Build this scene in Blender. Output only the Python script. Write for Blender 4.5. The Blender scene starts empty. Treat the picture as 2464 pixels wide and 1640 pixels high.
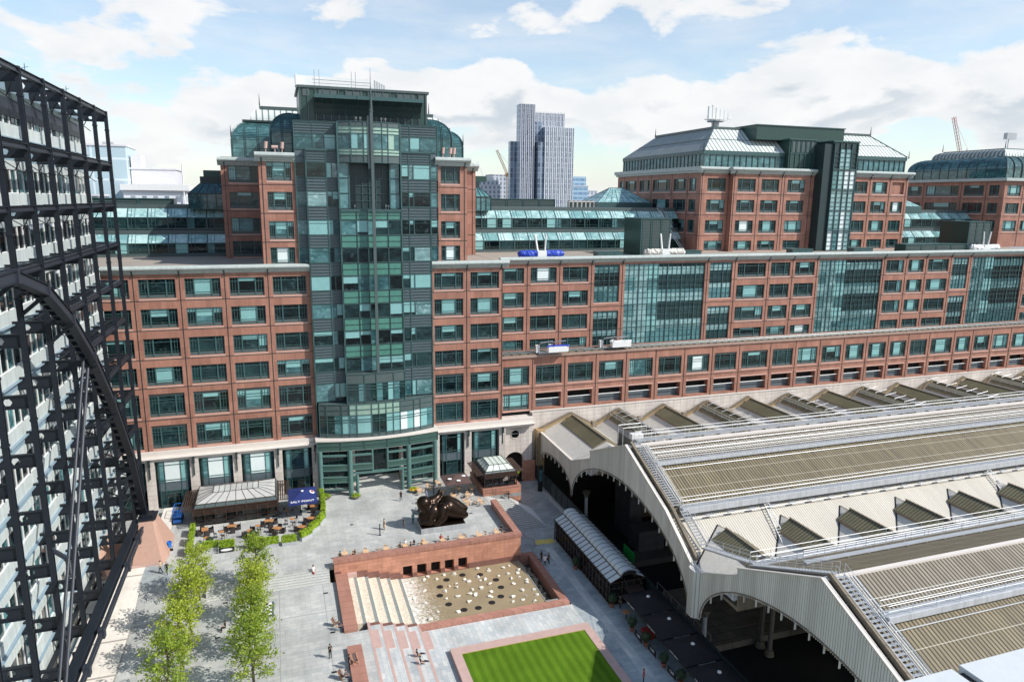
import bpy, bmesh, math, random
from mathutils import Vector, Matrix
R = math.radians
rnd = random.Random(7)
scene = bpy.context.scene
COL = scene.collection

# ------------------------------------------------------------------ helpers
def link(o):
    COL.objects.link(o)
    return o

def thing(name, label, cat, loc=(0, 0, 0), group=None, rz=0.0):
    o = bpy.data.objects.new(name, None)
    o.empty_display_size = 0.2
    link(o)
    o.location = loc
    o.rotation_euler = (0, 0, rz)
    o['label'] = label
    o['category'] = cat
    if group: o['group'] = group
    return o

def tag(o, label, cat, group=None):
    o['label'] = label
    o['category'] = cat
    if group: o['group'] = group
    return o

def struct(o):
    o['kind'] = 'structure'
    return o

class MB:
    def __init__(s):
        s.v = []; s.f = []; s.m = []
    def poly(s, pts, mi=0):
        n = len(s.v)
        s.v.extend([tuple(p) for p in pts])
        s.f.append(tuple(range(n, n + len(pts))))
        s.m.append(mi)
    def box(s, x0, x1, y0, y1, z0, z1, mi=0, skip=''):
        n = len(s.v)
        s.v += [(x0, y0, z0), (x1, y0, z0), (x1, y1, z0), (x0, y1, z0), (x0, y0, z1), (x1, y0, z1), (x1, y1, z1), (x0, y1, z1)]
        fs = {'b': (0, 3, 2, 1), 't': (4, 5, 6, 7), 'f': (0, 1, 5, 4), 'r': (1, 2, 6, 5), 'k': (2, 3, 7, 6), 'l': (3, 0, 4, 7)}
        for k, f in fs.items():
            if k in skip: continue
            s.f.append(tuple(n + i for i in f)); s.m.append(mi)
    def beam(s, p0, p1, w, h, mi=0, up=(0, 0, 1)):
        p0 = Vector(p0); p1 = Vector(p1); d = (p1 - p0)
        if d.length < 1e-6: return
        d.normalize(); u = Vector(up)
        if abs(d.dot(u)) > 0.99: u = Vector((0, 1, 0))
        a = d.cross(u).normalized() * (w / 2); b = a.cross(d).normalized() * (h / 2)
        n = len(s.v)
        for p in (p0, p1):
            for q in (-a - b, a - b, a + b, -a + b): s.v.append(tuple(p + q))
        for f in ((0, 1, 2, 3), (4, 7, 6, 5), (0, 4, 5, 1), (1, 5, 6, 2), (2, 6, 7, 3), (3, 7, 4, 0)):
            s.f.append(tuple(n + i for i in f)); s.m.append(mi)
    def cyl(s, p0, p1, r, n=8, mi=0, r2=None, cap=True):
        p0 = Vector(p0); p1 = Vector(p1); d = (p1 - p0)
        if d.length < 1e-6: return
        d.normalize(); u = Vector((0, 0, 1)) if abs(d.z) < 0.99 else Vector((1, 0, 0))
        a = d.cross(u).normalized(); b = d.cross(a)
        r2 = r if r2 is None else r2
        k = len(s.v)
        for p, rr in ((p0, r), (p1, r2)):
            for i in range(n):
                t = 2 * math.pi * i / n
                s.v.append(tuple(p + (a * math.cos(t) + b * math.sin(t)) * rr))
        for i in range(n):
            j = (i + 1) % n
            s.f.append((k + i, k + n + i, k + n + j, k + j)); s.m.append(mi)
        if cap:
            s.f.append(tuple(k + i for i in range(n))); s.m.append(mi)
            s.f.append(tuple(k + n + i for i in reversed(range(n)))); s.m.append(mi)
    def tube(s, pts, r, n=6, mi=0):
        for a, b in zip(pts[:-1], pts[1:]): s.cyl(a, b, r, n, mi)
    def lathe(s, c, prof, n=16, mi=0, sx=1, sy=1):
        k = len(s.v)
        for r, z in prof:
            for i in range(n):
                t = 2 * math.pi * i / n
                s.v.append((c[0] + r * math.cos(t) * sx, c[1] + r * math.sin(t) * sy, c[2] + z))
        for j in range(len(prof) - 1):
            for i in range(n):
                q = (i + 1) % n
                s.f.append((k + j * n + i, k + j * n + q, k + (j + 1) * n + q, k + (j + 1) * n + i)); s.m.append(mi)
    def extrude_x(s, prof, x0, x1, mi=0, cap=True):
        """profile of (y, z) swept along x"""
        n = len(prof); k = len(s.v)
        for x in (x0, x1):
            for y, z in prof: s.v.append((x, y, z))
        for i in range(n):
            j = (i + 1) % n
            s.f.append((k + i, k + j, k + n + j, k + n + i)); s.m.append(mi)
        if cap:
            s.f.append(tuple(k + i for i in reversed(range(n)))); s.m.append(mi)
            s.f.append(tuple(k + n + i for i in range(n))); s.m.append(mi)
    def blob(s, c, r, mi=0, n=10, m=7, ax=(1, 1, 1), jit=0.0, rn=None):
        k = len(s.v)
        for j in range(m + 1):
            p = math.pi * j / m
            for i in range(n):
                t = 2 * math.pi * i / n
                q = 1 + (rn.uniform(-jit, jit) if rn and 0 < j < m else 0)
                s.v.append((c[0] + r * ax[0] * q * math.sin(p) * math.cos(t), c[1] + r * ax[1] * q * math.sin(p) * math.sin(t), c[2] + r * ax[2] * q * math.cos(p)))
        for j in range(m):
            for i in range(n):
                q = (i + 1) % n
                s.f.append((k + j * n + i, k + (j + 1) * n + i, k + (j + 1) * n + q, k + j * n + q)); s.m.append(mi)
    def mesh(s, name, mats, smooth=False):
        me = bpy.data.meshes.new(name)
        me.from_pydata(s.v, [], s.f)
        if not isinstance(mats, (list, tuple)): mats = [mats]
        for m in mats: me.materials.append(m)
        if len(mats) > 1: me.polygons.foreach_set('material_index', s.m)
        if smooth: me.polygons.foreach_set('use_smooth', [True] * len(me.polygons))
        me.update()
        return me
    def build(s, name, mats, parent=None, smooth=False):
        """coordinates are world coordinates; the parent keeps them in place"""
        o = bpy.data.objects.new(name, s.mesh(name, mats, smooth))
        link(o)
        if parent is not None: adopt(o, parent)
        return o

def root_matrix(p):
    m = Matrix.Translation(p.location) @ p.rotation_euler.to_matrix().to_4x4()
    if p.parent: m = root_matrix(p.parent) @ p.matrix_parent_inverse @ m
    return m

def adopt(o, p):
    o.parent = p
    o.matrix_parent_inverse = root_matrix(p).inverted()
    return o

def inst(name, me, loc, parent=None, rz=0.0, world=True, sc=None):
    o = bpy.data.objects.new(name, me)
    link(o)
    o.location = loc
    o.rotation_euler = (0, 0, rz)
    if sc: o.scale = sc
    if parent is not None:
        if world: adopt(o, parent)
        else: o.parent = parent
    return o

def copy_thing(src, loc, rz=0.0, label=None, sc=None):
    r = src.copy(); link(r)
    r.location = loc; r.rotation_euler = (0, 0, rz)
    if sc: r.scale = sc
    if label: r['label'] = label
    for ch in src.children:
        c = ch.copy(); link(c); c.parent = r
        for g in ch.children:
            d = g.copy(); link(d); d.parent = c
    return r

# ------------------------------------------------------------------ materials
MATS = {}
def new_mat(name):
    m = bpy.data.materials.new(name); m.use_nodes = True
    nt = m.node_tree
    b = nt.nodes['Principled BSDF']
    return m, nt, b

def N(nt, t, **k):
    n = nt.nodes.new(t)
    for a, v in k.items():
        if a.startswith('i_'): n.inputs[a[2:].replace('_', ' ')].default_value = v
        else: setattr(n, a, v)
    return n

def c4(c, f=1.0): return (c[0] * f, c[1] * f, c[2] * f, 1)

def noisy(name, col, rough=0.6, scale=0.5, amt=0.18, metal=0.0, spec=0.5, scale2=6.0, bump=0.0, coat=0.0, grime=0.0):
    """base colour broken up by two world-space noises"""
    m, nt, b = new_mat(name)
    geo = N(nt, 'ShaderNodeNewGeometry')
    n1 = N(nt, 'ShaderNodeTexNoise', i_Scale=scale, i_Detail=5.0, i_Roughness=0.6)
    n2 = N(nt, 'ShaderNodeTexNoise', i_Scale=scale2, i_Detail=3.0)
    nt.links.new(geo.outputs['Position'], n1.inputs['Vector'])
    nt.links.new(geo.outputs['Position'], n2.inputs['Vector'])
    ad = N(nt, 'ShaderNodeMath', operation='ADD')
    nt.links.new(n1.outputs['Fac'], ad.inputs[0]); nt.links.new(n2.outputs['Fac'], ad.inputs[1])
    mr = N(nt, 'ShaderNodeMapRange'); mr.inputs['From Min'].default_value = 0.6; mr.inputs['From Max'].default_value = 1.4
    mr.inputs['To Min'].default_value = 1 - amt; mr.inputs['To Max'].default_value = 1 + amt
    nt.links.new(ad.outputs[0], mr.inputs['Value'])
    mx = N(nt, 'ShaderNodeVectorMath', operation='SCALE')
    mx.inputs[0].default_value = col[:3]
    nt.links.new(mr.outputs[0], mx.inputs['Scale'])
    out = mx.outputs[0]
    if grime:
        # darker streaks running down
        mp = N(nt, 'ShaderNodeMapping'); mp.inputs['Scale'].default_value = (2.5, 2.5, 0.15)
        nt.links.new(geo.outputs['Position'], mp.inputs['Vector'])
        n3 = N(nt, 'ShaderNodeTexNoise', i_Scale=1.0, i_Detail=4.0)
        nt.links.new(mp.outputs[0], n3.inputs['Vector'])
        mr3 = N(nt, 'ShaderNodeMapRange'); mr3.inputs['From Min'].default_value = 0.45; mr3.inputs['From Max'].default_value = 0.75
        mr3.inputs['To Min'].default_value = 1; mr3.inputs['To Max'].default_value = 1 - grime
        nt.links.new(n3.outputs['Fac'], mr3.inputs['Value'])
        m3 = N(nt, 'ShaderNodeVectorMath', operation='SCALE')
        nt.links.new(out, m3.inputs[0]); nt.links.new(mr3.outputs[0], m3.inputs['Scale'])
        out = m3.outputs[0]
    nt.links.new(out, b.inputs['Base Color'])
    b.inputs['Roughness'].default_value = rough
    b.inputs['Metallic'].default_value = metal
    b.inputs['Specular IOR Level'].default_value = spec
    if coat: b.inputs['Coat Weight'].default_value = coat
    if bump:
        bp = N(nt, 'ShaderNodeBump', i_Strength=bump, i_Distance=0.05)
        nt.links.new(n2.outputs['Fac'], bp.inputs['Height']); nt.links.new(bp.outputs[0], b.inputs['Normal'])
    MATS[name] = m
    return m

def slabs(name, col, col2, joint, bw, bh, mode='wall', mortar=0.02, rough=0.6, off=0.5, amt=0.15, bias=0.0, scale=0.35, spec=0.4, squash=1.0):
    """stone or paving in courses; mode wall maps (x+y, z), floor maps (x, y), floor_t maps (y, x)"""
    m, nt, b = new_mat(name)
    geo = N(nt, 'ShaderNodeNewGeometry')
    sep = N(nt, 'ShaderNodeSeparateXYZ'); nt.links.new(geo.outputs['Position'], sep.inputs[0])
    cmb = N(nt, 'ShaderNodeCombineXYZ')
    if mode == 'wall':
        ad = N(nt, 'ShaderNodeMath', operation='ADD')
        nt.links.new(sep.outputs[0], ad.inputs[0]); nt.links.new(sep.outputs[1], ad.inputs[1])
        nt.links.new(ad.outputs[0], cmb.inputs[0]); nt.links.new(sep.outputs[2], cmb.inputs[1])
    elif mode == 'floor':
        nt.links.new(sep.outputs[0], cmb.inputs[0]); nt.links.new(sep.outputs[1], cmb.inputs[1])
    else:
        nt.links.new(sep.outputs[1], cmb.inputs[0]); nt.links.new(sep.outputs[0], cmb.inputs[1])
    br = N(nt, 'ShaderNodeTexBrick', i_Scale=1.0)
    br.offset = off; br.squash = squash
    br.inputs['Color1'].default_value = c4(col); br.inputs['Color2'].default_value = c4(col2); br.inputs['Mortar'].default_value = c4(joint)
    br.inputs['Mortar Size'].default_value = mortar; br.inputs['Mortar Smooth'].default_value = 0.1; br.inputs['Bias'].default_value = bias
    br.inputs['Brick Width'].default_value = bw; br.inputs['Row Height'].default_value = bh
    nt.links.new(cmb.outputs[0], br.inputs['Vector'])
    n1 = N(nt, 'ShaderNodeTexNoise', i_Scale=scale, i_Detail=6.0, i_Roughness=0.65)
    nt.links.new(geo.outputs['Position'], n1.inputs['Vector'])
    mr = N(nt, 'ShaderNodeMapRange'); mr.inputs['From Min'].default_value = 0.3; mr.inputs['From Max'].default_value = 0.7
    mr.inputs['To Min'].default_value = 1 - amt; mr.inputs['To Max'].default_value = 1 + amt
    nt.links.new(n1.outputs['Fac'], mr.inputs['Value'])
    sc = N(nt, 'ShaderNodeVectorMath', operation='SCALE')
    nt.links.new(br.outputs['Color'], sc.inputs[0]); nt.links.new(mr.outputs[0], sc.inputs['Scale'])
    out = sc.outputs[0]
    # rain streaks on walls, worn and stained patches on paving
    mp = N(nt, 'ShaderNodeMapping'); mp.inputs['Scale'].default_value = (1.4, 1.4, 0.14) if mode == 'wall' else (0.5, 0.18, 1)
    nt.links.new(geo.outputs['Position'], mp.inputs['Vector'])
    n3 = N(nt, 'ShaderNodeTexNoise', i_Scale=1.0, i_Detail=7.0, i_Roughness=0.7); nt.links.new(mp.outputs[0], n3.inputs['Vector'])
    r3 = N(nt, 'ShaderNodeMapRange'); r3.inputs['From Min'].default_value = 0.35; r3.inputs['From Max'].default_value = 0.7
    r3.inputs['To Min'].default_value = 1.08; r3.inputs['To Max'].default_value = 0.80
    nt.links.new(n3.outputs['Fac'], r3.inputs['Value'])
    s3 = N(nt, 'ShaderNodeVectorMath', operation='SCALE'); nt.links.new(out, s3.inputs[0]); nt.links.new(r3.outputs[0], s3.inputs['Scale'])
    nt.links.new(s3.outputs[0], b.inputs['Base Color'])
    b.inputs['Roughness'].default_value = rough
    b.inputs['Specular IOR Level'].default_value = spec
    MATS[name] = m
    return m

def striped(name, col, dark, axis, period, duty=0.22, rough=0.6, amt=0.25, scale=0.25, tint=None, soft=0.08, streak=None, cross=None):
    """corrugated sheeting or boards: narrow dark stripes across world axis"""
    m, nt, b = new_mat(name)
    geo = N(nt, 'ShaderNodeNewGeometry')
    sep = N(nt, 'ShaderNodeSeparateXYZ'); nt.links.new(geo.outputs['Position'], sep.inputs[0])
    def stripe(ax, per, dt, sf):
        d = N(nt, 'ShaderNodeMath', operation='DIVIDE'); d.inputs[1].default_value = per
        nt.links.new(sep.outputs[ax], d.inputs[0])
        fr = N(nt, 'ShaderNodeMath', operation='FRACT'); nt.links.new(d.outputs[0], fr.inputs[0])
        s1 = N(nt, 'ShaderNodeMapRange', interpolation_type='SMOOTHSTEP')
        s1.inputs['From Min'].default_value = dt - sf; s1.inputs['From Max'].default_value = dt + sf
        nt.links.new(fr.outputs[0], s1.inputs['Value'])
        s2 = N(nt, 'ShaderNodeMapRange', interpolation_type='SMOOTHSTEP')
        s2.inputs['From Min'].default_value = 1 - sf; s2.inputs['From Max'].default_value = 1.0
        s2.inputs['To Min'].default_value = 1.0; s2.inputs['To Max'].default_value = 0.0
        nt.links.new(fr.outputs[0], s2.inputs['Value'])
        mu = N(nt, 'ShaderNodeMath', operation='MULTIPLY')
        nt.links.new(s1.outputs[0], mu.inputs[0]); nt.links.new(s2.outputs[0], mu.inputs[1])
        return mu.outputs[0]
    f = stripe(axis, period, duty, soft)
    mp = N(nt, 'ShaderNodeMapping')
    if streak: mp.inputs['Scale'].default_value = streak
    nt.links.new(geo.outputs['Position'], mp.inputs['Vector'])
    n1 = N(nt, 'ShaderNodeTexNoise', i_Scale=scale, i_Detail=6.0, i_Roughness=0.7)
    nt.links.new(mp.outputs[0], n1.inputs['Vector'])
    mr = N(nt, 'ShaderNodeMapRange'); mr.inputs['From Min'].default_value = 0.3; mr.inputs['From Max'].default_value = 0.7
    nt.links.new(n1.outputs['Fac'], mr.inputs['Value'])
    mc = N(nt, 'ShaderNodeMixRGB')
    mc.inputs[1].default_value = c4(col, 1 - amt); mc.inputs[2].default_value = c4(tint or col, 1 + amt)
    nt.links.new(mr.outputs[0], mc.inputs[0])
    mx = N(nt, 'ShaderNodeMixRGB'); mx.inputs[1].default_value = c4(dark)
    nt.links.new(f, mx.inputs[0]); nt.links.new(mc.outputs[0], mx.inputs[2])
    out = mx.outputs[0]
    if cross:
        g = stripe(cross[0], cross[1], cross[2], 0.01)
        m2 = N(nt, 'ShaderNodeMixRGB'); m2.inputs[1].default_value = c4(cross[3])
        nt.links.new(g, m2.inputs[0]); nt.links.new(out, m2.inputs[2]); out = m2.outputs[0]
    nt.links.new(out, b.inputs['Base Color'])
    bp = N(nt, 'ShaderNodeBump', i_Strength=0.6, i_Distance=0.06)
    nt.links.new(f, bp.inputs['Height']); nt.links.new(bp.outputs[0], b.inputs['Normal'])
    b.inputs['Roughness'].default_value = rough
    b.inputs['Specular IOR Level'].default_value = 0.3
    MATS[name] = m
    return m

def glass(name, col, col2, rough=0.06, spec=0.8, scale=0.35, bump=0.02):
    """window glass seen from outside: dark reflective sheet with uneven interior"""
    m, nt, b = new_mat(name)
    geo = N(nt, 'ShaderNodeNewGeometry')
    oi = N(nt, 'ShaderNodeObjectInfo')
    mp = N(nt, 'ShaderNodeMapping'); mp.inputs['Scale'].default_value = (1.0, 1.0, 2.2)
    nt.links.new(geo.outputs['Position'], mp.inputs['Vector'])
    n1 = N(nt, 'ShaderNodeTexNoise', i_Scale=scale, i_Detail=5.0, i_Roughness=0.7)
    nt.links.new(mp.outputs[0], n1.inputs['Vector'])
    ad = N(nt, 'ShaderNodeMath', operation='MULTIPLY_ADD'); ad.inputs[1].default_value = 0.35; 
    nt.links.new(oi.outputs['Random'], ad.inputs[0]); nt.links.new(n1.outputs['Fac'], ad.inputs[2])
    mr = N(nt, 'ShaderNodeMapRange', interpolation_type='SMOOTHSTEP'); mr.inputs['From Min'].default_value = 0.45; mr.inputs['From Max'].default_value = 0.95
    nt.links.new(ad.outputs[0], mr.inputs['Value'])
    mx = N(nt, 'ShaderNodeMixRGB'); mx.inputs[1].default_value = c4(col); mx.inputs[2].default_value = c4(col2)
    nt.links.new(mr.outputs[0], mx.inputs[0])
    # scattered pale things inside the rooms
    n4 = N(nt, 'ShaderNodeTexNoise', i_Scale=1.5, i_Detail=1.0); nt.links.new(geo.outputs['Position'], n4.inputs['Vector'])
    r4 = N(nt, 'ShaderNodeMapRange'); r4.inputs['From Min'].default_value = 0.60; r4.inputs['From Max'].default_value = 0.74; r4.inputs['To Max'].default_value = 0.35
    nt.links.new(n4.outputs['Fac'], r4.inputs['Value'])
    m4 = N(nt, 'ShaderNodeMixRGB'); m4.inputs[2].default_value = (col2[0] * 2.2 + .04, col2[1] * 2.0 + .04, col2[2] * 2.0 + .04, 1)
    nt.links.new(r4.outputs[0], m4.inputs[0]); nt.links.new(mx.outputs[0], m4.inputs[1])
    nt.links.new(m4.outputs[0], b.inputs['Base Color'])
    b.inputs['Roughness'].default_value = rough
    b.inputs['Specular IOR Level'].default_value = spec
    n2 = N(nt, 'ShaderNodeTexNoise', i_Scale=0.8, i_Detail=1.0)
    nt.links.new(geo.outputs['Position'], n2.inputs['Vector'])
    bp = N(nt, 'ShaderNodeBump', i_Strength=bump * 5, i_Distance=0.05)
    nt.links.new(n2.outputs['Fac'], bp.inputs['Height']); nt.links.new(bp.outputs[0], b.inputs['Normal'])
    MATS[name] = m
    return m

# ---- palette
GRANITE = slabs('red_granite', (0.425, 0.207, 0.148), (0.335, 0.158, 0.112), (0.20, 0.095, 0.072), 1.52, 1.45, mortar=0.012, off=0.0, amt=0.10, rough=0.55)
GRANITE_PALE = noisy('pale_granite', (0.56, 0.34, 0.275), 0.5, 0.8, 0.10)
SANDSTONE = slabs('terracotta_stone', (0.56, 0.27, 0.18), (0.45, 0.21, 0.138), (0.33, 0.15, 0.10), 1.25, 0.45, mortar=0.012, amt=0.14, rough=0.7)
CAPSTONE = slabs('brown_granite_cap', (0.36, 0.165, 0.12), (0.33, 0.15, 0.11), (0.10, 0.05, 0.04), 1.5, 30.0, mode='wall', mortar=0.02, off=0.0, amt=0.1)
PINK = noisy('pink_granite', (0.52, 0.355, 0.31), 0.65, 1.2, 0.14, scale2=25)
DARKPINK = noisy('wet_brown_granite', (0.20, 0.095, 0.075), 0.4, 1.2, 0.2, scale2=12)
CREAM = slabs('cream_limestone', (0.66, 0.60, 0.54), (0.62, 0.55, 0.49), (0.30, 0.26, 0.23), 1.52, 0.78, mortar=0.016, off=0.0, amt=0.09, rough=0.7)
CREAM_PLAIN = noisy('cream_stone_trim', (0.68, 0.62, 0.56), 0.65, 0.6, 0.08)
CORNICE = noisy('grey_white_cornice', (0.46, 0.51, 0.48), 0.45, 0.4, 0.10, scale2=2, grime=0.15)
STEEL_DK = noisy('dark_green_steel', (0.022, 0.042, 0.044), 0.4, 1.0, 0.2)
STEEL_TL = noisy('teal_steel', (0.050, 0.105, 0.105), 0.35, 0.8, 0.15)
STEEL_GR = noisy('green_panel', (0.028, 0.068, 0.056), 0.35, 0.6, 0.12)
STEEL_BG = noisy('blue_grey_louvre', (0.105, 0.135, 0.15), 0.4, 0.8, 0.12)
STEEL_MID = noisy('grey_green_metal', (0.085, 0.115, 0.115), 0.4, 0.8, 0.12)
TEAL_LT = noisy('portico_teal', (0.095, 0.185, 0.17), 0.35, 0.8, 0.12)
GREEN_LT = noisy('portico_green', (0.050, 0.105, 0.085), 0.35, 0.8, 0.12)
JADE = noisy('jade_glass_panel', (0.085, 0.235, 0.19), 0.18, 0.5, 0.16, scale2=1.5)
WIN_FR = noisy('teal_window_frame', (0.055, 0.12, 0.12), 0.35, 1.0, 0.15)
GUTTER = noisy('white_gutter', (0.52, 0.53, 0.54), 0.5, 0.8, 0.12, grime=0.25)
JADE_PALE = noisy('pale_jade_panel', (0.30, 0.44, 0.36), 0.2, 0.5, 0.12, scale2=1.5)
GL_DARK = glass('dark_window_glass', (0.003, 0.006, 0.007), (0.022, 0.055, 0.058), 0.04, 0.42)
GL_TEAL = glass('teal_window_glass', (0.02, 0.075, 0.085), (0.12, 0.27, 0.28), 0.06, 0.6)
GL_BLIND = noisy('blind_behind_glass', (0.24, 0.47, 0.46), 0.12, 0.7, 0.10, spec=0.6, scale2=3)
GL_BRIGHT = noisy('white_blind', (0.74, 0.82, 0.80), 0.2, 0.7, 0.05)
GL_ROOF = glass('rooflight_glass', (0.16, 0.33, 0.33), (0.48, 0.66, 0.64), 0.10, 0.7, scale=0.6)
GL_ATR = glass('atrium_glass', (0.06, 0.15, 0.155), (0.28, 0.45, 0.45), 0.08, 0.8, scale=0.25)
EXO = noisy('dark_slate_painted_steel', (0.012, 0.016, 0.023), 0.42, 1.0, 0.15, spec=0.5)
EXO_LT = noisy('worn_slate_steel', (0.030, 0.035, 0.048), 0.42, 1.0, 0.12)
WHITEPANEL = slabs('pale_cladding', (0.55, 0.60, 0.58), (0.52, 0.57, 0.56), (0.26, 0.30, 0.31), 2.28, 50, mode='wall', mortar=0.012, off=0.0, amt=0.05, rough=0.35)
BLUEPANEL = noisy('pale_blue_ledge', (0.24, 0.33, 0.39), 0.4, 0.6, 0.12)
PAVE = slabs('grey_granite_paving', (0.51, 0.505, 0.475), (0.42, 0.43, 0.415), (0.32, 0.32, 0.30), 1.2, 0.6, mode='floor', mortar=0.016, amt=0.20, rough=0.6, scale=0.12)
PAVE_L = slabs('light_granite_paving', (0.60, 0.60, 0.57), (0.46, 0.495, 0.50), (0.36, 0.37, 0.36), 1.0, 0.5, mode='floor_t', mortar=0.015, amt=0.15, rough=0.6, scale=0.2)
PAVE_M = slabs('blue_grey_slate_paving', (0.44, 0.48, 0.48), (0.31, 0.36, 0.38), (0.24, 0.26, 0.27), 1.2, 0.6, mode='floor', mortar=0.014, amt=0.18, rough=0.55, scale=0.15)
PAVE_W = slabs('cream_paving', (0.80, 0.74, 0.66), (0.78, 0.72, 0.64), (0.72, 0.66, 0.58), 0.9, 0.45, mode='floor', mortar=0.02, amt=0.05, rough=0.7)
STEPS = noisy('step_granite', (0.50, 0.50, 0.47), 0.6, 0.9, 0.14)
STEPS_NOSE_SHADE = noisy('step_nosing_shade', (0.16, 0.16, 0.16), 0.6, 1, 0.1)  # dark nosing strips, widened on the lane stair to paint in riser shade
ROOF_OLIVE = striped('olive_corrugated_sheet', (0.185, 0.152, 0.100), (0.05, 0.042, 0.032), 0, 0.42, 0.28, tint=(0.25, 0.205, 0.12), streak=(3.0, 0.25, 0.25), scale=0.5, amt=0.22, cross=(1, 2.2, 0.018, (0.5, 0.46, 0.38)))
ROOF_GREY = striped('grey_corrugated_sheet', (0.215, 0.182, 0.132), (0.055, 0.046, 0.036), 0, 0.42, 0.30, tint=(0.30, 0.26, 0.20), streak=(3.0, 0.25, 0.25), scale=0.5, amt=0.12, cross=(1, 2.2, 0.02, (0.6, 0.58, 0.54)))
ROOF_OLIVE_T = striped('olive_rooflight_sheet', (0.20, 0.18, 0.105), (0.07, 0.062, 0.045), 1, 0.45, 0.25, streak=(1, 1, 1), amt=0.22)
ROOF_CREAM = striped('cream_ribbed_sheet', (0.53, 0.49, 0.415), (0.42, 0.385, 0.325), 0, 0.34, 0.22, tint=(0.62, 0.575, 0.49), streak=(1.5, 0.2, 0.2), amt=0.07)
ROOF_CREAM_T = noisy('cream_flat_sheet', (0.62, 0.59, 0.53), 0.6, 0.6, 0.10, grime=0.15)
ROOF_DIRT_SHADE = noisy('weathered_edge_and_shade', (0.22, 0.18, 0.13), 0.8, 0.8, 0.35)  # brown weathering; on the far nave's eaves strip it stands for shadow
VALANCE = striped('white_boarding', (0.66, 0.64, 0.58), (0.42, 0.40, 0.36), 1, 0.28, 0.18, tint=(0.80, 0.78, 0.72), streak=(1, 3.5, 0.18), amt=0.16)
WHITE = noisy('white_paint', (0.78, 0.78, 0.76), 0.45, 0.8, 0.06, scale2=8)
GALV = noisy('galvanised_steel', (0.44, 0.45, 0.46), 0.4, 1.0, 0.12, metal=0.2)
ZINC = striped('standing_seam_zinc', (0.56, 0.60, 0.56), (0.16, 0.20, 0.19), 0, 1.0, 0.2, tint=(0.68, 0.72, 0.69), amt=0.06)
ZINC_Y_SHADE = striped('standing_seam_zinc_shaded', (0.34, 0.37, 0.35), (0.10, 0.12, 0.12), 1, 1.1, 0.3, tint=(0.42, 0.45, 0.43), amt=0.06)  # same zinc for the side slopes, shaded side put into a darker colour
DECK = noisy('roof_deck', (0.34, 0.29, 0.24), 0.85, 0.25, 0.22)
BRONZE = noisy('dark_bronze', (0.042, 0.027, 0.019), 0.28, 0.9, 0.3, metal=0.85, scale2=2)
PLINTH = slabs('grey_plinth', (0.42, 0.43, 0.43), (0.40, 0.41, 0.41), (0.16, 0.16, 0.16), 1.35, 5.0, mode='wall', mortar=0.015, off=0, amt=0.08)
BLACK = noisy('black_paint', (0.012, 0.012, 0.012), 0.5, 1, 0.2)
BLACKCLOTH = noisy('black_canvas', (0.012, 0.011, 0.012), 0.8, 1, 0.2)
BLUECLOTH = noisy('blue_canvas', (0.016, 0.030, 0.15), 0.7, 1, 0.15)
BROWNCLOTH = noisy('brown_canvas', (0.10, 0.058, 0.052), 0.8, 1, 0.15)
WHITECLOTH = noisy('white_print', (0.85, 0.85, 0.83), 0.7, 1, 0.04)
REDPRINT = noisy('red_print', (0.45, 0.04, 0.03), 0.7, 1, 0.1)
BROWNFRAME = noisy('brown_steel', (0.050, 0.028, 0.020), 0.5, 1, 0.2)
CAFEROOF = noisy('frosted_roof_panel', (0.50, 0.50, 0.48), 0.25, 0.5, 0.12, spec=0.6)
KIOSKROOF = noisy('frosted_green_panel', (0.64, 0.70, 0.62), 0.25, 0.5, 0.1, spec=0.6)
PAVROOF = noisy('grey_roof_panel', (0.62, 0.68, 0.69), 0.35, 0.5, 0.1)
WOOD = noisy('teak', (0.46, 0.22, 0.09), 0.55, 2, 0.2, scale2=9)
WOODPALE = noisy('pale_beech', (0.74, 0.47, 0.26), 0.5, 2, 0.14, scale2=9)
WICKER = noisy('dark_wicker', (0.035, 0.026, 0.022), 0.7, 2, 0.3, scale2=30)
CHROME = noisy('brushed_aluminium', (0.62, 0.62, 0.62), 0.3, 2, 0.1, metal=0.7)
TERRACOTTA = noisy('terracotta_pot', (0.26, 0.10, 0.06), 0.7, 2, 0.2)
BARK = noisy('bark', (0.10, 0.075, 0.05), 0.85, 3, 0.3, scale2=12)
BLUEPLASTIC = noisy('blue_painted_metal', (0.02, 0.16, 0.55), 0.4, 2, 0.1)
TARP = noisy('blue_tarpaulin', (0.02, 0.06, 0.42), 0.5, 2, 0.25, scale2=4, bump=0.6)
ROCK = noisy('pale_rock', (0.74, 0.69, 0.61), 0.8, 2, 0.15, scale2=7, bump=0.5)
ROCK_DK = noisy('brown_rock', (0.30, 0.24, 0.17), 0.8, 2, 0.3, scale2=7, bump=0.5)
GRATE = noisy('black_grate', (0.012, 0.012, 0.012), 0.6, 2, 0.5, scale2=20)
YELLOW = noisy('yellow_mat', (0.72, 0.58, 0.16), 0.7, 2, 0.1)
FLOWER = noisy('yellow_flowers', (0.80, 0.58, 0.02), 0.7, 8, 0.2)
GREEN = noisy('green_sheeting', (0.0, 0.22, 0.03), 0.6, 3, 0.2)
HOARD = slabs('grey_hoarding', (0.075, 0.08, 0.085), (0.07, 0.075, 0.08), (0.13, 0.13, 0.13), 3, 1.25, mode='wall', mortar=0.03, amt=0.15)
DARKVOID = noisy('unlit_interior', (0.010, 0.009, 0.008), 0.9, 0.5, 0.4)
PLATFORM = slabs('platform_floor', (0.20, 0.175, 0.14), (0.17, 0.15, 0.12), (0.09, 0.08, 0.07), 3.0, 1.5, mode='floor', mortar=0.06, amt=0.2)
CRANE_Y = noisy('crane_orange', (0.75, 0.42, 0.14), 0.5, 2, 0.1)
CRANE_R = noisy('crane_red', (0.62, 0.22, 0.20), 0.5, 2, 0.1)

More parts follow.
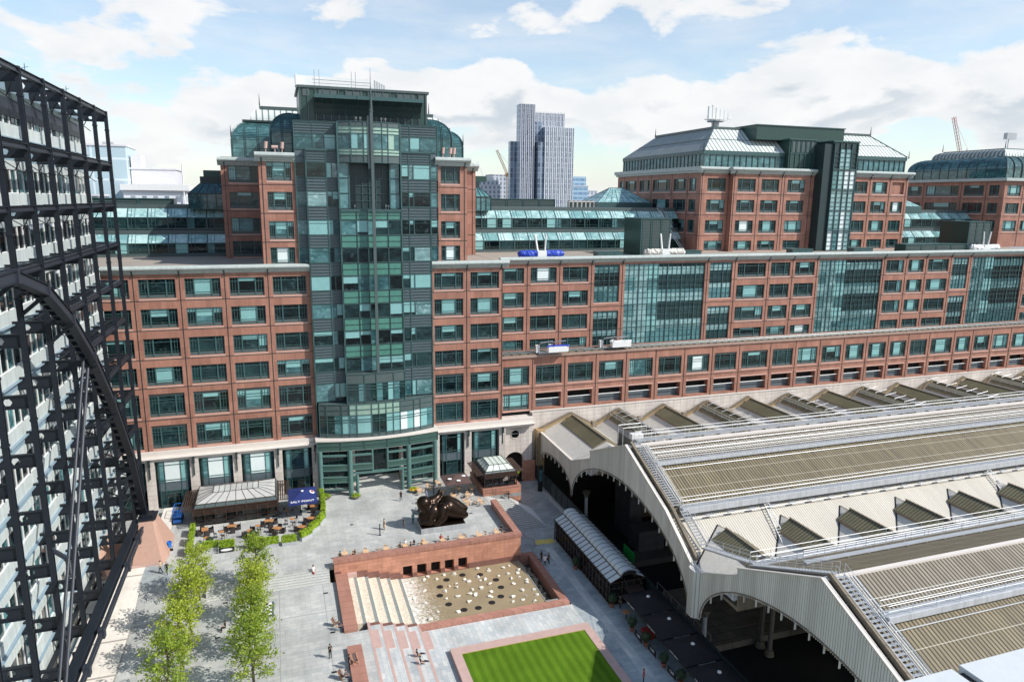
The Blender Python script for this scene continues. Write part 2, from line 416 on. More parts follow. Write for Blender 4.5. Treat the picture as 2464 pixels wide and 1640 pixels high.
def leafmat(name, a, b_, trans=0.35):
    m, nt, b = new_mat(name)
    oi = N(nt, 'ShaderNodeNewGeometry')
    n1 = N(nt, 'ShaderNodeTexNoise', i_Scale=2.2, i_Detail=3.0)
    nt.links.new(oi.outputs['Position'], n1.inputs['Vector'])
    cr = N(nt, 'ShaderNodeMapRange'); cr.inputs['From Min'].default_value = 0.35; cr.inputs['From Max'].default_value = 0.65
    nt.links.new(n1.outputs['Fac'], cr.inputs['Value'])
    mx = N(nt, 'ShaderNodeMixRGB'); mx.inputs[1].default_value = c4(a); mx.inputs[2].default_value = c4(b_)
    nt.links.new(cr.outputs[0], mx.inputs[0])
    nt.links.new(mx.outputs[0], b.inputs['Base Color'])
    b.inputs['Roughness'].default_value = 0.55
    tr = N(nt, 'ShaderNodeBsdfTranslucent'); nt.links.new(mx.outputs[0], tr.inputs['Color'])
    ms = N(nt, 'ShaderNodeMixShader'); ms.inputs[0].default_value = trans
    nt.links.new(b.outputs[0], ms.inputs[1]); nt.links.new(tr.outputs[0], ms.inputs[2])
    nt.links.new(ms.outputs[0], nt.nodes['Material Output'].inputs['Surface'])
    MATS[name] = m
    return m
LEAF = leafmat('spring_leaves', (0.30, 0.40, 0.035), (0.52, 0.58, 0.07), 0.45)
LEAF2 = leafmat('green_leaves', (0.19, 0.30, 0.03), (0.40, 0.49, 0.06), 0.45)
HEDGE = leafmat('hedge_leaves', (0.20, 0.34, 0.02), (0.44, 0.56, 0.04), 0.3)
DARKLEAF = leafmat('bay_leaves', (0.025, 0.05, 0.02), (0.06, 0.09, 0.035), 0.15)

# grass with mowing stripes along y
def grass_mat():
    m, nt, b = new_mat('mown_grass')
    geo = N(nt, 'ShaderNodeNewGeometry')
    sep = N(nt, 'ShaderNodeSeparateXYZ'); nt.links.new(geo.outputs['Position'], sep.inputs[0])
    nw = N(nt, 'ShaderNodeTexNoise', i_Scale=0.8, i_Detail=2.0); nt.links.new(geo.outputs['Position'], nw.inputs['Vector'])
    ma = N(nt, 'ShaderNodeMath', operation='MULTIPLY_ADD'); ma.inputs[1].default_value = 0.25
    nt.links.new(nw.outputs['Fac'], ma.inputs[0]); nt.links.new(sep.outputs[0], ma.inputs[2])
    s = N(nt, 'ShaderNodeMath', operation='SINE'); ml = N(nt, 'ShaderNodeMath', operation='MULTIPLY'); ml.inputs[1].default_value = 2 * math.pi / 1.05
    nt.links.new(ma.outputs[0], ml.inputs[0]); nt.links.new(ml.outputs[0], s.inputs[0])
    mr = N(nt, 'ShaderNodeMapRange', interpolation_type='SMOOTHSTEP'); mr.inputs['From Min'].default_value = -0.6; mr.inputs['From Max'].default_value = 0.6
    nt.links.new(s.outputs[0], mr.inputs['Value'])
    mx = N(nt, 'ShaderNodeMixRGB'); mx.inputs[1].default_value = (0.074, 0.150, 0.009, 1); mx.inputs[2].default_value = (0.103, 0.190, 0.013, 1)
    nt.links.new(mr.outputs[0], mx.inputs[0])
    n2 = N(nt, 'ShaderNodeTexNoise', i_Scale=7.0, i_Detail=6.0, i_Roughness=0.8); nt.links.new(geo.outputs['Position'], n2.inputs['Vector'])
    r2 = N(nt, 'ShaderNodeMapRange'); r2.inputs['From Min'].default_value = 0.3; r2.inputs['From Max'].default_value = 0.7
    r2.inputs['To Min'].default_value = 0.72; r2.inputs['To Max'].default_value = 1.28
    n5 = N(nt, 'ShaderNodeTexNoise', i_Scale=0.35, i_Detail=5.0); nt.links.new(geo.outputs['Position'], n5.inputs['Vector'])
    av = N(nt, 'ShaderNodeMath', operation='MULTIPLY_ADD'); av.inputs[1].default_value = 0.5; nt.links.new(n2.outputs['Fac'], av.inputs[0])
    hv = N(nt, 'ShaderNodeMath', operation='MULTIPLY'); hv.inputs[1].default_value = 0.5; nt.links.new(n5.outputs['Fac'], hv.inputs[0]); nt.links.new(hv.outputs[0], av.inputs[2])
    nt.links.new(av.outputs[0], r2.inputs['Value'])
    sc = N(nt, 'ShaderNodeVectorMath', operation='SCALE'); nt.links.new(mx.outputs[0], sc.inputs[0]); nt.links.new(r2.outputs[0], sc.inputs['Scale'])
    nt.links.new(sc.outputs[0], b.inputs['Base Color']); b.inputs['Roughness'].default_value = 0.9
    b.inputs['Specular IOR Level'].default_value = 0.1
    return m
GRASS = grass_mat()

def water_mat(name, base, foam, lo, hi, scale, streak=(1, 1, 1)):
    m, nt, b = new_mat(name)
    geo = N(nt, 'ShaderNodeNewGeometry')
    mp = N(nt, 'ShaderNodeMapping'); mp.inputs['Scale'].default_value = streak
    nt.links.new(geo.outputs['Position'], mp.inputs['Vector'])
    n1 = N(nt, 'ShaderNodeTexNoise', i_Scale=scale, i_Detail=8.0, i_Roughness=0.75, i_Distortion=0.6)
    nt.links.new(mp.outputs[0], n1.inputs['Vector'])
    # foam thins away from the foot of the cascade (world x)
    sep = N(nt, 'ShaderNodeSeparateXYZ'); nt.links.new(geo.outputs['Position'], sep.inputs[0])
    g = N(nt, 'ShaderNodeMapRange'); g.inputs['From Min'].default_value = 13.2; g.inputs['From Max'].default_value = 18.5
    g.inputs['To Min'].default_value = 0.34; g.inputs['To Max'].default_value = 0.0
    nt.links.new(sep.outputs[0], g.inputs['Value'])
    ad = N(nt, 'ShaderNodeMath', operation='ADD'); nt.links.new(n1.outputs['Fac'], ad.inputs[0]); nt.links.new(g.outputs[0], ad.inputs[1])
    mr = N(nt, 'ShaderNodeMapRange', interpolation_type='SMOOTHSTEP'); mr.inputs['From Min'].default_value = lo; mr.inputs['From Max'].default_value = hi
    nt.links.new(ad.outputs[0], mr.inputs['Value'])
    n3 = N(nt, 'ShaderNodeTexNoise', i_Scale=0.5, i_Detail=4.0); nt.links.new(geo.outputs['Position'], n3.inputs['Vector'])
    mb = N(nt, 'ShaderNodeMixRGB'); mb.inputs[1].default_value = c4(base, 0.8); mb.inputs[2].default_value = c4(base, 1.25)
    nt.links.new(n3.outputs['Fac'], mb.inputs[0])
    mx = N(nt, 'ShaderNodeMixRGB'); mx.inputs[2].default_value = c4(foam)
    nt.links.new(mb.outputs[0], mx.inputs[1])
    nt.links.new(mr.outputs[0], mx.inputs[0]); nt.links.new(mx.outputs[0], b.inputs['Base Color'])
    b.inputs['Roughness'].default_value = 0.12
    bp = N(nt, 'ShaderNodeBump', i_Strength=0.5, i_Distance=0.04)
    nt.links.new(n1.outputs['Fac'], bp.inputs['Height']); nt.links.new(bp.outputs[0], b.inputs['Normal'])
    return m
WATER = water_mat('pool_water', (0.31, 0.245, 0.15), (0.85, 0.81, 0.73), 0.60, 0.88, 3.0)
CASCADE = water_mat('falling_water', (0.52, 0.385, 0.20), (0.86, 0.80, 0.70), 0.60, 1.02, 4.5, (1, 1, 1))
DARKWATER = noisy('dark_channel_water', (0.05, 0.06, 0.05), 0.1, 2, 0.3)
GREYTILE = noisy('grey_wet_stone', (0.27, 0.29, 0.27), 0.3, 3, 0.3, scale2=10)

# ------------------------------------------------------------------ camera
def make_camera():
    f, W = 1690.0, 2464.0
    pitch, roll, yaw = R(11.35), R(0.62), R(18.6)
    fw = Vector((math.sin(yaw) * math.cos(pitch), math.cos(yaw) * math.cos(pitch), -math.sin(pitch)))
    r = Vector((math.cos(yaw), -math.sin(yaw), 0)); u = r.cross(fw)
    r, u = r * math.cos(roll) + u * math.sin(roll), -r * math.sin(roll) + u * math.cos(roll)
    cam = bpy.data.cameras.new('camera'); cam.sensor_width = 36; cam.lens = 36 * f / W
    cam.clip_start = 0.5; cam.clip_end = 20000
    o = bpy.data.objects.new('camera', cam); link(o)
    M = Matrix((r, u, -fw)).transposed().to_4x4()
    M.translation = Vector((0, 0, 46.7))
    o.matrix_world = M
    scene.camera = o
make_camera()

# ------------------------------------------------------------------ light and sky
SUN_AZ, SUN_EL = R(-34), R(41)           # direction towards the sun, measured from +x
sd = Vector((math.cos(SUN_EL) * math.cos(SUN_AZ), math.cos(SUN_EL) * math.sin(SUN_AZ), math.sin(SUN_EL)))
sun = bpy.data.lights.new('sun', 'SUN'); sun.energy = 5.0; sun.angle = R(0.5); sun.color = (1.0, 0.965, 0.91)
so = bpy.data.objects.new('sun', sun); link(so)
so.rotation_euler = sd.to_track_quat('Z', 'Y').to_euler()
so.location = (60, -40, 120)

w = bpy.data.worlds.new('World'); scene.world = w; w.use_nodes = True
nt = w.node_tree; nt.nodes.clear()
sky = nt.nodes.new('ShaderNodeTexSky'); sky.sky_type = 'NISHITA'; sky.sun_disc = False
sky.sun_elevation = SUN_EL; sky.sun_rotation = math.atan2(sd.x, sd.y)
sky.air_density = 1.0; sky.dust_density = 0.6; sky.ozone_density = 1.2
bg1 = nt.nodes.new('ShaderNodeBackground'); bg1.inputs[1].default_value = 0.15
hs = N(nt, 'ShaderNodeHueSaturation'); hs.inputs['Saturation'].default_value = 1.0; hs.inputs['Value'].default_value = 1.0
tint = N(nt, 'ShaderNodeMixRGB', blend_type='MULTIPLY'); tint.inputs[0].default_value = 1.0; tint.inputs[2].default_value = (1.16, 1.22, 1.20, 1)
nt.links.new(sky.outputs[0], hs.inputs['Color']); nt.links.new(hs.outputs[0], tint.inputs[1]); nt.links.new(tint.outputs[0], bg1.inputs[0])
# clouds: a layer of cumulus, mapped by view direction with the flattening of a real cloud deck
tc = N(nt, 'ShaderNodeTexCoord')
nrm = N(nt, 'ShaderNodeVectorMath', operation='NORMALIZE'); nt.links.new(tc.outputs['Generated'], nrm.inputs[0])
sp = N(nt, 'ShaderNodeSeparateXYZ'); nt.links.new(nrm.outputs[0], sp.inputs[0])
def cloud_noise(scale, zs, seed, detail=10.0, rough=0.52, dist=0.25):
    mp = N(nt, 'ShaderNodeMapping'); mp.inputs['Scale'].default_value = (1, 1, zs); mp.inputs['Location'].default_value = seed
    nt.links.new(nrm.outputs[0], mp.inputs['Vector'])
    nz = N(nt, 'ShaderNodeTexNoise', i_Scale=scale, i_Detail=detail, i_Roughness=rough, i_Distortion=dist)
    nt.links.new(mp.outputs[0], nz.inputs['Vector'])
    return nz.outputs['Fac']
def mrange(src, a, b_, c=0.0, d=1.0, smooth=True):
    m_ = N(nt, 'ShaderNodeMapRange', interpolation_type='SMOOTHSTEP' if smooth else 'LINEAR')
    for k_, v_ in (('From Min', a), ('From Max', b_), ('To Min', c), ('To Max', d)): m_.inputs[k_].default_value = v_
    nt.links.new(src, m_.inputs['Value']); return m_.outputs[0]
def math2(op, a, b_):
    m_ = N(nt, 'ShaderNodeMath', operation=op)
    for k_, v_ in enumerate((a, b_)):
        if isinstance(v_, (int, float)): m_.inputs[k_].default_value = v_
        else: nt.links.new(v_, m_.inputs[k_])
    return m_.outputs[0]
SEED = (1.1, 3.4, 0.0)
big = cloud_noise(5.2, 2.3, SEED, 12.0, 0.52, 0.2)
# the same field a little higher up: where it is thicker above, the cloud base is in shade
big_up = cloud_noise(5.2, 2.3, (SEED[0], SEED[1], SEED[2] + 0.07), 9.0, 0.52, 0.2)
band = math2('MULTIPLY', mrange(sp.outputs[2], 0.0, 0.08), mrange(sp.outputs[2], 0.115, 0.19, 1.0, 0.0))
dens = math2('SUBTRACT', math2('ADD', big, math2('MULTIPLY', band, 0.15)), 0.025)
dens = math2('SUBTRACT', dens, mrange(sp.outputs[2], 0.26, 0.45, 0.0, 0.22))
cover = mrange(dens, 0.485, 0.56)
shade = math2('MULTIPLY', mrange(math2('SUBTRACT', big_up, big), -0.02, 0.09), mrange(dens, 0.53, 0.66))
puff = mrange(cloud_noise(11.0, 2.0, (5, 1, 2), 6.0, 0.55), 0.35, 0.7)
sh = N(nt, 'ShaderNodeMixRGB'); sh.inputs[1].default_value = (1.0, 1.0, 1.0, 1); sh.inputs[2].default_value = (0.64, 0.71, 0.78, 1)
nt.links.new(math2('ADD', math2('MULTIPLY', shade, 0.80), math2('MULTIPLY', puff, 0.30)), sh.inputs[0])
bg2 = nt.nodes.new('ShaderNodeBackground'); bg2.inputs[1].default_value = 0.98
nt.links.new(sh.outputs[0], bg2.inputs[0])
veil = mrange(cloud_noise(6.0, 4.0, (9, 4, 1), 8.0, 0.6), 0.35, 0.75, 0.22, 0.55)
veil = math2('MULTIPLY', veil, mrange(sp.outputs[2], 0.28, 0.5, 1.0, 0.15))
haze = mrange(sp.outputs[2], -0.02, 0.11, 0.92, 0.0)
alpha = math2('MULTIPLY', math2('MAXIMUM', math2('MAXIMUM', cover, haze), veil), 0.97)
alpha = math2('MULTIPLY', alpha, mrange(sp.outputs[2], -0.12, -0.02))
mix = nt.nodes.new('ShaderNodeMixShader'); out = nt.nodes.new('ShaderNodeOutputWorld')
nt.links.new(alpha, mix.inputs[0]); nt.links.new(bg1.outputs[0], mix.inputs[1]); nt.links.new(bg2.outputs[0], mix.inputs[2])
nt.links.new(mix.outputs[0], out.inputs[0])

scene.view_settings.view_transform = 'Standard'; scene.view_settings.look = 'None'
scene.view_settings.exposure = 0; scene.view_settings.gamma = 1
scene.render.engine = 'CYCLES'
scene.cycles.max_bounces = 6; scene.cycles.diffuse_bounces = 3; scene.cycles.glossy_bounces = 3
scene.cycles.transparent_max_bounces = 8
scene.cycles.use_denoising = True
# ================================================================== red granite office building
_winc = {}
def win_meshes(w, h, style):
    """frame mesh for an opening w x h; local x across, y into the wall, z up"""
    key = (round(w, 1), round(h, 1), style)
    if key in _winc: return _winc[key]
    mb = MB(); t = 0.07
    lo = 0.0
    if style in ('office', 'tall'):
        lo = 0.5
        mb.box(0.0, w, -0.05, 0.05, 0.0, lo, 1)
    top = h
    if style == 'tall':
        mb.box(0.0, w, -0.05, 0.05, h - 0.42, h, 1); top = h - 0.42
    mb.box(0, 0.09, -0.08, 0.04, lo, top); mb.box(w - 0.09, w, -0.08, 0.04, lo, top)
    if style != 'tall': mb.box(0.09, w - 0.09, -0.08, 0.04, h - 0.09, h)
    if style in ('office', 'tall'):
        for fx, tw in ((0.085, 0.05), (0.165, 0.05), (0.255, 0.17), (0.745, 0.17), (0.835, 0.05), (0.915, 0.05)):
            mb.box(w * fx - tw / 2, w * fx + tw / 2, -0.12 if tw > 0.1 else -0.07, 0.03, lo - (0.3 if tw > .1 else 0), top)
        mb.box(0.09, w - 0.09, -0.06, 0.02, top - 0.62, top - 0.55)
        mb.box(0.09, w - 0.09, -0.06, 0.02, lo + 0.22, lo + 0.28)
        if style == 'tall': mb.box(0.09, w - 0.09, -0.06, 0.02, top - 1.05, top - 0.99)
    elif style == 'simple':
        n = max(1, int(w / 1.3))
        for i in range(1, n): mb.box(w * i / n - 0.04, w * i / n + 0.04, -0.07, 0.03, lo, top)
        mb.box(0.09, w - 0.09, -0.06, 0.02, h * 0.68, h * 0.68 + 0.06)
        mb.box(0.0, w, -0.05, 0.05, 0.0, 0.35, 1)
    elif style == 'atrium':
        n = max(3, int(round(w / 1.02)))
        for i in range(1, n):
            tw = 0.16 if i % 3 == 0 else 0.08
            mb.box(w * i / n - tw / 2, w * i / n + tw / 2, -0.14 if tw > .1 else -0.09, 0.03, 0, h)
        m = max(2, int(round(h / 1.05)))
        for j in range(1, m):
            mb.box(0.09, w - 0.09, -0.07, 0.02, h * j / m - 0.035, h * j / m + 0.035)
        mb.box(0.09, w - 0.09, -0.08, 0.04, 0, 0.09)
    me = mb.mesh('window_frame', [WIN_FR, STEEL_MID] if style != 'atrium' else [STEEL_TL, STEEL_MID])
    _winc[key] = me
    return me

_panec = {}
def pane_mesh(w, h, style, var):
    key = (round(w, 1), round(h, 1), style, var)
    if key in _panec: return _panec[key]
    mb = MB()
    def cell(x0, x1, z0, z1, m):
        if x1 - x0 > 1e-3 and z1 - z0 > 1e-3: mb.poly([(x0, 0, z0), (x1, 0, z0), (x1, 0, z1), (x0, 0, z1)], m)
    if style == 'atrium':
        # stacked floors seen through the glass: pale slab edges, dark floors and a bright stair bay at one side
        nf = max(1, int(round(h / 4.35))); fh = h / nf
        s = 0.42 if w > 12 else 0.0
        for k in range(nf):
            z0 = k * fh
            cell(w * s, w, z0 + fh * 0.56, z0 + fh * 0.86, 4)
            cell(w * s, w, z0 + fh * 0.86, z0 + fh, 1 if k % 2 else 0)
            cell(w * s, w, z0, z0 + fh * 0.56, 1 if (k + var) % 3 == 0 else 0)
            if s:
                cell(0, w * 0.14, z0, z0 + fh * 0.5, 1); cell(0, w * 0.14, z0 + fh * 0.5, z0 + fh, 4)
                cell(w * 0.14, w * 0.28, z0, z0 + fh, 4); cell(w * 0.28, w * s, z0, z0 + fh * 0.45, 1); cell(w * 0.28, w * s, z0 + fh * 0.45, z0 + fh, 2)
    else:
        c = {0: (0, 0, 0), 1: (0, 1, 0), 2: (0, .5, 0), 3: (0, .25, 0), 4: (.9, .95, .9), 5: (1, 0, 0), 6: (.3, .55, .35), 7: (0, 1, 0), 8: (0, 0, 1), 9: (0, .35, .8)}[var]
        bm = 3 if var == 7 else 2
        xs = (0, w * .255, w * .745, w)
        lo = 0.5 if style in ('office', 'tall') else 0.2
        top = h - (0.42 if style == 'tall' else 0)
        for i in range(3):
            zb = top - (top - lo) * c[i]
            gm = 1 if (var in (5, 6) and i == 1) else 0
            cell(xs[i], xs[i + 1], lo, zb, gm); cell(xs[i], xs[i + 1], zb, top, bm)
    me = mb.mesh('window_pane', [GL_DARK, GL_TEAL, GL_BLIND, GL_BRIGHT, GL_ATR])
    _panec[key] = me
    return me

def add_window(parent, loc, w, h, style='office', var=None, rz=0.0, name='window', depth=0.28):
    """loc: lower left corner of the opening on the wall face"""
    if var is None:
        var = rnd.choices([0, 1, 2, 3, 4, 5, 6, 7, 8, 9], [30, 12, 10, 12, 5, 4, 8, 2, 5, 5])[0]
    c, s = math.cos(rz), math.sin(rz)
    p = (loc[0] - s * depth, loc[1] + c * depth, loc[2])
    wo = inst(name, win_meshes(w, h, style), p, parent, rz)
    po = inst('pane', pane_mesh(w, h, style, var), (0, 0, 0), wo, 0, world=False)
    return wo

def wall_mesh(x0, x1, z0, z1, holes, depth=0.4, xr=None):
    """wall face at y=0 with openings (hx0,hx1,hz0,hz1) and reveals to y=depth"""
    mb = MB()
    xs = sorted(set([round(v, 3) for v in [x0, x1] + [h[0] for h in holes] + [h[1] for h in holes]]))
    zs = sorted(set([round(v, 3) for v in [z0, z1] + [h[2] for h in holes] + [h[3] for h in holes]]))
    for j in range(len(zs) - 1):
        zc = (zs[j] + zs[j + 1]) / 2
        row = [h for h in holes if h[2] < zc < h[3]]
        i = 0
        while i < len(xs) - 1:
            xc = (xs[i] + xs[i + 1]) / 2
            if any(h[0] < xc < h[1] for h in row): i += 1; continue
            k = i
            while k + 1 < len(xs) - 1 and not any(h[0] < (xs[k + 1] + xs[k + 2]) / 2 < h[1] for h in row): k += 1
            mb.poly([(xs[i], 0, zs[j]), (xs[k + 1], 0, zs[j]), (xs[k + 1], 0, zs[j + 1]), (xs[i], 0, zs[j + 1])])
            i = k + 1
    for h in holes:
        a, b, c, d = h[:4]
        mb.poly([(a, 0, c), (a, depth, c), (b, depth, c), (b, 0, c)]); mb.poly([(a, 0, d), (b, 0, d), (b, depth, d), (a, depth, d)])
        mb.poly([(a, 0, c), (a, 0, d), (a, depth, d), (a, depth, c)]); mb.poly([(b, 0, c), (b, depth, c), (b, depth, d), (b, 0, d)])
        if len(h) > 4 and h[4]:        # pale sill course just under the opening
            mb.box(a - 0.05, b + 0.05, -0.03, 0.05, c - 0.30, c - 0.012, 1)
    return mb

def placed(mb, name, mats, loc, rz, parent):
    o = bpy.data.objects.new(name, mb.mesh(name, mats)); link(o)
    o.location = loc; o.rotation_euler = (0, 0, rz)
    adopt(o, parent)
    return o

def facade(root, loc, rz, x0, x1, z0, z1, holes, vj=(), hj=(), mat=None, name='wall', depth=0.4, wstyle=True):
    """holes: (x0,x1,z0,z1,sill,style,var) in the local frame of the wall"""
    mb = wall_mesh(x0, x1, z0, z1, holes, depth)
    placed(mb, name, [mat or GRANITE, GRANITE_PALE], loc, rz, root)
    c, s = math.cos(rz), math.sin(rz)
    for h in holes:
        if len(h) > 5 and h[5]:
            p = (loc[0] + c * h[0], loc[1] + s * h[0], loc[2] + h[2])
            add_window(root, p, h[1] - h[0], h[3] - h[2], h[5], h[6] if len(h) > 6 else None, rz, depth=0.26)
    if vj or hj:
        sb = MB()
        for x, a, b in vj: sb.box(x - 0.045, x + 0.045, -0.05, 0.02, a, b)
        for z, a, b in hj: sb.box(a, b, -0.035, 0.02, z - 0.04, z + 0.04)
        placed(sb, 'joint_strip', [STEEL_DK], loc, rz, root)

CORN = [(0.0, 0.0), (0.0, -0.55), (-0.18, -0.5), (-0.22, -0.3), (-0.45, -0.22), (-0.5, 0.0), (-0.85, 0.12), (-1.02, 0.38), (-0.98, 0.66), (-0.75, 0.84), (0.2, 0.9), (0.2, 0.0)]
def cornice(root, x0, x1, y, z, joints, sc=0.84, name='cornice', bn=True):
    mb = MB(); mb.extrude_x([(y + a * sc, z + b * sc) for a, b in CORN], x0, x1)
    mb.build(name, CORNICE, root)
    if bn:
        b2 = MB()
        for x in joints:
            b2.box(x - 0.10, x + 0.10, y - 0.62 * sc, y - 0.02, z - 0.25 * sc, z + 0.05 * sc)
            b2.box(x - 0.07, x + 0.07, y - 0.30 * sc, y - 0.02, z - 0.95 * sc, z - 0.25 * sc)
        b2.build('cornice_bracket', STEEL_DK, root)

ZF = [31.8, 27.45, 23.1, 18.8, 13.9, 9.2]
WZ = [(32.15, 34.95, 'office'), (27.8, 30.6, 'office'), (23.45, 26.25, 'office'), (19.15, 21.95, 'office'), (14.35, 17.9, 'tall'), (9.45, 13.0, 'tall')]
# ---------------- main block with the glass tower
F1 = thing('office_building', 'red granite office building with dark windows on cream stone base behind cafe terrace', 'building', (5, 112, 0))
jx = [-31.78, -25.68, -19.58, -13.48, -7.38, -1.28]
holes = []
for x in jx:
    for a, b, st in WZ: holes.append((x + 0.62, x + 5.5, a, b, True, st, None if x > -26 else 0))
facade(F1, (0, 112, 0), 0, -60, 4.85, 9.0, 36.0, holes, [(x, 9.1, 36) for x in jx], [(z, -60, 4.8) for z in ZF[:5]])
holes = []
for x in (23.6, 29.7):
    for a, b, st in WZ: holes.append((x + 0.62, x + (5.5 if x < 25 else 5.6), a, b, True, st))
facade(F1, (0, 112, 0), 0, 23.6, 35.95, 9.0, 36.0, holes, [(x, 9.1, 36) for x in (29.7, 35.85)], [(z, 23.7, 35.9) for z in ZF[:5]])
cornice(F1, -60, 4.9, 112, 36.1, [x for x in jx])
cornice(F1, 23.6, 36.9, 112, 36.1, [29.7, 35.6])
b = MB(); b.box(-60, 35.95, 112.55, 136, 0.02, 36.15, 0); b.build('building_body', DARKVOID, F1)
b = MB(); b.box(-60, 36.2, 112.0, 200, 36.16, 36.32, 0); b.build('roof_deck', DECK, F1)
# return wall where the taller front steps back
b = MB(); b.poly([(35.96, 112.0, 9), (35.96, 117.3, 9), (35.96, 117.3, 36), (35.96, 112.0, 36)]); b.build('return_wall', GRANITE, F1)

# cream stone base: band, moulding and pillars
for (xa, xb) in ((-60, 4.8), (23.7, 41.8)):
    b = MB()
    b.box(xa, xb, 111.55, 112.5, 8.35, 9.08)
    b.extrude_x([(111.95, 8.34), (111.15, 8.34), (111.05, 8.1), (111.25, 7.95), (111.4, 7.6), (111.95, 7.6)], xa, xb)
    b.build('stone_band', CREAM_PLAIN, F1)
for x in jx + [4.35, 24.1, 29.7, 35.9]:
    b = MB(); w = 0.62
    if x == 4.35: b.box(x - .5, x + .42, 111.45, 112.6, 0.0, 7.58)
    elif x > 35: b.box(x - .62, x + 0.55, 111.2, 112.6, 0.0, 7.58)
    else: b.box(x - w, x + w, 111.35, 112.6, 0.0, 7.58)
    b.build('pillar', CREAM, F1)
    b = MB(); b.box(x - 0.16, x + 0.16, 110.85, 111.15, 7.0, 8.0); b.box(x - 0.06, x + 0.06, 111.1, 111.34, 5.0, 7.5); b.build('bracket', STEEL_DK, F1)

def bay_window(x0, x1, var, sign=None):
    """projecting shop bay: glazed bow over a dark panel over a glazed door"""
    y0, y1, q = 112.5, 111.6, 0.55
    P4 = [(x0, y0), (x0 + q, y1), (x1 - q, y1), (x1, y0)]
    fr = MB()
    for (a, c) in P4: fr.box(a - 0.05, a + 0.05, c - 0.05, c + 0.05, 0.1, 7.6)
    w = (x1 - q) - (x0 + q)
    for f in (0.0, 0.2, 0.8, 1.0):
        x = x0 + q + w * f
        fr.box(x - 0.05, x + 0.05, y1 - 0.06, y1 + 0.03, 0.1, 7.6)
    for z in (2.75, 4.15, 4.5, 6.9, 7.5):
        for a, c in zip(P4[:-1], P4[1:]): fr.beam((a[0], a[1], z), (c[0], c[1], z), 0.1, 0.09)
    o = fr.build('bay_window', [STEEL_TL], F1)
    g = MB()
    for k, (a, c) in enumerate(zip(P4[:-1], P4[1:])):
        def q4(z0, z1, m, xa=0.0, xb=1.0):
            p = (a[0] + (c[0] - a[0]) * xa, a[1] + (c[1] - a[1]) * xa + 0.02); r = (a[0] + (c[0] - a[0]) * xb, a[1] + (c[1] - a[1]) * xb + 0.02)
            g.poly([(p[0], p[1], z0), (r[0], r[1], z0), (r[0], r[1], z1), (p[0], p[1], z1)], m)
        q4(0.0, 2.7, 0)
        if k == 1:
            q4(4.2, 7.5, 1, 0, .2); q4(4.2, 7.5, 2 if var else 0, .2, .8); q4(4.2, 7.5, 3, .8, 1)
        else: q4(4.2, 7.5, 1 if var else 0)
    pn = g.build('pane', [GL_DARK, GL_TEAL, GL_BRIGHT, GL_BLIND], o)
    pm = MB()
    for a, c in zip(P4[:-1], P4[1:]):
        pm.poly([(a[0], a[1], 2.8), (c[0], c[1], 2.8), (c[0], c[1], 4.12), (a[0], a[1], 4.12)], 0)
    pm.build('spandrel', STEEL_BG, o)
    d = MB(); xc = (x0 + x1) / 2
    for k in (-1, 1):
        d.box(xc + k * 0.52 - 0.46, xc + k * 0.52 + 0.46, y1 - 0.10, y1 - 0.07, 0.05, 2.3, 0)
        for s in (-0.46, 0.40): d.box(xc + k * 0.52 + s, xc + k * 0.52 + s + 0.06, y1 - 0.14, y1 - 0.101, 0.05, 2.3, 1)
        d.box(xc + k * 0.52 - 0.46, xc + k * 0.52 + 0.46, y1 - 0.135, y1 - 0.102, 2.3, 2.4, 1)
    d.build('door', [GL_DARK, STEEL_TL], o)
for i, x in enumerate(jx): bay_window(x + 0.64, x + (5.46 if i < 5 else 5.1), 1 if i < 5 else 0)
bay_window(24.75, 29.05, 0); bay_window(30.35, 35.25, 0)

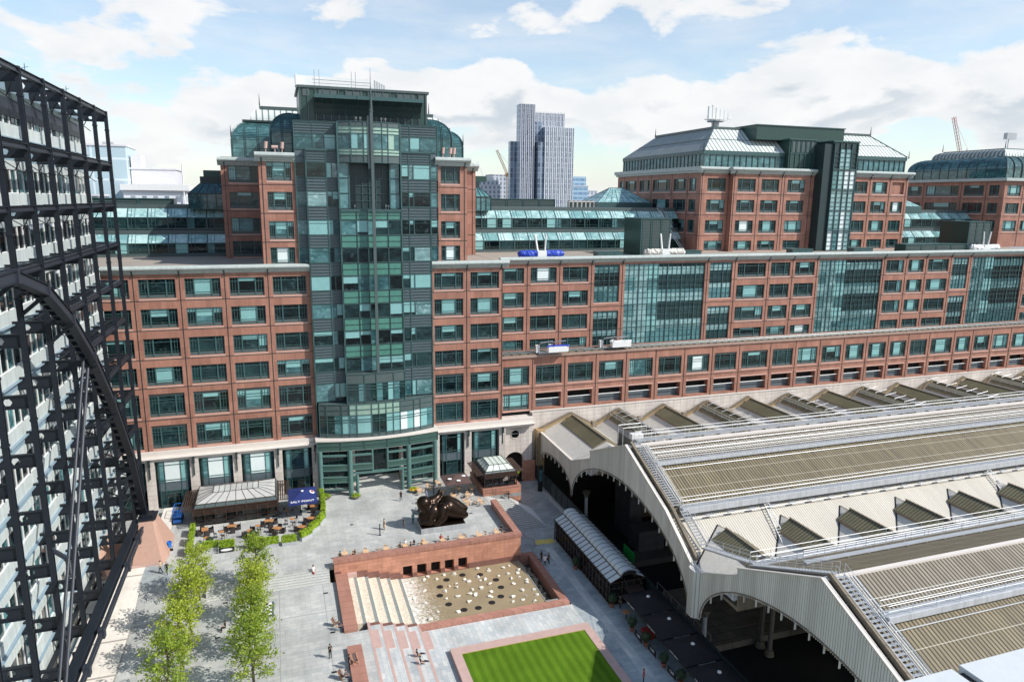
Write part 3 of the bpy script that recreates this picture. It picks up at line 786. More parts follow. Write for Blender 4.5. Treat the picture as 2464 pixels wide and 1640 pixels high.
# round window and arched passage in cream stone to the right
def stone_arch_wall():
    y, x0, x1, z0, z1 = 112.4, 36.46, 41.8, -3.0, 7.6
    cx, cz, r = 38.6, 6.0, 0.8
    ax0, ax1, az = 36.75, 40.35, 0.9; ar = (ax1 - ax0) / 2; ac = (ax0 + ax1) / 2
    mb = MB()
    n = 10
    L = [(x0, z0), (ax0, z0), (ax0, az)] + [(ac - ar * math.cos(math.pi / 2 * i / n), az + ar * math.sin(math.pi / 2 * i / n)) for i in range(1, n + 1)]
    # left half up to the vertical through the round window
    left = L + [(ac, cz - r - 0.6), (cx, cz - r - 0.59), (cx, cz - r)] + [(cx - r * math.sin(math.pi * i / n), cz - r * math.cos(math.pi * i / n)) for i in range(1, n)] + [(cx, cz + r), (cx, z1), (x0, z1)]
    Rr = [(ac + ar * math.cos(math.pi / 2 * i / n), az + ar * math.sin(math.pi / 2 * i / n)) for i in range(n, 0, -1)]
    right = [(x1, z0), (x1, z1), (cx, z1), (cx, cz + r)] + [(cx + r * math.sin(math.pi * i / n), cz + r * math.cos(math.pi * i / n)) for i in range(1, n)] + [(cx, cz - r), (cx, cz - r - 0.59), (ac, cz - r - 0.6)]
    right += [(ac, az + ar)] + [(ac + ar * math.cos(math.pi / 2 * i / n), az + ar * math.sin(math.pi / 2 * i / n)) for i in range(n - 1, 0, -1)] + [(ax1, az), (ax1, z0)]
    for poly in (left, right): mb.poly([(a, y, c) for a, c in poly])
    pts = [(ax0, z0), (ax0, az)] + [(ac - ar * math.cos(math.pi * i / 20), az + ar * math.sin(math.pi * i / 20)) for i in range(1, 20)] + [(ax1, az), (ax1, z0)]
    for a, c in zip(pts[:-1], pts[1:]): mb.poly([(a[0], y, a[1]), (c[0], y, c[1]), (c[0], y + 1.2, c[1]), (a[0], y + 1.2, a[1])])
    cir = [(cx + r * math.cos(2 * math.pi * i / 24), cz + r * math.sin(2 * math.pi * i / 24)) for i in range(25)]
    for a, c in zip(cir[:-1], cir[1:]): mb.poly([(a[0], y, a[1]), (c[0], y, c[1]), (c[0], y + 0.5, c[1]), (a[0], y + 0.5, a[1])])
    mb.build('arched_wall', CREAM, F1)
    g = MB(); g.poly([(cx + 0.85 * math.cos(2 * math.pi * i / 24), y + 0.35, cz + 0.85 * math.sin(2 * math.pi * i / 24)) for i in range(24)])
    g.build('round_window', GL_DARK, F1)
    t = MB(); t.tube([(a, y - 0.03, c) for a, c in cir], 0.06, 6); t.box(cx - 0.8, cx + 0.8, y + 0.28, y + 0.33, cz - 0.04, cz + 0.04); t.build('window_ring', CREAM_PLAIN, F1)
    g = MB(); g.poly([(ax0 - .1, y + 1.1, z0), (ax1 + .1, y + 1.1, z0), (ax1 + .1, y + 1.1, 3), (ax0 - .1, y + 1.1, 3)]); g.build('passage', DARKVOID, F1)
    p = MB(); p.box(x1 - 1.6, x1 + 0.6, y - 0.22, y + .1, -3, 0.9); p.build('granite_plinth', SANDSTONE, F1)
stone_arch_wall()

# ---------------- glass tower front
def curtain(x0, x1, y, floors, div, louvre, matp, glz, wv, name, top=None):
    """storeys of glazing between louvred or coloured spandrels"""
    for k, (za, zb) in enumerate(floors):
        fr = MB()
        xs = [x0 + (x1 - x0) * d for d in div]
        for x in xs: fr.box(x - 0.06, x + 0.06, y - 0.09, y + 0.02, za, zb)
        fr.box(x0, x1, y - 0.07, y + 0.02, za - 0.05, za + 0.05); fr.box(x0, x1, y - 0.07, y + 0.02, zb - 0.05, zb + 0.05)
        if rnd.random() < .5: fr.box(x0, x1, y - 0.05, y + 0.01, zb - 0.5, zb - 0.45)
        o = fr.build('window', [STEEL_TL], F1 if za < 36 else TWR)
        g = MB()
        for a, c in zip(xs[:-1], xs[1:]):
            v = rnd.choices([0, 1, 2, 3], wv)[0]
            if v == 1:
                zz = zb - (zb - za) * rnd.choice([.3, .5, .8, 1]); m = 2
                if zz - za > .05: g.poly([(a, y, za), (c, y, za), (c, y, zz), (a, y, zz)], 0)
                g.poly([(a, y, zz), (c, y, zz), (c, y, zb), (a, y, zb)], 2)
            else: g.poly([(a, y, za), (c, y, za), (c, y, zb), (a, y, zb)], {0: 0, 2: 1, 3: 3}[v])
        g.build('pane', glz, o)
    # spandrels
    for (a0, a1) in zip([f[1] for f in floors] , [f[0] for f in floors[1:]]):
        if a1 - a0 < 0.3: continue
        mb = MB()
        mb.poly([(x0, y, a0), (x1, y, a0), (x1, y, a1), (x0, y, a1)], 0)
        n = 4 if louvre else 2
        for i in range(n + 1):
            z = a0 + 0.12 + (a1 - a0 - 0.24) * i / n
            if louvre: mb.box(x0, x1, y - 0.11, y + 0.02, z - 0.03, z + 0.045, 1)
            else: mb.box(x0, x1, y - 0.06, y + 0.02, z - 0.03, z + 0.03, 1)
        for d in (div if not louvre else (0, div[1], 1)):
            x = x0 + (x1 - x0) * d; mb.box(x - 0.05, x + 0.05, y - 0.10, y + 0.015, a0, a1, 1)
        mb.build(name, [matp, STEEL_TL if louvre else STEEL_DK], TWR)

TWR = thing('tower_block', 'glass and green steel tower block with red wings, curved glass roof and tall mast', 'building', (14.2, 113, 0))
fl = [19.85, 24.1, 28.35, 32.7, 37.0, 41.2, 45.45, 49.65]
FL = [(z, z + 2.2) for z in fl]
GZ = [GL_DARK, GL_TEAL, GL_BLIND, GL_ATR]
curtain(4.95, 9.6, 111.2, [(15.05, 17.9)] + FL + [(53.55, 53.6)], (0, .62, .78, 1), True, STEEL_BG, GZ, (2, 4, 3, 1), 'louvre_spandrel')
curtain(18.75, 23.6, 111.2, [(15.05, 17.6)] + FL + [(53.55, 53.6)], (0, .3, .45, 1), True, STEEL_BG, GZ, (3, 4, 3, 1), 'louvre_spandrel')
curtain(9.62, 18.73, 110.3, FL[:6] + [(44.9, 44.95)], (0, .26, .44, .56, .78, 1), False, JADE, GZ, (4, 4, 3, 0), 'jade_spandrel')
# returns between the planes, and the solid core behind
b = MB()
b.box(5.0, 23.55, 111.35, 112.5, 14.9, 53.6, 0)
b.box(9.7, 18.65, 110.45, 111.3, 18.2, 44.9, 0)
b.build('tower_core', STEEL_DK, TWR)
b = MB(); b.box(9.45, 9.6, 110.2, 111.3, 18.3, 45.1); b.box(18.75, 18.9, 110.2, 111.3, 18.3, 45.1); b.box(4.82, 4.95, 111.1, 112.6, 9.3, 53.8); b.box(23.6, 23.73, 111.1, 112.6, 9.3, 53.8)
b.box(9.4, 9.62, 110.1, 112, 45.1, 57.7); b.box(18.73, 18.95, 110.1, 112, 45.1, 57.7)
b.build('corner_post', STEEL_TL, TWR)
b = MB(); b.box(9.6, 18.75, 110.15, 110.45, 44.72, 45.05); b.box(4.9, 9.4, 111.0, 111.4, 53.55, 53.8); b.box(18.95, 23.7, 111.0, 111.4, 53.55, 53.8); b.build('sill_ledge', STEEL_TL, TWR)
# recessed double-height glazing
b = MB()
b.box(11.0, 17.2, 111.36, 111.42, 45.1, 51.9, 0)
for x in (9.62, 17.2):
    w = 1.4
    for i in range(3):
        b.poly([(x, 110.6, 45.1 + i * 2.27), (x + w, 110.6, 45.1 + i * 2.27), (x + w, 110.6, 47.3 + i * 2.27), (x, 110.6, 47.3 + i * 2.27)], 1)
b.build('recess_glazing', [GL_ATR, GL_TEAL], TWR)
b = MB()
for i in range(7): b.box(10.95 + i * 1.04, 11.03 + i * 1.04, 111.2, 111.35, 45.1, 51.9)
for i in range(7): b.box(11.0, 17.2, 111.22, 111.35, 45.1 + i * 1.13, 45.17 + i * 1.13)
for i in range(4): b.box(9.62, 11.02, 110.5, 110.62, 45.1 + i * 2.27, 45.2 + i * 2.27); b.box(17.2, 18.7, 110.5, 110.62, 45.1 + i * 2.27, 45.2 + i * 2.27)
b.box(10.95, 11.15, 110.5, 111.3, 45.1, 51.9); b.box(17.1, 17.3, 110.5, 111.3, 45.1, 51.9)
b.build('recess_mullion', STEEL_TL, TWR)
# bowed top storey
def arc_pts(x0, x1, yc, k, n, xm=14.2): return [(x0 + (x1 - x0) * i / n, yc + k * (x0 + (x1 - x0) * i / n - xm) ** 2) for i in range(n + 1)]
def bow(x0, x1, yc, k, bands, n, mats, name, parent, rails=(), posts=(), rr=0.05, inner=None):
    p = arc_pts(x0, x1, yc, k, n)
    mb = MB()
    for z0, z1, m in bands:
        for i, (a, c) in enumerate(zip(p[:-1], p[1:])):
            mi = m[i % len(m)] if isinstance(m, (list, tuple)) else m
            mb.poly([(a[0], a[1], z0), (c[0], c[1], z0), (c[0], c[1], z1), (a[0], a[1], z1)], mi)
    o = mb.build(name, mats, parent)
    fr = MB()
    for z in rails:
        for a, c in zip(p[:-1], p[1:]): fr.beam((a[0], a[1] - 0.03, z), (c[0], c[1] - 0.03, z), 0.12, 0.08)
    for i in posts:
        a = p[i]; fr.box(a[0] - rr, a[0] + rr, a[1] - 0.1, a[1] + 0.02, bands[0][0], bands[-1][1])
    if rails or posts: fr.build(name + '_frame', STEEL_TL, o)
    return o
bow(9.62, 18.73, 109.3, 0.045, [(51.9, 53.0, 2), (53.0, 53.9, 3), (53.9, 56.1, (0, 0, 1, 0, 1, 0, 0, 0, 3, 0)), (56.1, 57.1, 3), (57.1, 57.8, 2)], 10,
    [GL_TEAL, GL_BLIND, STEEL_MID, JADE_PALE], 'bowed_window', TWR, (51.92, 53.0, 53.45, 53.9, 56.1, 56.6, 57.1, 57.8), (0, 2, 4, 5, 7, 8, 10))
b = MB(); p = arc_pts(9.62, 18.73, 109.3, 0.045, 10)
b.poly([(a, c, 51.9) for a, c in p] + [(18.73, 111.5, 51.9), (9.62, 111.5, 51.9)]); b.poly([(a, c, 57.81) for a, c in p] + [(18.73, 113, 57.81), (9.62, 113, 57.81)])
b.build('bow_soffit', STEEL_MID, TWR)
# wider top storey each side
for (xa, xb, dv) in ((3.4, 9.4, (0, .45, .72, 1)), (18.95, 24.95, (0, .28, .55, 1))):
    curtain(xa, xb, 112.05, [(49.65, 49.7), (53.85, 56.0), (57.75, 57.8)], dv, True, STEEL_BG, [GL_TEAL, GL_TEAL, GL_BLIND, GL_ATR], (3, 3, 3, 2), 'louvre_spandrel')
for (xa, xb) in ((3.4, 4.93), (23.62, 24.95)):
    curtain(xa, xb, 112.0, FL[4:] , (0, 1), True, STEEL_BG, GZ, (3, 4, 3, 1), 'louvre_spandrel')
b = MB(); b.box(3.45, 24.9, 112.2, 128, 36.35, 57.9, 0); b.build('tower_core', STEEL_DK, TWR)
# crown with louvred panels and a curved canopy
b = MB(); b.box(4.5, 23.6, 113.0, 124, 57.9, 62.6, 0); b.box(4.2, 23.9, 112.8, 124.3, 62.6, 62.95, 1)
for i in range(18):
    x = 4.62 + i * 1.105; b.box(x - 0.06, x + 0.06, 112.85, 113.0, 57.95, 62.55, 1)
for x, w in ((5.0, 1.0), (7.3, 2.6), (11.2, 2.5), (15.2, 2.6), (19.1, 2.6), (22.2, .9)): b.box(x, x + w, 112.92, 112.98, 61.45, 62.4, 2)
b.build('crown', [STEEL_GR, STEEL_MID, STEEL_MID], TWR)
b = MB(); prof = [(113.0, 58.0), (112.9, 58.8), (112.5, 59.7), (111.9, 60.4), (111.0, 60.95), (110.6, 61.05), (110.6, 61.45), (113.0, 61.45)]
b.extrude_x(prof, 6.6, 22.5); b.build('canopy', STEEL_DK, TWR)
b = MB()
for i in range(9): b.tube([(7.6 + i * 1.72, y - 0.03, z) for y, z in prof[:6]], 0.04, 4)
b.box(6.5, 22.6, 110.45, 110.62, 60.98, 61.5); b.build('canopy_rib', STEEL_TL, TWR)
# mast
b = MB(); b.box(14.22, 14.66, 109.0, 109.5, 19.6, 59.6, 0); b.box(13.85, 14.22, 109.2, 109.32, 51, 58.6, 0)
b.cyl((14.45, 109.2, 59.6), (14.45, 109.2, 62.6), 0.2, 8, 0, 0.09); b.cyl((14.45, 109.2, 62.6), (14.45, 109.2, 65.3), 0.055, 6, 0, 0.02)
for i in range(8): b.cyl((14.45, 109.2, 59.2 + i * .35), (14.45, 109.2, 59.3 + i * .35), 0.30 - i * .02, 8, 0)
b.build('mast', STEEL_MID, TWR)
# white screen and rails on the crown
b = MB(); b.box(4.1, 15.4, 115.9, 116.1, 62.95, 64.75); b.box(4.1, 4.3, 113.5, 116, 62.95, 64.6); b.build('roof_screen', WHITE, TWR)
b = MB()
for x in (6.8, 7.5, 12.2, 12.8): b.cyl((x, 113.4, 62.95), (x, 113.4, 65.3), 0.05, 5)
b.tube([(6.5, 113.4, 63.9), (15, 113.4, 63.8)], 0.05, 5); b.tube([(6.5, 113.4, 63.4), (15, 113.4, 63.4)], 0.04, 5)
for i in range(5): b.box(15.6 + i * .35, 15.8 + i * .35, 113.6, 113.8, 62.95, 64.3 - i * .15)
b.build('roof_rail', GALV, TWR)
# floodlights on ledges
for x, y, z in ((12.3, 109.8, 57.85), (12.9, 109.8, 57.85), (16.0, 109.8, 57.85), (16.6, 109.8, 57.85), (11.8, 110.7, 45.1), (16.5, 110.7, 45.1), (16.9, 110.7, 45.1)):
    b = MB(); b.cyl((x, y, z), (x, y, z + .35), 0.03, 5); b.cyl((x, y - .12, z + .4), (x, y + .18, z + .58), 0.16, 8, 0, 0.1); b.build('floodlight', CHROME, TWR)

# brick wings of the tower
def wing(x0, x1, y, wx0, wx1, joint, loggia=False):
    hs = []
    for z in (49.1, 44.8, 40.5, 36.6): hs.append((wx0, wx1, z, z + 2.7, True, 'office'))
    facade(TWR, (0, y, 0), 0, x0, x1, 36.33, 52.3, hs, [(joint, 36.4, 52.2)], [(48.55, x0, x1), (44.35, x0, x1), (40.1, x0, x1)])
    cornice(TWR, x0 - 0.45, x1 + (0.45 if x1 > 25 else 0), y, 52.35, [joint], 0.95)
    b = MB(); b.box(x0 + 0.02, x1 - 0.02, y + 0.45, y + 14, 36.34, 53.1); b.build('wing_body', GRANITE, TWR)
wing(-1.75, 3.38, 112.2, -0.7, 2.85, -1.3)
wing(24.97, 29.85, 112.2, 25.5, 28.65, 29.4)
wing(-8.0, -1.8, 130, -6.85, -2.2, -7.4)
wing(30.0, 36.2, 130, 31.4, 34.3, 35.6)
b = MB(); b.box(-1.5, 3.3, 112.9, 130, 53.1, 53.2); b.box(25, 29.8, 112.9, 130, 53.1, 53.2); b.box(-8, 36, 130.5, 150, 53.12, 53.3); b.build('wing_roof', DECK, TWR)
for xx in (-0.6, 0.7, 1.7, 26.0, 27.2, 27.8):
    b = MB(); b.cyl((xx, 112.7, 53.1), (xx, 112.7, 53.7), .09, 6)
    if xx in (0.7,): b.cyl((xx - .45, 112.7, 53.95), (xx + .45, 112.7, 53.95), .24, 10)
    else: b.cyl((xx, 112.7, 53.75), (xx + .1, 112.7, 54.7), .25, 10)
    b.build('flue', PINK, TWR)

def ring_roof(name, x0, x1, y0, y1, prof, mats, mids, parent, cap=True):
    """roof whose walls step in by prof[i][0] at height prof[i][1] on all four sides"""
    mb = MB()
    for (d0, z0), (d1, z1), m in zip(prof[:-1], prof[1:], mids):
        a = [(x0 + d0, y0 + d0, z0), (x1 - d0, y0 + d0, z0), (x1 - d0, y1 - d0, z0), (x0 + d0, y1 - d0, z0)]
        c = [(x0 + d1, y0 + d1, z1), (x1 - d1, y0 + d1, z1), (x1 - d1, y1 - d1, z1), (x0 + d1, y1 - d1, z1)]
        for i in range(4):
            j = (i + 1) % 4
            mb.poly([a[i], a[j], c[j], c[i]], m if not isinstance(m, tuple) else m[i % 2])
    if cap: mb.poly(c, 0)
    return mb.build(name, mats, parent)
QC = [(0, 0), (0, 2.9)] + [(3.0 - 3.0 * math.cos(math.pi / 2 * i / 8), 2.9 + 3.0 * math.sin(math.pi / 2 * i / 8)) for i in range(1, 9)]
def glass_dome(x0, x1, y0, y1, z0, parent, prof=None, step=2.0, ribm=None, rr_=0.055):
    prof = prof or QC
    pr = [(a, z0 + c) for a, c in prof]
    o = ring_roof('curved_glass_roof', x0, x1, y0, y1, pr, [GL_TEAL, GL_TEAL], [0] * (len(pr) - 1), parent)
    b = MB()
    def sec(x): return x
    n = max(2, int((x1 - x0) / step)); m = max(2, int((y1 - y0) / step))
    for i in range(n + 1):
        x = x0 + (x1 - x0) * i / n
        for dx in (-.12, .12):
            pts = []
            for d, z in pr:
                if x0 + d - 0.01 <= x + dx <= x1 - d + 0.01 or d == 0: pts.append((x + dx, y0 + d - 0.04, z))
            b.tube(pts, rr_, 4)
    for i in range(m + 1):
        y = y0 + (y1 - y0) * i / m
        for xs, sg in ((x0, 1), (x1, -1)):
            pts = [(xs + sg * (d - 0.04), y, z) for d, z in pr if y0 + d <= y <= y1 - d or d == 0]
            b.tube(pts, rr_, 4)
    for (d, z) in pr[1:]:
        b.tube([(x0 + d, y1 - d, z), (x0 + d, y0 + d - .03, z), (x1 - d, y0 + d - .03, z), (x1 - d, y1 - d, z)], 0.04, 4)
    for (d, z), (d2, z2) in zip(pr[:-1], pr[1:]):
        dm, zm = (d + d2) / 2, (z + z2) / 2
        b.tube([(x0 + dm, y0 + dm - .03, zm), (x1 - dm, y0 + dm - .03, zm)], 0.03, 4)
    for (x, s) in ((x0, 1), (x1, -1)): b.tube([(x + s * (d - .03), y0 + d - .03, z) for d, z in pr], 0.12, 6)
    b.build('roof_rib', ribm or STEEL_TL, o)
    return o
glass_dome(-6.0, 33.9, 130.6, 150, 53.3, TWR)
glass_dome(0.2, 28.4, 116.5, 130.3, 53.15, TWR, [(0, 0), (0, 3.2)] + [(3.4 - 3.4 * math.cos(math.pi / 2 * i / 8), 3.2 + 3.2 * math.sin(math.pi / 2 * i / 8)) for i in range(1, 9)], 1.6)
ZP = [(0, 0)] + [(1.6 - 1.6 * math.cos(math.pi / 2 * i / 6), 2.0 * math.sin(math.pi / 2 * i / 6)) for i in range(1, 7)]
ring_roof('seamed_roof', -2.9, 30.9, 133.4, 148, [(a, 59.6 + c) for a, c in ZP] + [(1.5, 62.2)], [ZINC, ZINC_Y_SHADE, STEEL_MID], [(0, 1)] * 6 + [2], TWR)
b = MB(); b.box(-4.2, 32.0, 132.6, 149, 59.25, 59.6); b.build('roof_gutter', STEEL_DK, TWR)
b = MB()
for x, y, z in ((-1.3, 134.5, 62.2), (28.4, 134.5, 62.2), (-6.05, 130.5, 56.5), (33.95, 130.5, 56.5)): b.cyl((x, y, z), (x, y, z + 1.9), .12, 6, 0, .03)
b.build('finial', STEEL_DK, TWR)

# ---------------- bowed storeys and portico over the entrance
bow(9.5, 18.7, 109.0, 0.02, [(14.75, 15.1, 2), (15.1, 18.1, (0, 0, 1, 0, 0, 1, 0, 3, 1, 0)), (18.1, 19.6, 2)], 10, [GL_DARK, GL_TEAL, STEEL_MID, GL_BLIND], 'bowed_window', F1, (14.8, 15.15, 17.1, 17.6, 18.1, 19.6), (0, 3, 5, 8, 10))
bow(5.2, 23.5, 108.75, 0.022, [(9.35, 9.9, 2), (9.9, 13.0, (0, 0, 1, 3, 1, 3, 3, 0, 0, 3, 3, 4, 3, 4, 3, 1)), (13.0, 14.8, (2, 2, 2, 2, 5, 5, 5, 5, 5, 5, 5, 2, 2, 2, 2, 2))], 16,
    [GL_DARK, GL_TEAL, STEEL_MID, GL_BLIND, GL_BRIGHT, JADE_PALE], 'bowed_window', F1, (9.4, 9.95, 11.9, 12.3, 13.0, 13.9, 14.8), (0, 1, 3, 4, 5, 7, 8, 9, 10, 11, 13, 14, 16))
b = MB(); p = arc_pts(5.2, 23.5, 108.75, 0.022, 16); b.poly([(a, c, 14.82) for a, c in p] + [(23.5, 112, 14.82), (5.2, 112, 14.82)])
p = arc_pts(9.5, 18.7, 109.0, 0.02, 10); b.poly([(a, c, 19.62) for a, c in p] + [(18.7, 111, 19.62), (9.5, 111, 19.62)]); 
for x in (9.5, 18.7): b.poly([(x, 109.4, 14.8), (x, 111.3, 14.8), (x, 111.3, 19.6), (x, 109.4, 19.6)])
for x in (5.2, 23.5): b.poly([(x, 110.5, 9.3), (x, 112.3, 9.3), (x, 112.3, 14.8), (x, 110.5, 14.8)])
b.build('bow_roof', STEEL_MID, F1)
bow(4.6, 23.9, 107.95, 0.013, [(7.55, 9.1, 0)], 16, [GREEN_LT], 'portico_fascia', F1, (7.6, 8.35, 9.1), (0, 3, 6, 9, 12, 16))
b = MB(); p = arc_pts(4.4, 24.1, 107.8, 0.013, 16)
b.poly([(a, c, 9.3) for a, c in p] + [(24.1, 112.2, 9.3), (4.4, 112.2, 9.3)]); 
for a, c in zip(p[:-1], p[1:]): b.poly([(a[0], a[1], 9.1), (c[0], c[1], 9.1), (c[0], c[1], 9.3), (a[0], a[1], 9.3)])
b.poly([(a, c, 7.56) for a, c in p] + [(24.1, 112.2, 7.56), (4.4, 112.2, 7.56)])
b.build('portico_coping', CREAM_PLAIN, F1)
yp = lambda x: 107.95 + 0.013 * (x - 14.2) ** 2
for x in (4.95, 9.5, 18.85, 23.4):
    b = MB(); b.cyl((x, yp(x), 0), (x, yp(x), 7.6), 0.40, 16)
    for z in (1.4, 2.7, 4.0, 5.3, 6.6): b.cyl((x, yp(x), z), (x, yp(x), z + .08), 0.425, 16)
    o = b.build('portico_column', TEAL_LT, F1)
for x in (10.55, 17.8):
    b = MB(); b.cyl((x, yp(x), 0), (x, yp(x), 3.7), 0.24, 12); b.build('portico_column', TEAL_LT, F1)
def rail(xa, xb, z, h, m=0, w=0.28):
    n = 6; b = MB()
    for i in range(n):
        x, q = xa + (xb - xa) * i / n, xa + (xb - xa) * (i + 1) / n
        b.beam((x, yp(x), z), (q, yp(q), z), w, h, m)
        if h > .5:
            for dz in (-h / 2, h / 2): b.beam((x, yp(x), z + dz), (q, yp(q), z + dz), w + .16, .14, 1)
    b.build('portico_beam', [GREEN_LT, TEAL_LT], F1)
for xa, xb in ((5.3, 9.2), (19.2, 23.1)):
    rail(xa, xb, 4.75, 0.85); rail(xa, xb, 2.75, 0.85); rail(xa, xb, 6.75, 0.3, 1); rail(xa, xb, 1.1, .12, 1)
rail(9.8, 12.9, 4.75, .85); rail(15.5, 18.5, 4.75, .85); rail(9.8, 12.9, 6.75, .3, 1); rail(15.5, 18.5, 6.75, .3, 1)
rail(9.8, 18.5, 3.75, .3, 1, .5); rail(9.8, 10.35, 2.75, .85); rail(18.0, 18.5, 2.75, .85)
for x in (13.0, 15.4): b = MB(); b.cyl((x, yp(x), 3.9), (x, yp(x), 7.6), .15, 8); b.build('portico_hanger', TEAL_LT, F1)
# glazed back wall of the entrance and its stair
b = MB(); b.box(4.85, 10.2, 112.0, 112.1, 0.02, 7.5, 0); b.box(18.2, 23.6, 112.0, 112.1, 0.02, 7.5, 0); b.box(10.2, 18.2, 112.45, 112.5, 0, 7.5, 0); b.build('lobby_glazing', [GL_DARK], F1)
b = MB()
for i in range(13):
    x = 4.9 + i * 1.55
    if 10.4 < x < 18: b.box(x - .05, x + .05, 112.3, 112.42, 3.8, 7.5)
    else: b.box(x - .06, x + .06, 111.85, 112, 0.02, 7.5)
for z in (2.6, 5.2): b.box(4.9, 10.2, 111.88, 112, z, z + .1); b.box(18.2, 23.6, 111.88, 112, z, z + .1)
b.box(10.1, 10.5, 110.3, 112.4, 0.02, 7.5, 1); b.box(17.9, 18.3, 110.3, 112.4, 0.02, 7.5, 1)
b.build('lobby_mullion', [STEEL_TL, CREAM], F1)
b = MB()
for i in range(9): b.box(10.6, 17.8, 109.0 + i * .38, 109.38 + i * .38 if i < 8 else 112.4, 0.02, 0.15 * (i + 1))
b.build('entrance_stair', STEPS, F1)

# ---------------- long wing to the right
F2 = thing('office_building', 'long red granite office range above the train shed, with glazed stair bays and open gallery', 'building', (100, 117, 0))
UX = [(36.0, 42.2, 'W'), (42.2, 48.4, 'W'), (48.4, 54.7, 'W'), (54.7, 61.0, 'T'), (61.0, 79.3, 'A'), (79.3, 85.6, 'T'), (85.6, 93.5, 'W'), (93.5, 99.4, 'W'), (99.4, 105.5, 'W'),
      (105.5, 123.1, 'A'), (123.1, 129.2, 'W'), (129.2, 134.8, 'W'), (134.8, 142.0, 'W'), (142.0, 147.9, 'T'), (147.9, 165.0, 'A'), (165, 171, 'W')]
hs = []; vj = []
for a, c, t in UX:
    vj.append((c, 19.95, 36))
    if t == 'W':
        for z0, z1, st in WZ[:3]: hs.append((a + .6, c - .62, z0, z1, True, st))
        hs.append((a + .6, c - .62, 20.0, 21.95, False, 'office'))
    elif t == 'T':
        hs.append((a + .55, c - .6, 28.2, 35.2, True, 'atrium', 0)); hs.append((a + .55, c - .6, 20.05, 26.6, False, 'atrium', 1))
    else:
        hs.append((a + .5, c - .5, 20.05, 35.25, False, 'atrium', 0))
facade(F2, (0, 117.2, 0), 0, 36.0, 175, 19.9, 36.0, hs, vj, [(z, 36.0, 175) for z in (31.8, 27.45, 23.1)])
cornice(F2, 36.95, 175, 117.2, 36.1, [c for a, c, t in UX])
LJ = [36.2, 42.3, 48.5, 54.7, 60.9, 67.1, 73.3, 79.5, 85.7, 93.05, 99.2, 105.3, 111.4, 117.4, 123.3, 128.9, 134.8, 142.1, 147.6, 153.4, 159.4, 166]
hs = []
for i, (a, c) in enumerate(zip(LJ[:-1], LJ[1:])):
    hs.append((a + .6, c - .62, 14.35, 17.9, True, 'tall'))
    if i == 0: hs.append((a + .6, c - .62, 9.9, 13.0, True, 'tall', 4))
    else: hs.append((a + .65, c - .65, 9.95, 12.75, False))
facade(F2, (0, 114.0, 0), 0, 36.0, 175, 9.6, 19.4, hs, [(x, 9.6, 19.3) for x in LJ[1:]], [(13.75, 36, 175)], depth=1.3)
# pale lintel course and white rail of the gallery
b = MB(); b2 = MB(); b3 = MB()
for i, (a, c) in enumerate(zip(LJ[:-1], LJ[1:])):
    if i == 0: continue
    b.box(a + .5, c - .5, 113.95, 114.05, 12.76, 13.06)
    b2.cyl((a + .65, 114.35, 11.55), (c - .65, 114.35, 11.55), .075, 6)
    b3.box(a + .66, c - .66, 114.9, 114.96, 9.97, 11.3)
b.build('lintel', GRANITE_PALE, F2); b2.build('gallery_rail', WHITE, F2); b3.build('gallery_glass', GL_TEAL if False else STEEL_BG, F2)
b = MB(); b.box(36.1, 175, 115.35, 117.0, 9.65, 19.35, 0); b.box(36.3, 175, 117.6, 190, 9.65, 36.15, 0); b.build('building_body', DARKVOID, F2)
b = MB(); b.box(36.3, 175, 117.3, 200, 36.16, 36.33); b.build('roof_deck', DECK, F2)
b = MB(); b.box(35.97, 175, 113.75, 117.18, 19.42, 19.75, 0); b.build('ledge', noisy('weathered_ledge', (.36, .245, .20), .7, .6, .15), F2)
b = MB(); b.box(36.0, 175, 114.2, 116.9, 19.76, 19.82); b.build('ledge_deck', ROOF_DIRT_SHADE, F2)
b = MB()
for y in (114.5, 115.0, 115.8, 116.2): b.cyl((36.5, y, 20.05), (175, y, 20.05), .06, 5)
for i in range(90): b.box(37 + i * 1.55, 37.1 + i * 1.55, 114.3, 116.4, 19.82, 19.98)
b.build('cradle_track', STEEL_MID, F2)
b = MB(); b.poly([(41.8, 114.0, -9), (175, 114.0, -9), (175, 114.0, 9.6), (41.8, 114.0, 9.6)]); b.poly([(41.8, 112.4, -3), (41.8, 114, -3), (41.8, 114, 9.6), (41.8, 112.4, 9.6)])
b.box(36.0, 41.8, 111.7, 112.9, 7.62, 9.0)
b.poly([(36.0, 111.7, 9.01), (41.8, 111.7, 9.01), (41.8, 114, 9.01), (36.0, 114, 9.01)])
b.build('stone_base', CREAM, F2)
b = MB(); b.box(41.8, 175, 113.9, 113.99, 9.3, 9.55); b.build('stone_course', CREAM_PLAIN, F2)
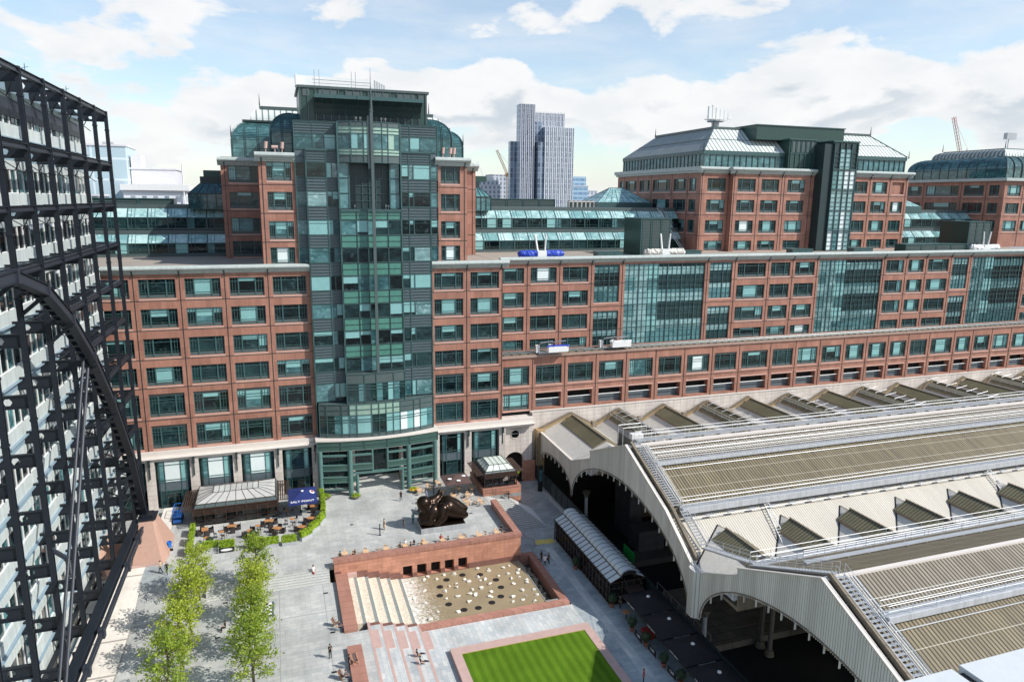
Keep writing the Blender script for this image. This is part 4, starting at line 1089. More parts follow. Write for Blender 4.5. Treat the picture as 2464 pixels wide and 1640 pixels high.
# ================================================================== roofscape behind the front parapet
def sloped_glazing(name, label, x0, x1, y, z0):
    """two storeys of office with a leaning glass skirt over each band of windows"""
    T = thing(name, label, 'building', ((x0 + x1) / 2, y, z0))
    tiers = [(y, z0, z0 + 0.5, z0 + 2.3, z0 + 3.75), (y + 1.7, z0 + 4.6, z0 + 4.75, z0 + 6.7, z0 + 8.2)]
    for k, (yy, za, zw, zs, zt) in enumerate(tiers):
        b = MB(); b.box(x0, x1, yy - .02, yy + 6, za, zw, 0); b.box(x0, x1, yy + 1.5, yy + 8, zt - .1, zt + .75, 0)
        b.box(x0, x1, yy + .06, yy + 3, zw, zs, 1)
        b.build('parapet', [STEEL_MID, DARKVOID], T)
        n = int((x1 - x0) / 3.1)
        for i in range(n):
            a, c = x0 + (x1 - x0) * i / n, x0 + (x1 - x0) * (i + 1) / n
            fr = MB()
            fr.box(a - .09, a + .09, yy - .12, yy + .04, zw, zs); fr.beam((a, yy - .03, zs), (a, yy + 1.45, zt), .16, .12)
            for d in (.18, .36): 
                x = a + (c - a) * d; fr.box(x - .03, x + .03, yy - .06, yy + .03, zw, zs); fr.beam((x, yy, zs), (x, yy + 1.48, zt), .06, .07)
            fr.box(a + .09, c - .09, yy - .06, yy + .03, zw, zw + .1); fr.box(a + .09, c - .09, yy - .1, yy + .03, zs - .08, zs + .04)
            fr.box(a + .09, c - .09, yy - .04, yy + .03, zw + .6, zw + .64)
            o = fr.build('window', [STEEL_TL], T)
            g = MB(); v = rnd.choices([0, 1, 2], (6, 2, 2))[0]
            m = a + (c - a) * .36
            g.poly([(a, yy, zw), (m, yy, zw), (m, yy, zs), (a, yy, zs)], 1 if v == 1 else 0)
            g.poly([(m, yy, zw), (c, yy, zw), (c, yy, zs), (m, yy, zs)], 2 if v == 2 else 0)
            g.poly([(a, yy, zs), (c, yy, zs), (c, yy + 1.5, zt), (a, yy + 1.5, zt)], 3)
            g.build('pane', [GL_DARK, GL_TEAL, GL_BLIND, GL_ROOF], o)
    return T
sloped_glazing('glazed_roof_storey', 'two storey roof building with sloping teal glass, behind parapet left of tower block', -46, -8.2, 136, 36.33)
sloped_glazing('glazed_roof_storey', 'two storey roof building with sloping pale glass between tower block and hipped roof block', 36.4, 84.8, 136, 36.33)
sloped_glazing('glazed_roof_storey', 'two storey roof building with sloping pale glass between hipped roof block and domed block', 141.6, 171.8, 136, 36.33)

def plant_box(name, label, x0, x1, y0, y1, z0, z1, nx=3, cat='roof plant'):
    T = thing(name, label, cat, ((x0 + x1) / 2, (y0 + y1) / 2, z0))
    b = MB(); b.box(x0, x1, y0, y1, z0, z1 - .15, 0); b.box(x0 - .15, x1 + .15, y0 - .15, y1 + .15, z1 - .15, z1, 1)
    b.build('casing', [STEEL_GR, STEEL_TL], T)
    b = MB()
    for i in range(nx + 1):
        x = x0 + (x1 - x0) * i / nx
        b.box(x - .09, x + .09, y0 - .1, y0 + .0, z0, z1 - .15)
    b.build('frame', STEEL_TL, T)
    for i in range(nx):
        a, c = x0 + (x1 - x0) * i / nx + .25, x0 + (x1 - x0) * (i + 1) / nx - .25
        l = MB(); k = max(3, int((z1 - z0 - .6) / .28))
        for j in range(k): z = z0 + .3 + j * (z1 - z0 - .6) / k; l.box(a, c, y0 - .07, y0 - .005, z, z + .17)
        l.build('louvre', STEEL_MID, T)
    return T
plant_box('plant_enclosure', 'long low green plant enclosure on the roof left of the tower block', -46, -17, 142, 147, 44.4, 46.3, 5)
plant_box('plant_enclosure', 'low dark plant enclosure on the roof right of the tower block', 45, 60.3, 150, 156, 44.9, 46.95, 4)
plant_box('plant_enclosure', 'tall dark green louvred plant room by the parapet before the hipped roof block', 67.1, 73.5, 122, 129, 36.33, 43.5, 3)
plant_box('plant_enclosure', 'tall dark green louvred plant room by the parapet before the domed block', 149, 155.5, 119.6, 127, 36.33, 43, 3)
plant_box('plant_enclosure', 'long low dark plant trough beside the far plant room on the parapet roof', 131, 148.5, 119.5, 122.5, 36.33, 38.1, 4)
for x, lb in ((58.9, 'left of the tall plant room'), (75.9, 'right of the tall plant room'), (102.5, 'below the hipped roof block'), (118.2, 'at the foot of the glass lift tower')):
    T = thing('roof_hatch', 'green double roof cabinet on the parapet roof ' + lb, 'cabinet', (x, 118.4, 36.33))
    b = MB(); b.box(x - 2.6, x + 2.6, 118.4, 120.2, 36.34, 37.4); b.build('casing', STEEL_MID, T)
    b = MB(); b.box(x - 2.7, x + 2.7, 118.3, 120.3, 37.41, 37.5); b.build('lid', STEEL_TL, T)
    for k in (-1, 0, 1): b = MB(); b.box(x + k * 1.7 - .8, x + k * 1.7 + .8, 118.36, 118.395, 36.5, 37.3); b.build('door', STEEL_TL, T)
T = thing('air_conditioning_units', 'row of six pale air conditioning units on the roof before the glass pyramid', 'roof plant', (64.5, 145, 44.9))
for i in range(6):
    x = 61.7 + i * 1.02
    b = MB(); b.box(x, x + .92, 145, 146.2, 44.9, 46.6, 0); b.box(x + .12, x + .8, 144.96, 144.995, 45.1, 46.4, 1); b.lathe((x + .46, 145.6, 46.6), [(.4, 0), (.36, .12), (.2, .12)], 12, 1); b.build('unit', [CREAM_PLAIN, STEEL_DK], T)
# glass pyramid rooflights
def pyramid(x0, x1, y0, y1, z0, zr, rx0, rx1, label):
    T = thing('pyramid_rooflight', label, 'rooflight', ((x0 + x1) / 2, (y0 + y1) / 2, z0))
    ym = (y0 + y1) / 2
    b = MB(); b.box(x0 - .2, x1 + .2, y0 - .2, y1 + .2, z0 - 1.8, z0); b.build('kerb', STEEL_TL, T)
    b = MB(); A, B_, C_, D_ = (x0, y0, z0), (x1, y0, z0), (x1, y1, z0), (x0, y1, z0); P_, Q_ = (rx0, ym, zr), (rx1, ym, zr)
    b.poly([A, B_, Q_, P_]); b.poly([B_, C_, Q_]); b.poly([C_, D_, P_, Q_]); b.poly([D_, A, P_])
    b.build('glazing', GL_ROOF, T)
    b = MB()
    def L(p, q, t): return tuple(p[i] + (q[i] - p[i]) * t for i in range(3))
    for i in range(9):
        t = i / 8; p = L(A, B_, t); q = L(P_, Q_, t); b.beam(p, q, .09, .1)
    for i in range(5): t = i / 4; b.beam(L(D_, A, t), P_, .09, .1); b.beam(L(B_, C_, t), Q_, .09, .1)
    for t in (.33, .66): b.beam(L(A, P_, t), L(B_, Q_, t), .07, .08); b.beam(L(D_, P_, t), L(A, P_, t), .07, .08)
    b.beam(P_, Q_, .15, .15)
    b.build('glazing_bar', STEEL_MID, T)
pyramid(70.0, 83.6, 148, 158, 46.4, 49.7, 75.3, 78.8, 'blue glass pyramid rooflight left of the hipped roof block')
pyramid(141.5, 150.5, 134.5, 146, 46.2, 50.6, 141.6, 142.2, 'white sided pyramid rooflight right of the hipped roof block')
# small hipped glass pavilion left of the tower, and its mirror at right
for (xa, xb, lb) in ((-14.0, -6.5, 'dark hipped glass roof pavilion left of the tower block'), (36.3, 41.5, 'small teal hipped glass roof pavilion right of the tower block')):
    T = thing('glass_roof_pavilion', lb, 'pavilion', ((xa + xb) / 2, 138, 44.5))
    ring_roof('glazing', xa, xb, 137.4, 147, [(0, 44.5), (0, 47.2), (1.9, 49.0), (1.9, 50.2)], [GL_TEAL, STEEL_DK], [0, 0, 1], T)
    b = MB()
    for i in range(6):
        x = xa + (xb - xa) * i / 5; b.box(x - .07, x + .07, 137.3, 137.38, 44.6, 47.2); b.beam((x, 137.35, 47.2), (xa + 1.9 + (xb - xa - 3.8) * i / 5, 139.25, 49.0), .1, .1)
    b.box(xa - .1, xb + .1, 137.25, 137.38, 47.1, 47.3); b.build('frame', STEEL_DK, T)
    b = MB(); b.box(xa + 2.5, xb - .3, 139.6, 145, 50.2, 51.3); b.build('plant_cap', STEEL_GR, T)

# ---------------- hipped roof block
HB = thing('brick_block', 'red granite block with hipped zinc roof and glass lift tower', 'building', (112, 140, 36))
hz = [(48.9, 51.6), (44.55, 47.2), (40.2, 42.9), (36.5, 38.6)]
def col_holes(cs): return [(a, c, z0, z1, True, 'office') for a, c in cs for z0, z1 in hz]
facade(HB, (85.0, 130, 0), 0, 0, 7.2, 36.34, 53.3, col_holes([(1.6, 6.1)]), [(0.3, 36.4, 53), (6.9, 36.4, 53)], [(z, 0, 7.2) for z in (48.35, 44.0, 39.7)])
facade(HB, (91.9, 128.8, 0), 0, 0, 21.2, 36.34, 53.3, col_holes([(1.3, 5.8), (7.3, 11.8), (14.0, 18.6)]), [(x, 36.4, 53) for x in (0.5, 6.5, 12.5, 13.2, 20)], [(z, 0, 21.2) for z in (48.35, 44.0, 39.7)])
b = MB(); b.box(91.9, 92.0, 128.8, 130.2, 36.34, 53.3); b.build('return_wall', GRANITE, HB)
facade(HB, (124.6, 130, 0), 0, 0, 16.4, 36.34, 53.3, col_holes([(.6, 4.4), (5.8, 10.2)]) + [(11.6, 15.2, z0, z1, True, 'office') for z0, z1 in hz[1:]] + [(11.6, 15.2, 48.9, 51.6, True)], [(x, 36.4, 53) for x in (5.1, 10.9, 15.8)], [(z, 0, 16.4) for z in (48.35, 44.0, 39.7)])
# side wall facing the camera's left: local x runs towards the viewer
sh_ = []
for a, c in ((1.2, 3.2), (4.2, 10.2), (11.6, 16.6), (18.0, 25.8), (27.2, 32.4), (33.6, 36.2)):
    for k, (z0, z1) in enumerate(hz[:3]): sh_.append((a, c, z0, z1, True, 'office'))
facade(HB, (85.0, 168, 0), R(-90), 0, 38, 36.34, 53.3, sh_, [(x, 36.4, 53) for x in (3.7, 10.9, 17.3, 26.5, 33)], [(z, 0, 38) for z in (48.35, 44.0, 39.7)])
b = MB(); b.box(85.45, 141, 130.45, 168, 36.36, 53.2); b.box(92.3, 113, 129.3, 130.45, 36.36, 53.2); b.build('building_body', GRANITE, HB)
cornice(HB, 84.3, 92.0, 130, 53.1, [85.3, 91.6], .95); cornice(HB, 91.2, 113.1, 128.8, 53.1, [92.4, 98.4, 104.4, 111.9], .95); cornice(HB, 124.6, 141.8, 130, 53.1, [129.7, 135.5, 140.4], .95)
b = MB(); b.box(84.15, 85.3, 129.2, 168.5, 53.15, 53.95); b.box(84.5, 85.1, 129.5, 168.2, 52.7, 53.15); b.build('cornice', CORNICE, HB)
b = MB(); b.box(85.0, 141.2, 129.5, 168, 53.3, 53.5); b.build('roof_deck', DECK, HB)
ring_roof('clerestory', 86.0, 140.2, 131.0, 167, [(0, 53.5), (0, 56.9)], [GL_TEAL], [0], HB)
b = MB()
for i in range(37): x = 86 + i * 1.505; w = .05 if i % 3 else .14; b.box(x - w, x + w, 130.85, 131, 53.5, 57.0)
for i in range(25): y = 131 + i * 1.5; w = .05 if i % 3 else .14; b.box(85.85, 86, y - w, y + w, 53.5, 57.0)
b.box(85.7, 140.5, 130.7, 131, 56.5, 57.3); b.box(85.7, 86, 131, 167.2, 56.5, 57.3); b.box(85.8, 86, 131, 167, 53.5, 53.8)
b.build('clerestory_frame', STEEL_TL, HB)
hip = MB(); A = (85.7, 130.7, 57.3); B_ = (140.5, 130.7, 57.3); C_ = (140.5, 167.3, 57.3); D_ = (85.7, 167.3, 57.3)
a, c2, d, e = (91.6, 136.6, 62.3), (134.6, 136.6, 62.3), (134.6, 161.4, 62.3), (91.6, 161.4, 62.3)
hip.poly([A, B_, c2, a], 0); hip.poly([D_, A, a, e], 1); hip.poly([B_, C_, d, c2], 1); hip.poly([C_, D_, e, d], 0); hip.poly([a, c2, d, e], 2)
hip.build('hipped_roof', [ZINC, ZINC_Y_SHADE, STEEL_MID], HB)
b = MB(); b.box(91.4, 134.8, 136.4, 136.9, 62.3, 62.75); b.box(91.4, 91.9, 136.9, 161.5, 62.3, 62.75); b.beam(A, a, .3, .25); b.beam(B_, c2, .3, .25)
b.beam((88.6, 133.65, 59.85), (137.6, 133.65, 59.85), .1, .12); b.beam((88.6, 133.65, 59.85), (88.6, 164, 59.85), .1, .12)
b.build('roof_ridge', STEEL_MID, HB)
b = MB()
for x, y, z in ((91.5, 136.5, 62.7), (134.7, 136.5, 62.7), (91.5, 161.3, 62.7), (85.5, 130.5, 57), (140.7, 130.5, 57)): b.cyl((x, y, z), (x, y, z + 1.7), .13, 6, 0, .03)
b.build('finial', STEEL_DK, HB)
# green penthouse and lift tower
b = MB(); b.box(99, 122.3, 131.5, 140, 60.0, 62.9, 0); b.box(98.8, 122.5, 131.3, 140.2, 62.9, 63.1, 1); b.box(106.2, 113.2, 129.6, 140, 53.5, 60.0, 0); b.box(106, 113.4, 129.3, 132, 60.0, 60.25, 1)
for i in range(6): b.box(106.6 + i * 1.25, 106.75 + i * 1.25, 129.45, 129.6, 53.6, 60, 1)
b.box(106.3, 113.2, 129.5, 129.6, 57.1, 57.3, 1)
b.build('penthouse', [STEEL_GR, STEEL_TL], HB)
b = MB()
for i in range(5): b.box(106.95 + i * 1.25, 107.7 + i * 1.25, 129.52, 129.58, 57.4, 59.8)
b.build('louvre', STEEL_MID, HB)
b = MB(); b.box(115.0, 121.8, 126.3, 131, 36.34, 59.6, 0); b.box(112.9, 115.0, 126.5, 131, 36.34, 59.2, 0); b.box(121.8, 124.7, 129.2, 131, 36.34, 60, 0); b.box(114.8, 122, 126.1, 131.2, 59.6, 59.9, 1)
b.build('lift_tower', [STEEL_DK, STEEL_TL], HB)
b = MB()
g = [(115.3, 121.5, 36.5, 57.0)]
for k in range(5):
    z0 = 36.5 + k * 4.35
    for i in range(4):
        x = 115.3 + i * 1.55
        if k == 4 and i in (0, 3): continue
        b.poly([(x, 126.26, z0), (x + 1.55, 126.26, z0), (x + 1.55, 126.26, z0 + 4.2), (x, 126.26, z0 + 4.2)], rnd.choice([0, 0, 1, 2]))
    if k < 4: b.poly([(114.98, 129.8, z0), (114.98, 126.7, z0), (114.98, 126.7, z0 + 4.2), (114.98, 129.8, z0 + 4.2)], rnd.choice([0, 2]))
b.build('lift_glazing', [GL_ATR, GL_TEAL, GL_BRIGHT], HB)
b = MB()
for i in range(5): x = 115.3 + i * 1.55; b.box(x - .07, x + .07, 126.05, 126.24, 36.4, 59.4)
for k in range(23): z = 36.5 + k * .95; b.box(115.3, 121.5, 126.12, 126.22, z, z + .06)
for k in range(5): z = 36.4 + k * 4.35; b.box(115.2, 121.6, 126.0, 126.23, z, z + .2)
for y in (126.7, 128.2, 129.8): b.box(114.86, 114.96, y - .06, y + .06, 36.4, 54)
for k in range(19): z = 36.5 + k * .95; b.box(114.88, 114.95, 126.7, 129.8, z, z + .05)
b.build('lift_frame', STEEL_TL, HB)
# antenna head on the roof
T = thing('antenna_mast', 'stubby white telecom antenna mast on the roof ridge of the hipped roof block', 'antenna', (101, 150, 62.5))
b = MB(); b.cyl((101, 150, 62.3), (101, 150, 65.4), .9, 10); b.cyl((101, 150, 65.4), (101, 150, 65.7), 2.0, 12); b.build('pedestal', GALV, T)
for dx, h, w in ((-1.9, 2.8, .9), (-.9, 3.1, .8), (.2, 2.7, 1.0), (1.3, 2.4, 1.0), (2.4, 2.1, 1.0), (3.4, 1.6, .8)):
    b = MB(); b.box(101 + dx - w / 2, 101 + dx + w / 2, 149.4, 149.9, 66.0, 66.0 + h); b.build('panel_antenna', WHITE, T)
b = MB(); b.tube([(98.4, 149.6, 66.4), (105, 149.6, 66.4)], .1, 6); b.tube([(98.4, 150.6, 65.9), (105, 150.6, 65.9)], .1, 6); b.build('bracket_frame', GALV, T)

# ---------------- domed block at the far right
DB = thing('brick_block', 'red granite block with curved ribbed glass roof at far right', 'building', (180, 140, 36))
sh_ = []
for a, c in ((1, 6), (7.5, 17.5), (19, 24.5), (26, 28.6)):
    for z0, z1 in hz[:3]: sh_.append((a, c, z0, z1, True, 'office'))
facade(DB, (172, 160, 0), R(-90), 0, 30, 36.34, 52.6, sh_, [(x, 36.4, 52.4) for x in (6.7, 18.2, 25.2)], [(z, 0, 30) for z in (48.35, 44.0, 39.7)])
facade(DB, (172, 130, 0), 0, 0, 30, 36.34, 52.6, [(a, a + 4.6, z0, z1, True, 'office') for a in (1, 7, 13) for z0, z1 in hz[:3]], [(6.3, 36.4, 52), (12.3, 36.4, 52)], [(z, 0, 30) for z in (48.35, 44.0, 39.7)])
b = MB(); b.box(172.4, 200, 130.4, 160, 36.36, 52.6); b.build('building_body', GRANITE, DB)
b = MB(); b.box(171.2, 202, 129.2, 161, 52.6, 53.3); b.build('cornice', CORNICE, DB)
glass_dome(172.6, 205, 130.8, 160, 53.3, DB, [(0, 0), (0, 2.3)] + [(3.4 - 3.4 * math.cos(math.pi / 2 * i / 8), 2.3 + 3.2 * math.sin(math.pi / 2 * i / 8)) for i in range(1, 9)], 2.6, STEEL_DK, .11)
ring_roof('seamed_roof', 176.5, 202, 134.6, 156, [(a * 1.2, 58.8 + c) for a, c in ZP] + [(1.9, 61.0)], [ZINC, ZINC_Y_SHADE, STEEL_MID], [(0, 1)] * 6 + [2], DB)
b = MB()
for x, y in ((178, 136), (178, 154)): b.cyl((x, y, 61), (x, y, 63), .14, 6, 0, .03)
b.build('finial', STEEL_DK, DB)
T = thing('telecom_bracket', 'grey telecom box on the domed roof at the right edge', 'antenna', (185, 140, 61))
b = MB(); b.cyl((184, 140, 61), (184, 140, 64.4), .12, 6); b.box(182.6, 186, 139.4, 140.4, 63.6, 65.2); b.build('antenna_box', GALV, T)
# roof access ladders
def ladder(name, label, p0, p1, w=.55, n=None, rail=True, mat=None, step=.35, hoop=False):
    T = thing(name, label, 'ladder', p0)
    p0 = Vector(p0); p1 = Vector(p1); d = (p1 - p0); L = d.length; d.normalize()
    s = d.cross(Vector((0, 0, 1)))
    if s.length < .05: s = Vector((1, 0, 0))
    s = s.normalized() * w / 2
    b = MB()
    for k in (-1, 1): b.beam(p0 + s * k, p1 + s * k, .07, .1)
    b.build('stringer', mat or WHITE, T)
    b = MB(); n = int(L / step)
    for i in range(n): q = p0 + d * (L * (i + .5) / n); b.beam(q - s, q + s, .09, .05)
    b.build('rung', mat or WHITE, T)
    if rail:
        b = MB()
        up = Vector((0, 0, .95))
        for k in (-1, 1):
            b.tube([p0 + s * k, p0 + s * k + up, p1 + s * k + up, p1 + s * k], .035, 5)
        b.build('handrail', mat or GALV, T)
    return T
ladder('access_ladder', 'steep grey access stair on the glazed roof beside the hipped roof block', (83.6, 133.2, 36.4), (81.6, 136.6, 41.2), .9)
ladder('access_ladder', 'upper grey access stair beside the left wall of the hipped roof block', (82.6, 136.5, 41.2), (80.4, 139.2, 45.2), .9)
# rooftop maintenance cradles
def cradle(x, y, z, label, tarp=None, arms=2, big=False, rz=0):
    T = thing('maintenance_cradle', label, 'cradle', (x, y, z))
    if big:
        b = MB(); b.box(x - 1.9, x + 1.9, y - .9, y + .1, z + .1, z + 1.05); b.build('basket', WHITE, T)
        for k in (-1.3, 1.2):
            b = MB(); b.box(x + k - 2.0 - .25, x + k - 2.0 + .35, y + .9, y + 1.6, z - .2, z + 1.1, 0); b.build('winch_box', WHITE, T)
            b = MB(); b.tube([(x + k - 1.9, y + 1.2, z + .9), (x + k - 1.5, y + .6, z + 1.6), (x + k + .3, y - .5, z + 2.0)], .11, 8); b.build('jib_arm', GALV, T)
        b = MB(); b.box(x - 3.2, x + .5, y + .5, y + 1.6, z - .42, z - .25); b.build('carriage', GALV, T)
        b = MB()
        for i in range(9): b.blob((x - 1.8 + i * .45, y - .4 + rnd.uniform(-.2, .2), z + 1.12), .36, 0, 8, 6, (1.1, 1.2, .45), .3, rnd)
        b.build('tarpaulin', tarp, T)
    else:
        b = MB(); b.box(x - .85, x + .85, y - .5, y + .5, z + .15, z + 1.5); b.build('housing', WHITE, T)
        b = MB()
        for k in (-1, 1): b.beam((x + k * .7, y, z + 1.4), (x + k * 1.35 - .6 * (k > 0), y - .3, z + 4.4), .2, .28)
        b.build('jib_arm', WHITE, T)
        b = MB()
        for i in range(10):
            q = -3.6 + i * .8
            if abs(q) < .9: continue
            b.blob((x + q, y + .1, z + .85), .78, 0, 9, 7, (1.1, .9, .95), .16, rnd)
        b.build('tarpaulin', tarp, T)
        b = MB(); b.box(x - 4.0, x + 3.4, y - .4, y + .5, z + .02, z + .16); b.build('carriage', GALV, T)
cradle(45.3, 118.6, 36.33, 'white window cleaning cradle with bright blue tarpaulins on the parapet roof', TARP)
cradle(70.6, 118.6, 36.33, 'white window cleaning cradle with grey wrapped sides below the tall plant room', ROOF_CREAM_T)
cradle(153.2, 118.4, 36.33, 'white window cleaning cradle on the parapet roof before the domed block', WHITE)
cradle(46.6, 113.4, 20.3, 'white cradle basket with blue cover parked on the facade ledge', TARP, big=True)
cradle(59.5, 114.3, 20.3, 'white cradle basket with white cover parked on the facade ledge', WHITE, big=True)

# ---------------- distant buildings
def tower(name, label, boxes, floorh, matw, matg, cat='building', fins=None, par=None):
    bx = boxes[0]
    T = thing(name, label, cat, ((bx[0] + bx[1]) / 2, (bx[2] + bx[3]) / 2, 0))
    for k, (x0, x1, y0, y1, z0, z1, mi) in enumerate(boxes):
        b = MB(); b.box(x0, x1, y0, y1, z0, z1); b.build('block', mi, T)
    return T
def facade_mat(name, wall, glassc, px, pz, fx, fz, rough=.4, jit=.5):
    """windows of a far building: irregular dark panes in pale cladding, mapped by (x+y, z)"""
    m, nt, b = new_mat(name)
    geo = N(nt, 'ShaderNodeNewGeometry'); sep = N(nt, 'ShaderNodeSeparateXYZ'); nt.links.new(geo.outputs['Position'], sep.inputs[0])
    ad = N(nt, 'ShaderNodeMath', operation='ADD'); nt.links.new(sep.outputs[0], ad.inputs[0]); nt.links.new(sep.outputs[1], ad.inputs[1])
    def cellmask(src, per, frac):
        d = N(nt, 'ShaderNodeMath', operation='DIVIDE'); d.inputs[1].default_value = per; nt.links.new(src, d.inputs[0])
        fl_ = N(nt, 'ShaderNodeMath', operation='FLOOR'); nt.links.new(d.outputs[0], fl_.inputs[0])
        fr = N(nt, 'ShaderNodeMath', operation='FRACT'); nt.links.new(d.outputs[0], fr.inputs[0])
        lt = N(nt, 'ShaderNodeMath', operation='LESS_THAN'); lt.inputs[1].default_value = frac; nt.links.new(fr.outputs[0], lt.inputs[0])
        return fl_.outputs[0], lt.outputs[0]
    fx_, mx_ = cellmask(ad.outputs[0], px, fx); fz_, mz_ = cellmask(sep.outputs[2], pz, fz)
    cb = N(nt, 'ShaderNodeCombineXYZ'); nt.links.new(fx_, cb.inputs[0]); nt.links.new(fz_, cb.inputs[1])
    wn = N(nt, 'ShaderNodeTexWhiteNoise'); wn.noise_dimensions = '2D'; nt.links.new(cb.outputs[0], wn.inputs['Vector'])
    mu = N(nt, 'ShaderNodeMath', operation='MULTIPLY'); nt.links.new(mx_, mu.inputs[0]); nt.links.new(mz_, mu.inputs[1])
    gc = N(nt, 'ShaderNodeMixRGB'); gc.inputs[1].default_value = c4(glassc); gc.inputs[2].default_value = c4(wall, .75)
    ml = N(nt, 'ShaderNodeMath', operation='MULTIPLY'); ml.inputs[1].default_value = jit; nt.links.new(wn.outputs['Value'], ml.inputs[0]); nt.links.new(ml.outputs[0], gc.inputs[0])
    mx2 = N(nt, 'ShaderNodeMixRGB'); mx2.inputs[1].default_value = c4(wall); nt.links.new(mu.outputs[0], mx2.inputs[0]); nt.links.new(gc.outputs[0], mx2.inputs[2])
    nt.links.new(mx2.outputs[0], b.inputs['Base Color']); b.inputs['Roughness'].default_value = rough
    return m
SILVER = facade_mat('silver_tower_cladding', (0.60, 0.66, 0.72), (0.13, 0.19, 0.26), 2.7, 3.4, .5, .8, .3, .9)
SILVER_SHADE = facade_mat('silver_tower_shaded', (0.26, 0.32, 0.41), (0.05, 0.08, 0.12), 2.6, 3.4, .6, .85, .3, .9)  # darker bluish copy of the cladding; the shaded side is in its colour
CREAMBL = facade_mat('pale_flats', (0.72, 0.74, 0.76), (0.20, 0.24, 0.30), 3.2, 3.2, .42, .6)
GREYBL = facade_mat('grey_flats', (0.55, 0.58, 0.62), (0.16, 0.20, 0.27), 3.0, 3.2, .5, .7)
BLUEBL = facade_mat('blue_glass_block', (0.34, 0.48, 0.60), (0.14, 0.25, 0.38), 4.0, 3.4, .9, .55, .2, .5)
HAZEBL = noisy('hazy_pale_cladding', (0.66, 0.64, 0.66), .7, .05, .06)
PALEGL = facade_mat('pale_glass_curtain', (0.66, 0.76, 0.80), (0.42, 0.56, 0.62), 5.0, 6.5, .88, .9, .15, .5)
T = thing('residential_tower', 'silver and grey glass high rise rising alone above the roofs', 'tower', (172, 465, 0))
def tbox(nm, x0, x1, y0, y1, z0, z1, mf, ms=None, parent=None):
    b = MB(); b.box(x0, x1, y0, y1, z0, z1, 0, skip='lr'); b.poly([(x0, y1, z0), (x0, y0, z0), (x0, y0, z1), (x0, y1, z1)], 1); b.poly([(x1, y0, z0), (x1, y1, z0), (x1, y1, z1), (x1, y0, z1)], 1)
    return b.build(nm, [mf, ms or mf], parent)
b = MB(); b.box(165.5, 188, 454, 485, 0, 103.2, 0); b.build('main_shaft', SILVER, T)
tbox('west_shaft', 155, 165.4, 449, 456, 0, 107.6, SILVER_SHADE, SILVER, T)
tbox('low_shaft', 150.5, 154.9, 455, 459, 0, 84.5, SILVER_SHADE, SILVER, T)
tbox('front_shaft', 171.2, 192, 446, 453.9, 0, 93.5, SILVER, SILVER_SHADE, T)
tbox('corner_shaft', 167, 171.1, 446.5, 453.9, 0, 84, SILVER_SHADE, SILVER_SHADE, T)
tbox('slot', 165.6, 171.1, 450.5, 453.9, 84.0, 97, SILVER_SHADE, SILVER_SHADE, T)
b = MB()
for i in range(22): b.box(166 + i * 1.05, 166.25 + i * 1.05, 453.6, 453.95, 94, 104)
for i in range(8): b.box(155.3 + i * 1.35, 155.6 + i * 1.35, 448.6, 448.95, 20, 107.8)
for i in range(16): b.box(171.4 + i * 1.35, 171.65 + i * 1.35, 445.6, 445.95, 20, 93.8)
b.build('cladding_fin', HAZEBL, T)
def fb(name, label, x0, x1, y0, y1, z1, m, cat='building', extra=()):
    T = thing(name, label, cat, ((x0 + x1) / 2, y0, 0))
    b = MB(); b.box(x0, x1, y0, y1, 0, z1); b.build('block', m, T)
    for e in extra: b = MB(); b.box(*e[:6]); b.build('upper_block', e[6], T)
    b = MB(); b.box(x0 - .3, x1 + .3, y0 - .3, y1 + .3, z1, z1 + .5); b.build('parapet', HAZEBL, T)
    return T
fb('block_of_flats', 'pale block of flats with small dark windows left of the high rise', 131, 158, 500, 520, 57, CREAMBL, extra=((140, 157, 501, 519, 57.5, 60.5, CREAMBL),))
fb('block_of_flats', 'taller grey block of flats behind the orange crane', 158.5, 172, 520, 540, 65, GREYBL)
fb('office_building', 'blue glass office block right of the high rise', 212, 228, 500, 520, 57.5, BLUEBL, extra=((212.3, 227, 502, 519, 58.1, 64.5, BLUEBL),))
fb('office_building', 'low grey block stepped down beside the blue glass office', 228.6, 238, 505, 520, 54, GREYBL)
T = fb('office_building', 'pale glass office block seen behind the dark steel frame at left', -58, -43.4, 258, 275, 62, PALEGL)
b = MB(); b.cyl((-49, 262, 62), (-49, 262, 65), .3, 6); b.box(-50.5, -47.5, 261, 263, 62.5, 63.4); b.build('roof_aerial', GALV, T)
fb('office_building', 'mauve windowless block on the skyline left of the tower block', -43.2, -30, 262, 280, 55.2, HAZEBL, extra=((-43, -40, 262, 270, 55.7, 59.6, HAZEBL),))
T = fb('office_building', 'low white roofed building on the skyline left of the tower block', -44, -26, 250, 261, 47.8, CREAMBL)
b = MB(); b.box(-44.5, -25, 249, 261.5, 48.4, 50.2, 0); b.cyl((-26.6, 249.4, 40), (-26.6, 249.4, 56.5), .22, 6, 0); b.build('roof_slab', [WHITE], T)
fb('office_building', 'dark low block behind the steel frame at the left', -62, -48, 236, 250, 46.5, GREYBL)
# low hazy city strip reaching the horizon
rr = random.Random(3)
b = MB()
for i in range(420):
    d = rr.uniform(700, 2600); a = rr.uniform(-.55, 1.15)
    x, y = d * math.sin(a), d * math.cos(a); w = rr.uniform(15, 60); h = rr.uniform(8, 26) + (d > 900) * rr.uniform(0, 8)
    b.box(x - w / 2, x + w / 2, y, y + rr.uniform(12, 40), 0, h)
o = b.build('distant_city', noisy('hazy_city', (0.42, 0.47, 0.53), .9, .01, .15)); tag(o, 'hazy low city roofs stretching to the horizon', 'city'); o['kind'] = 'stuff'

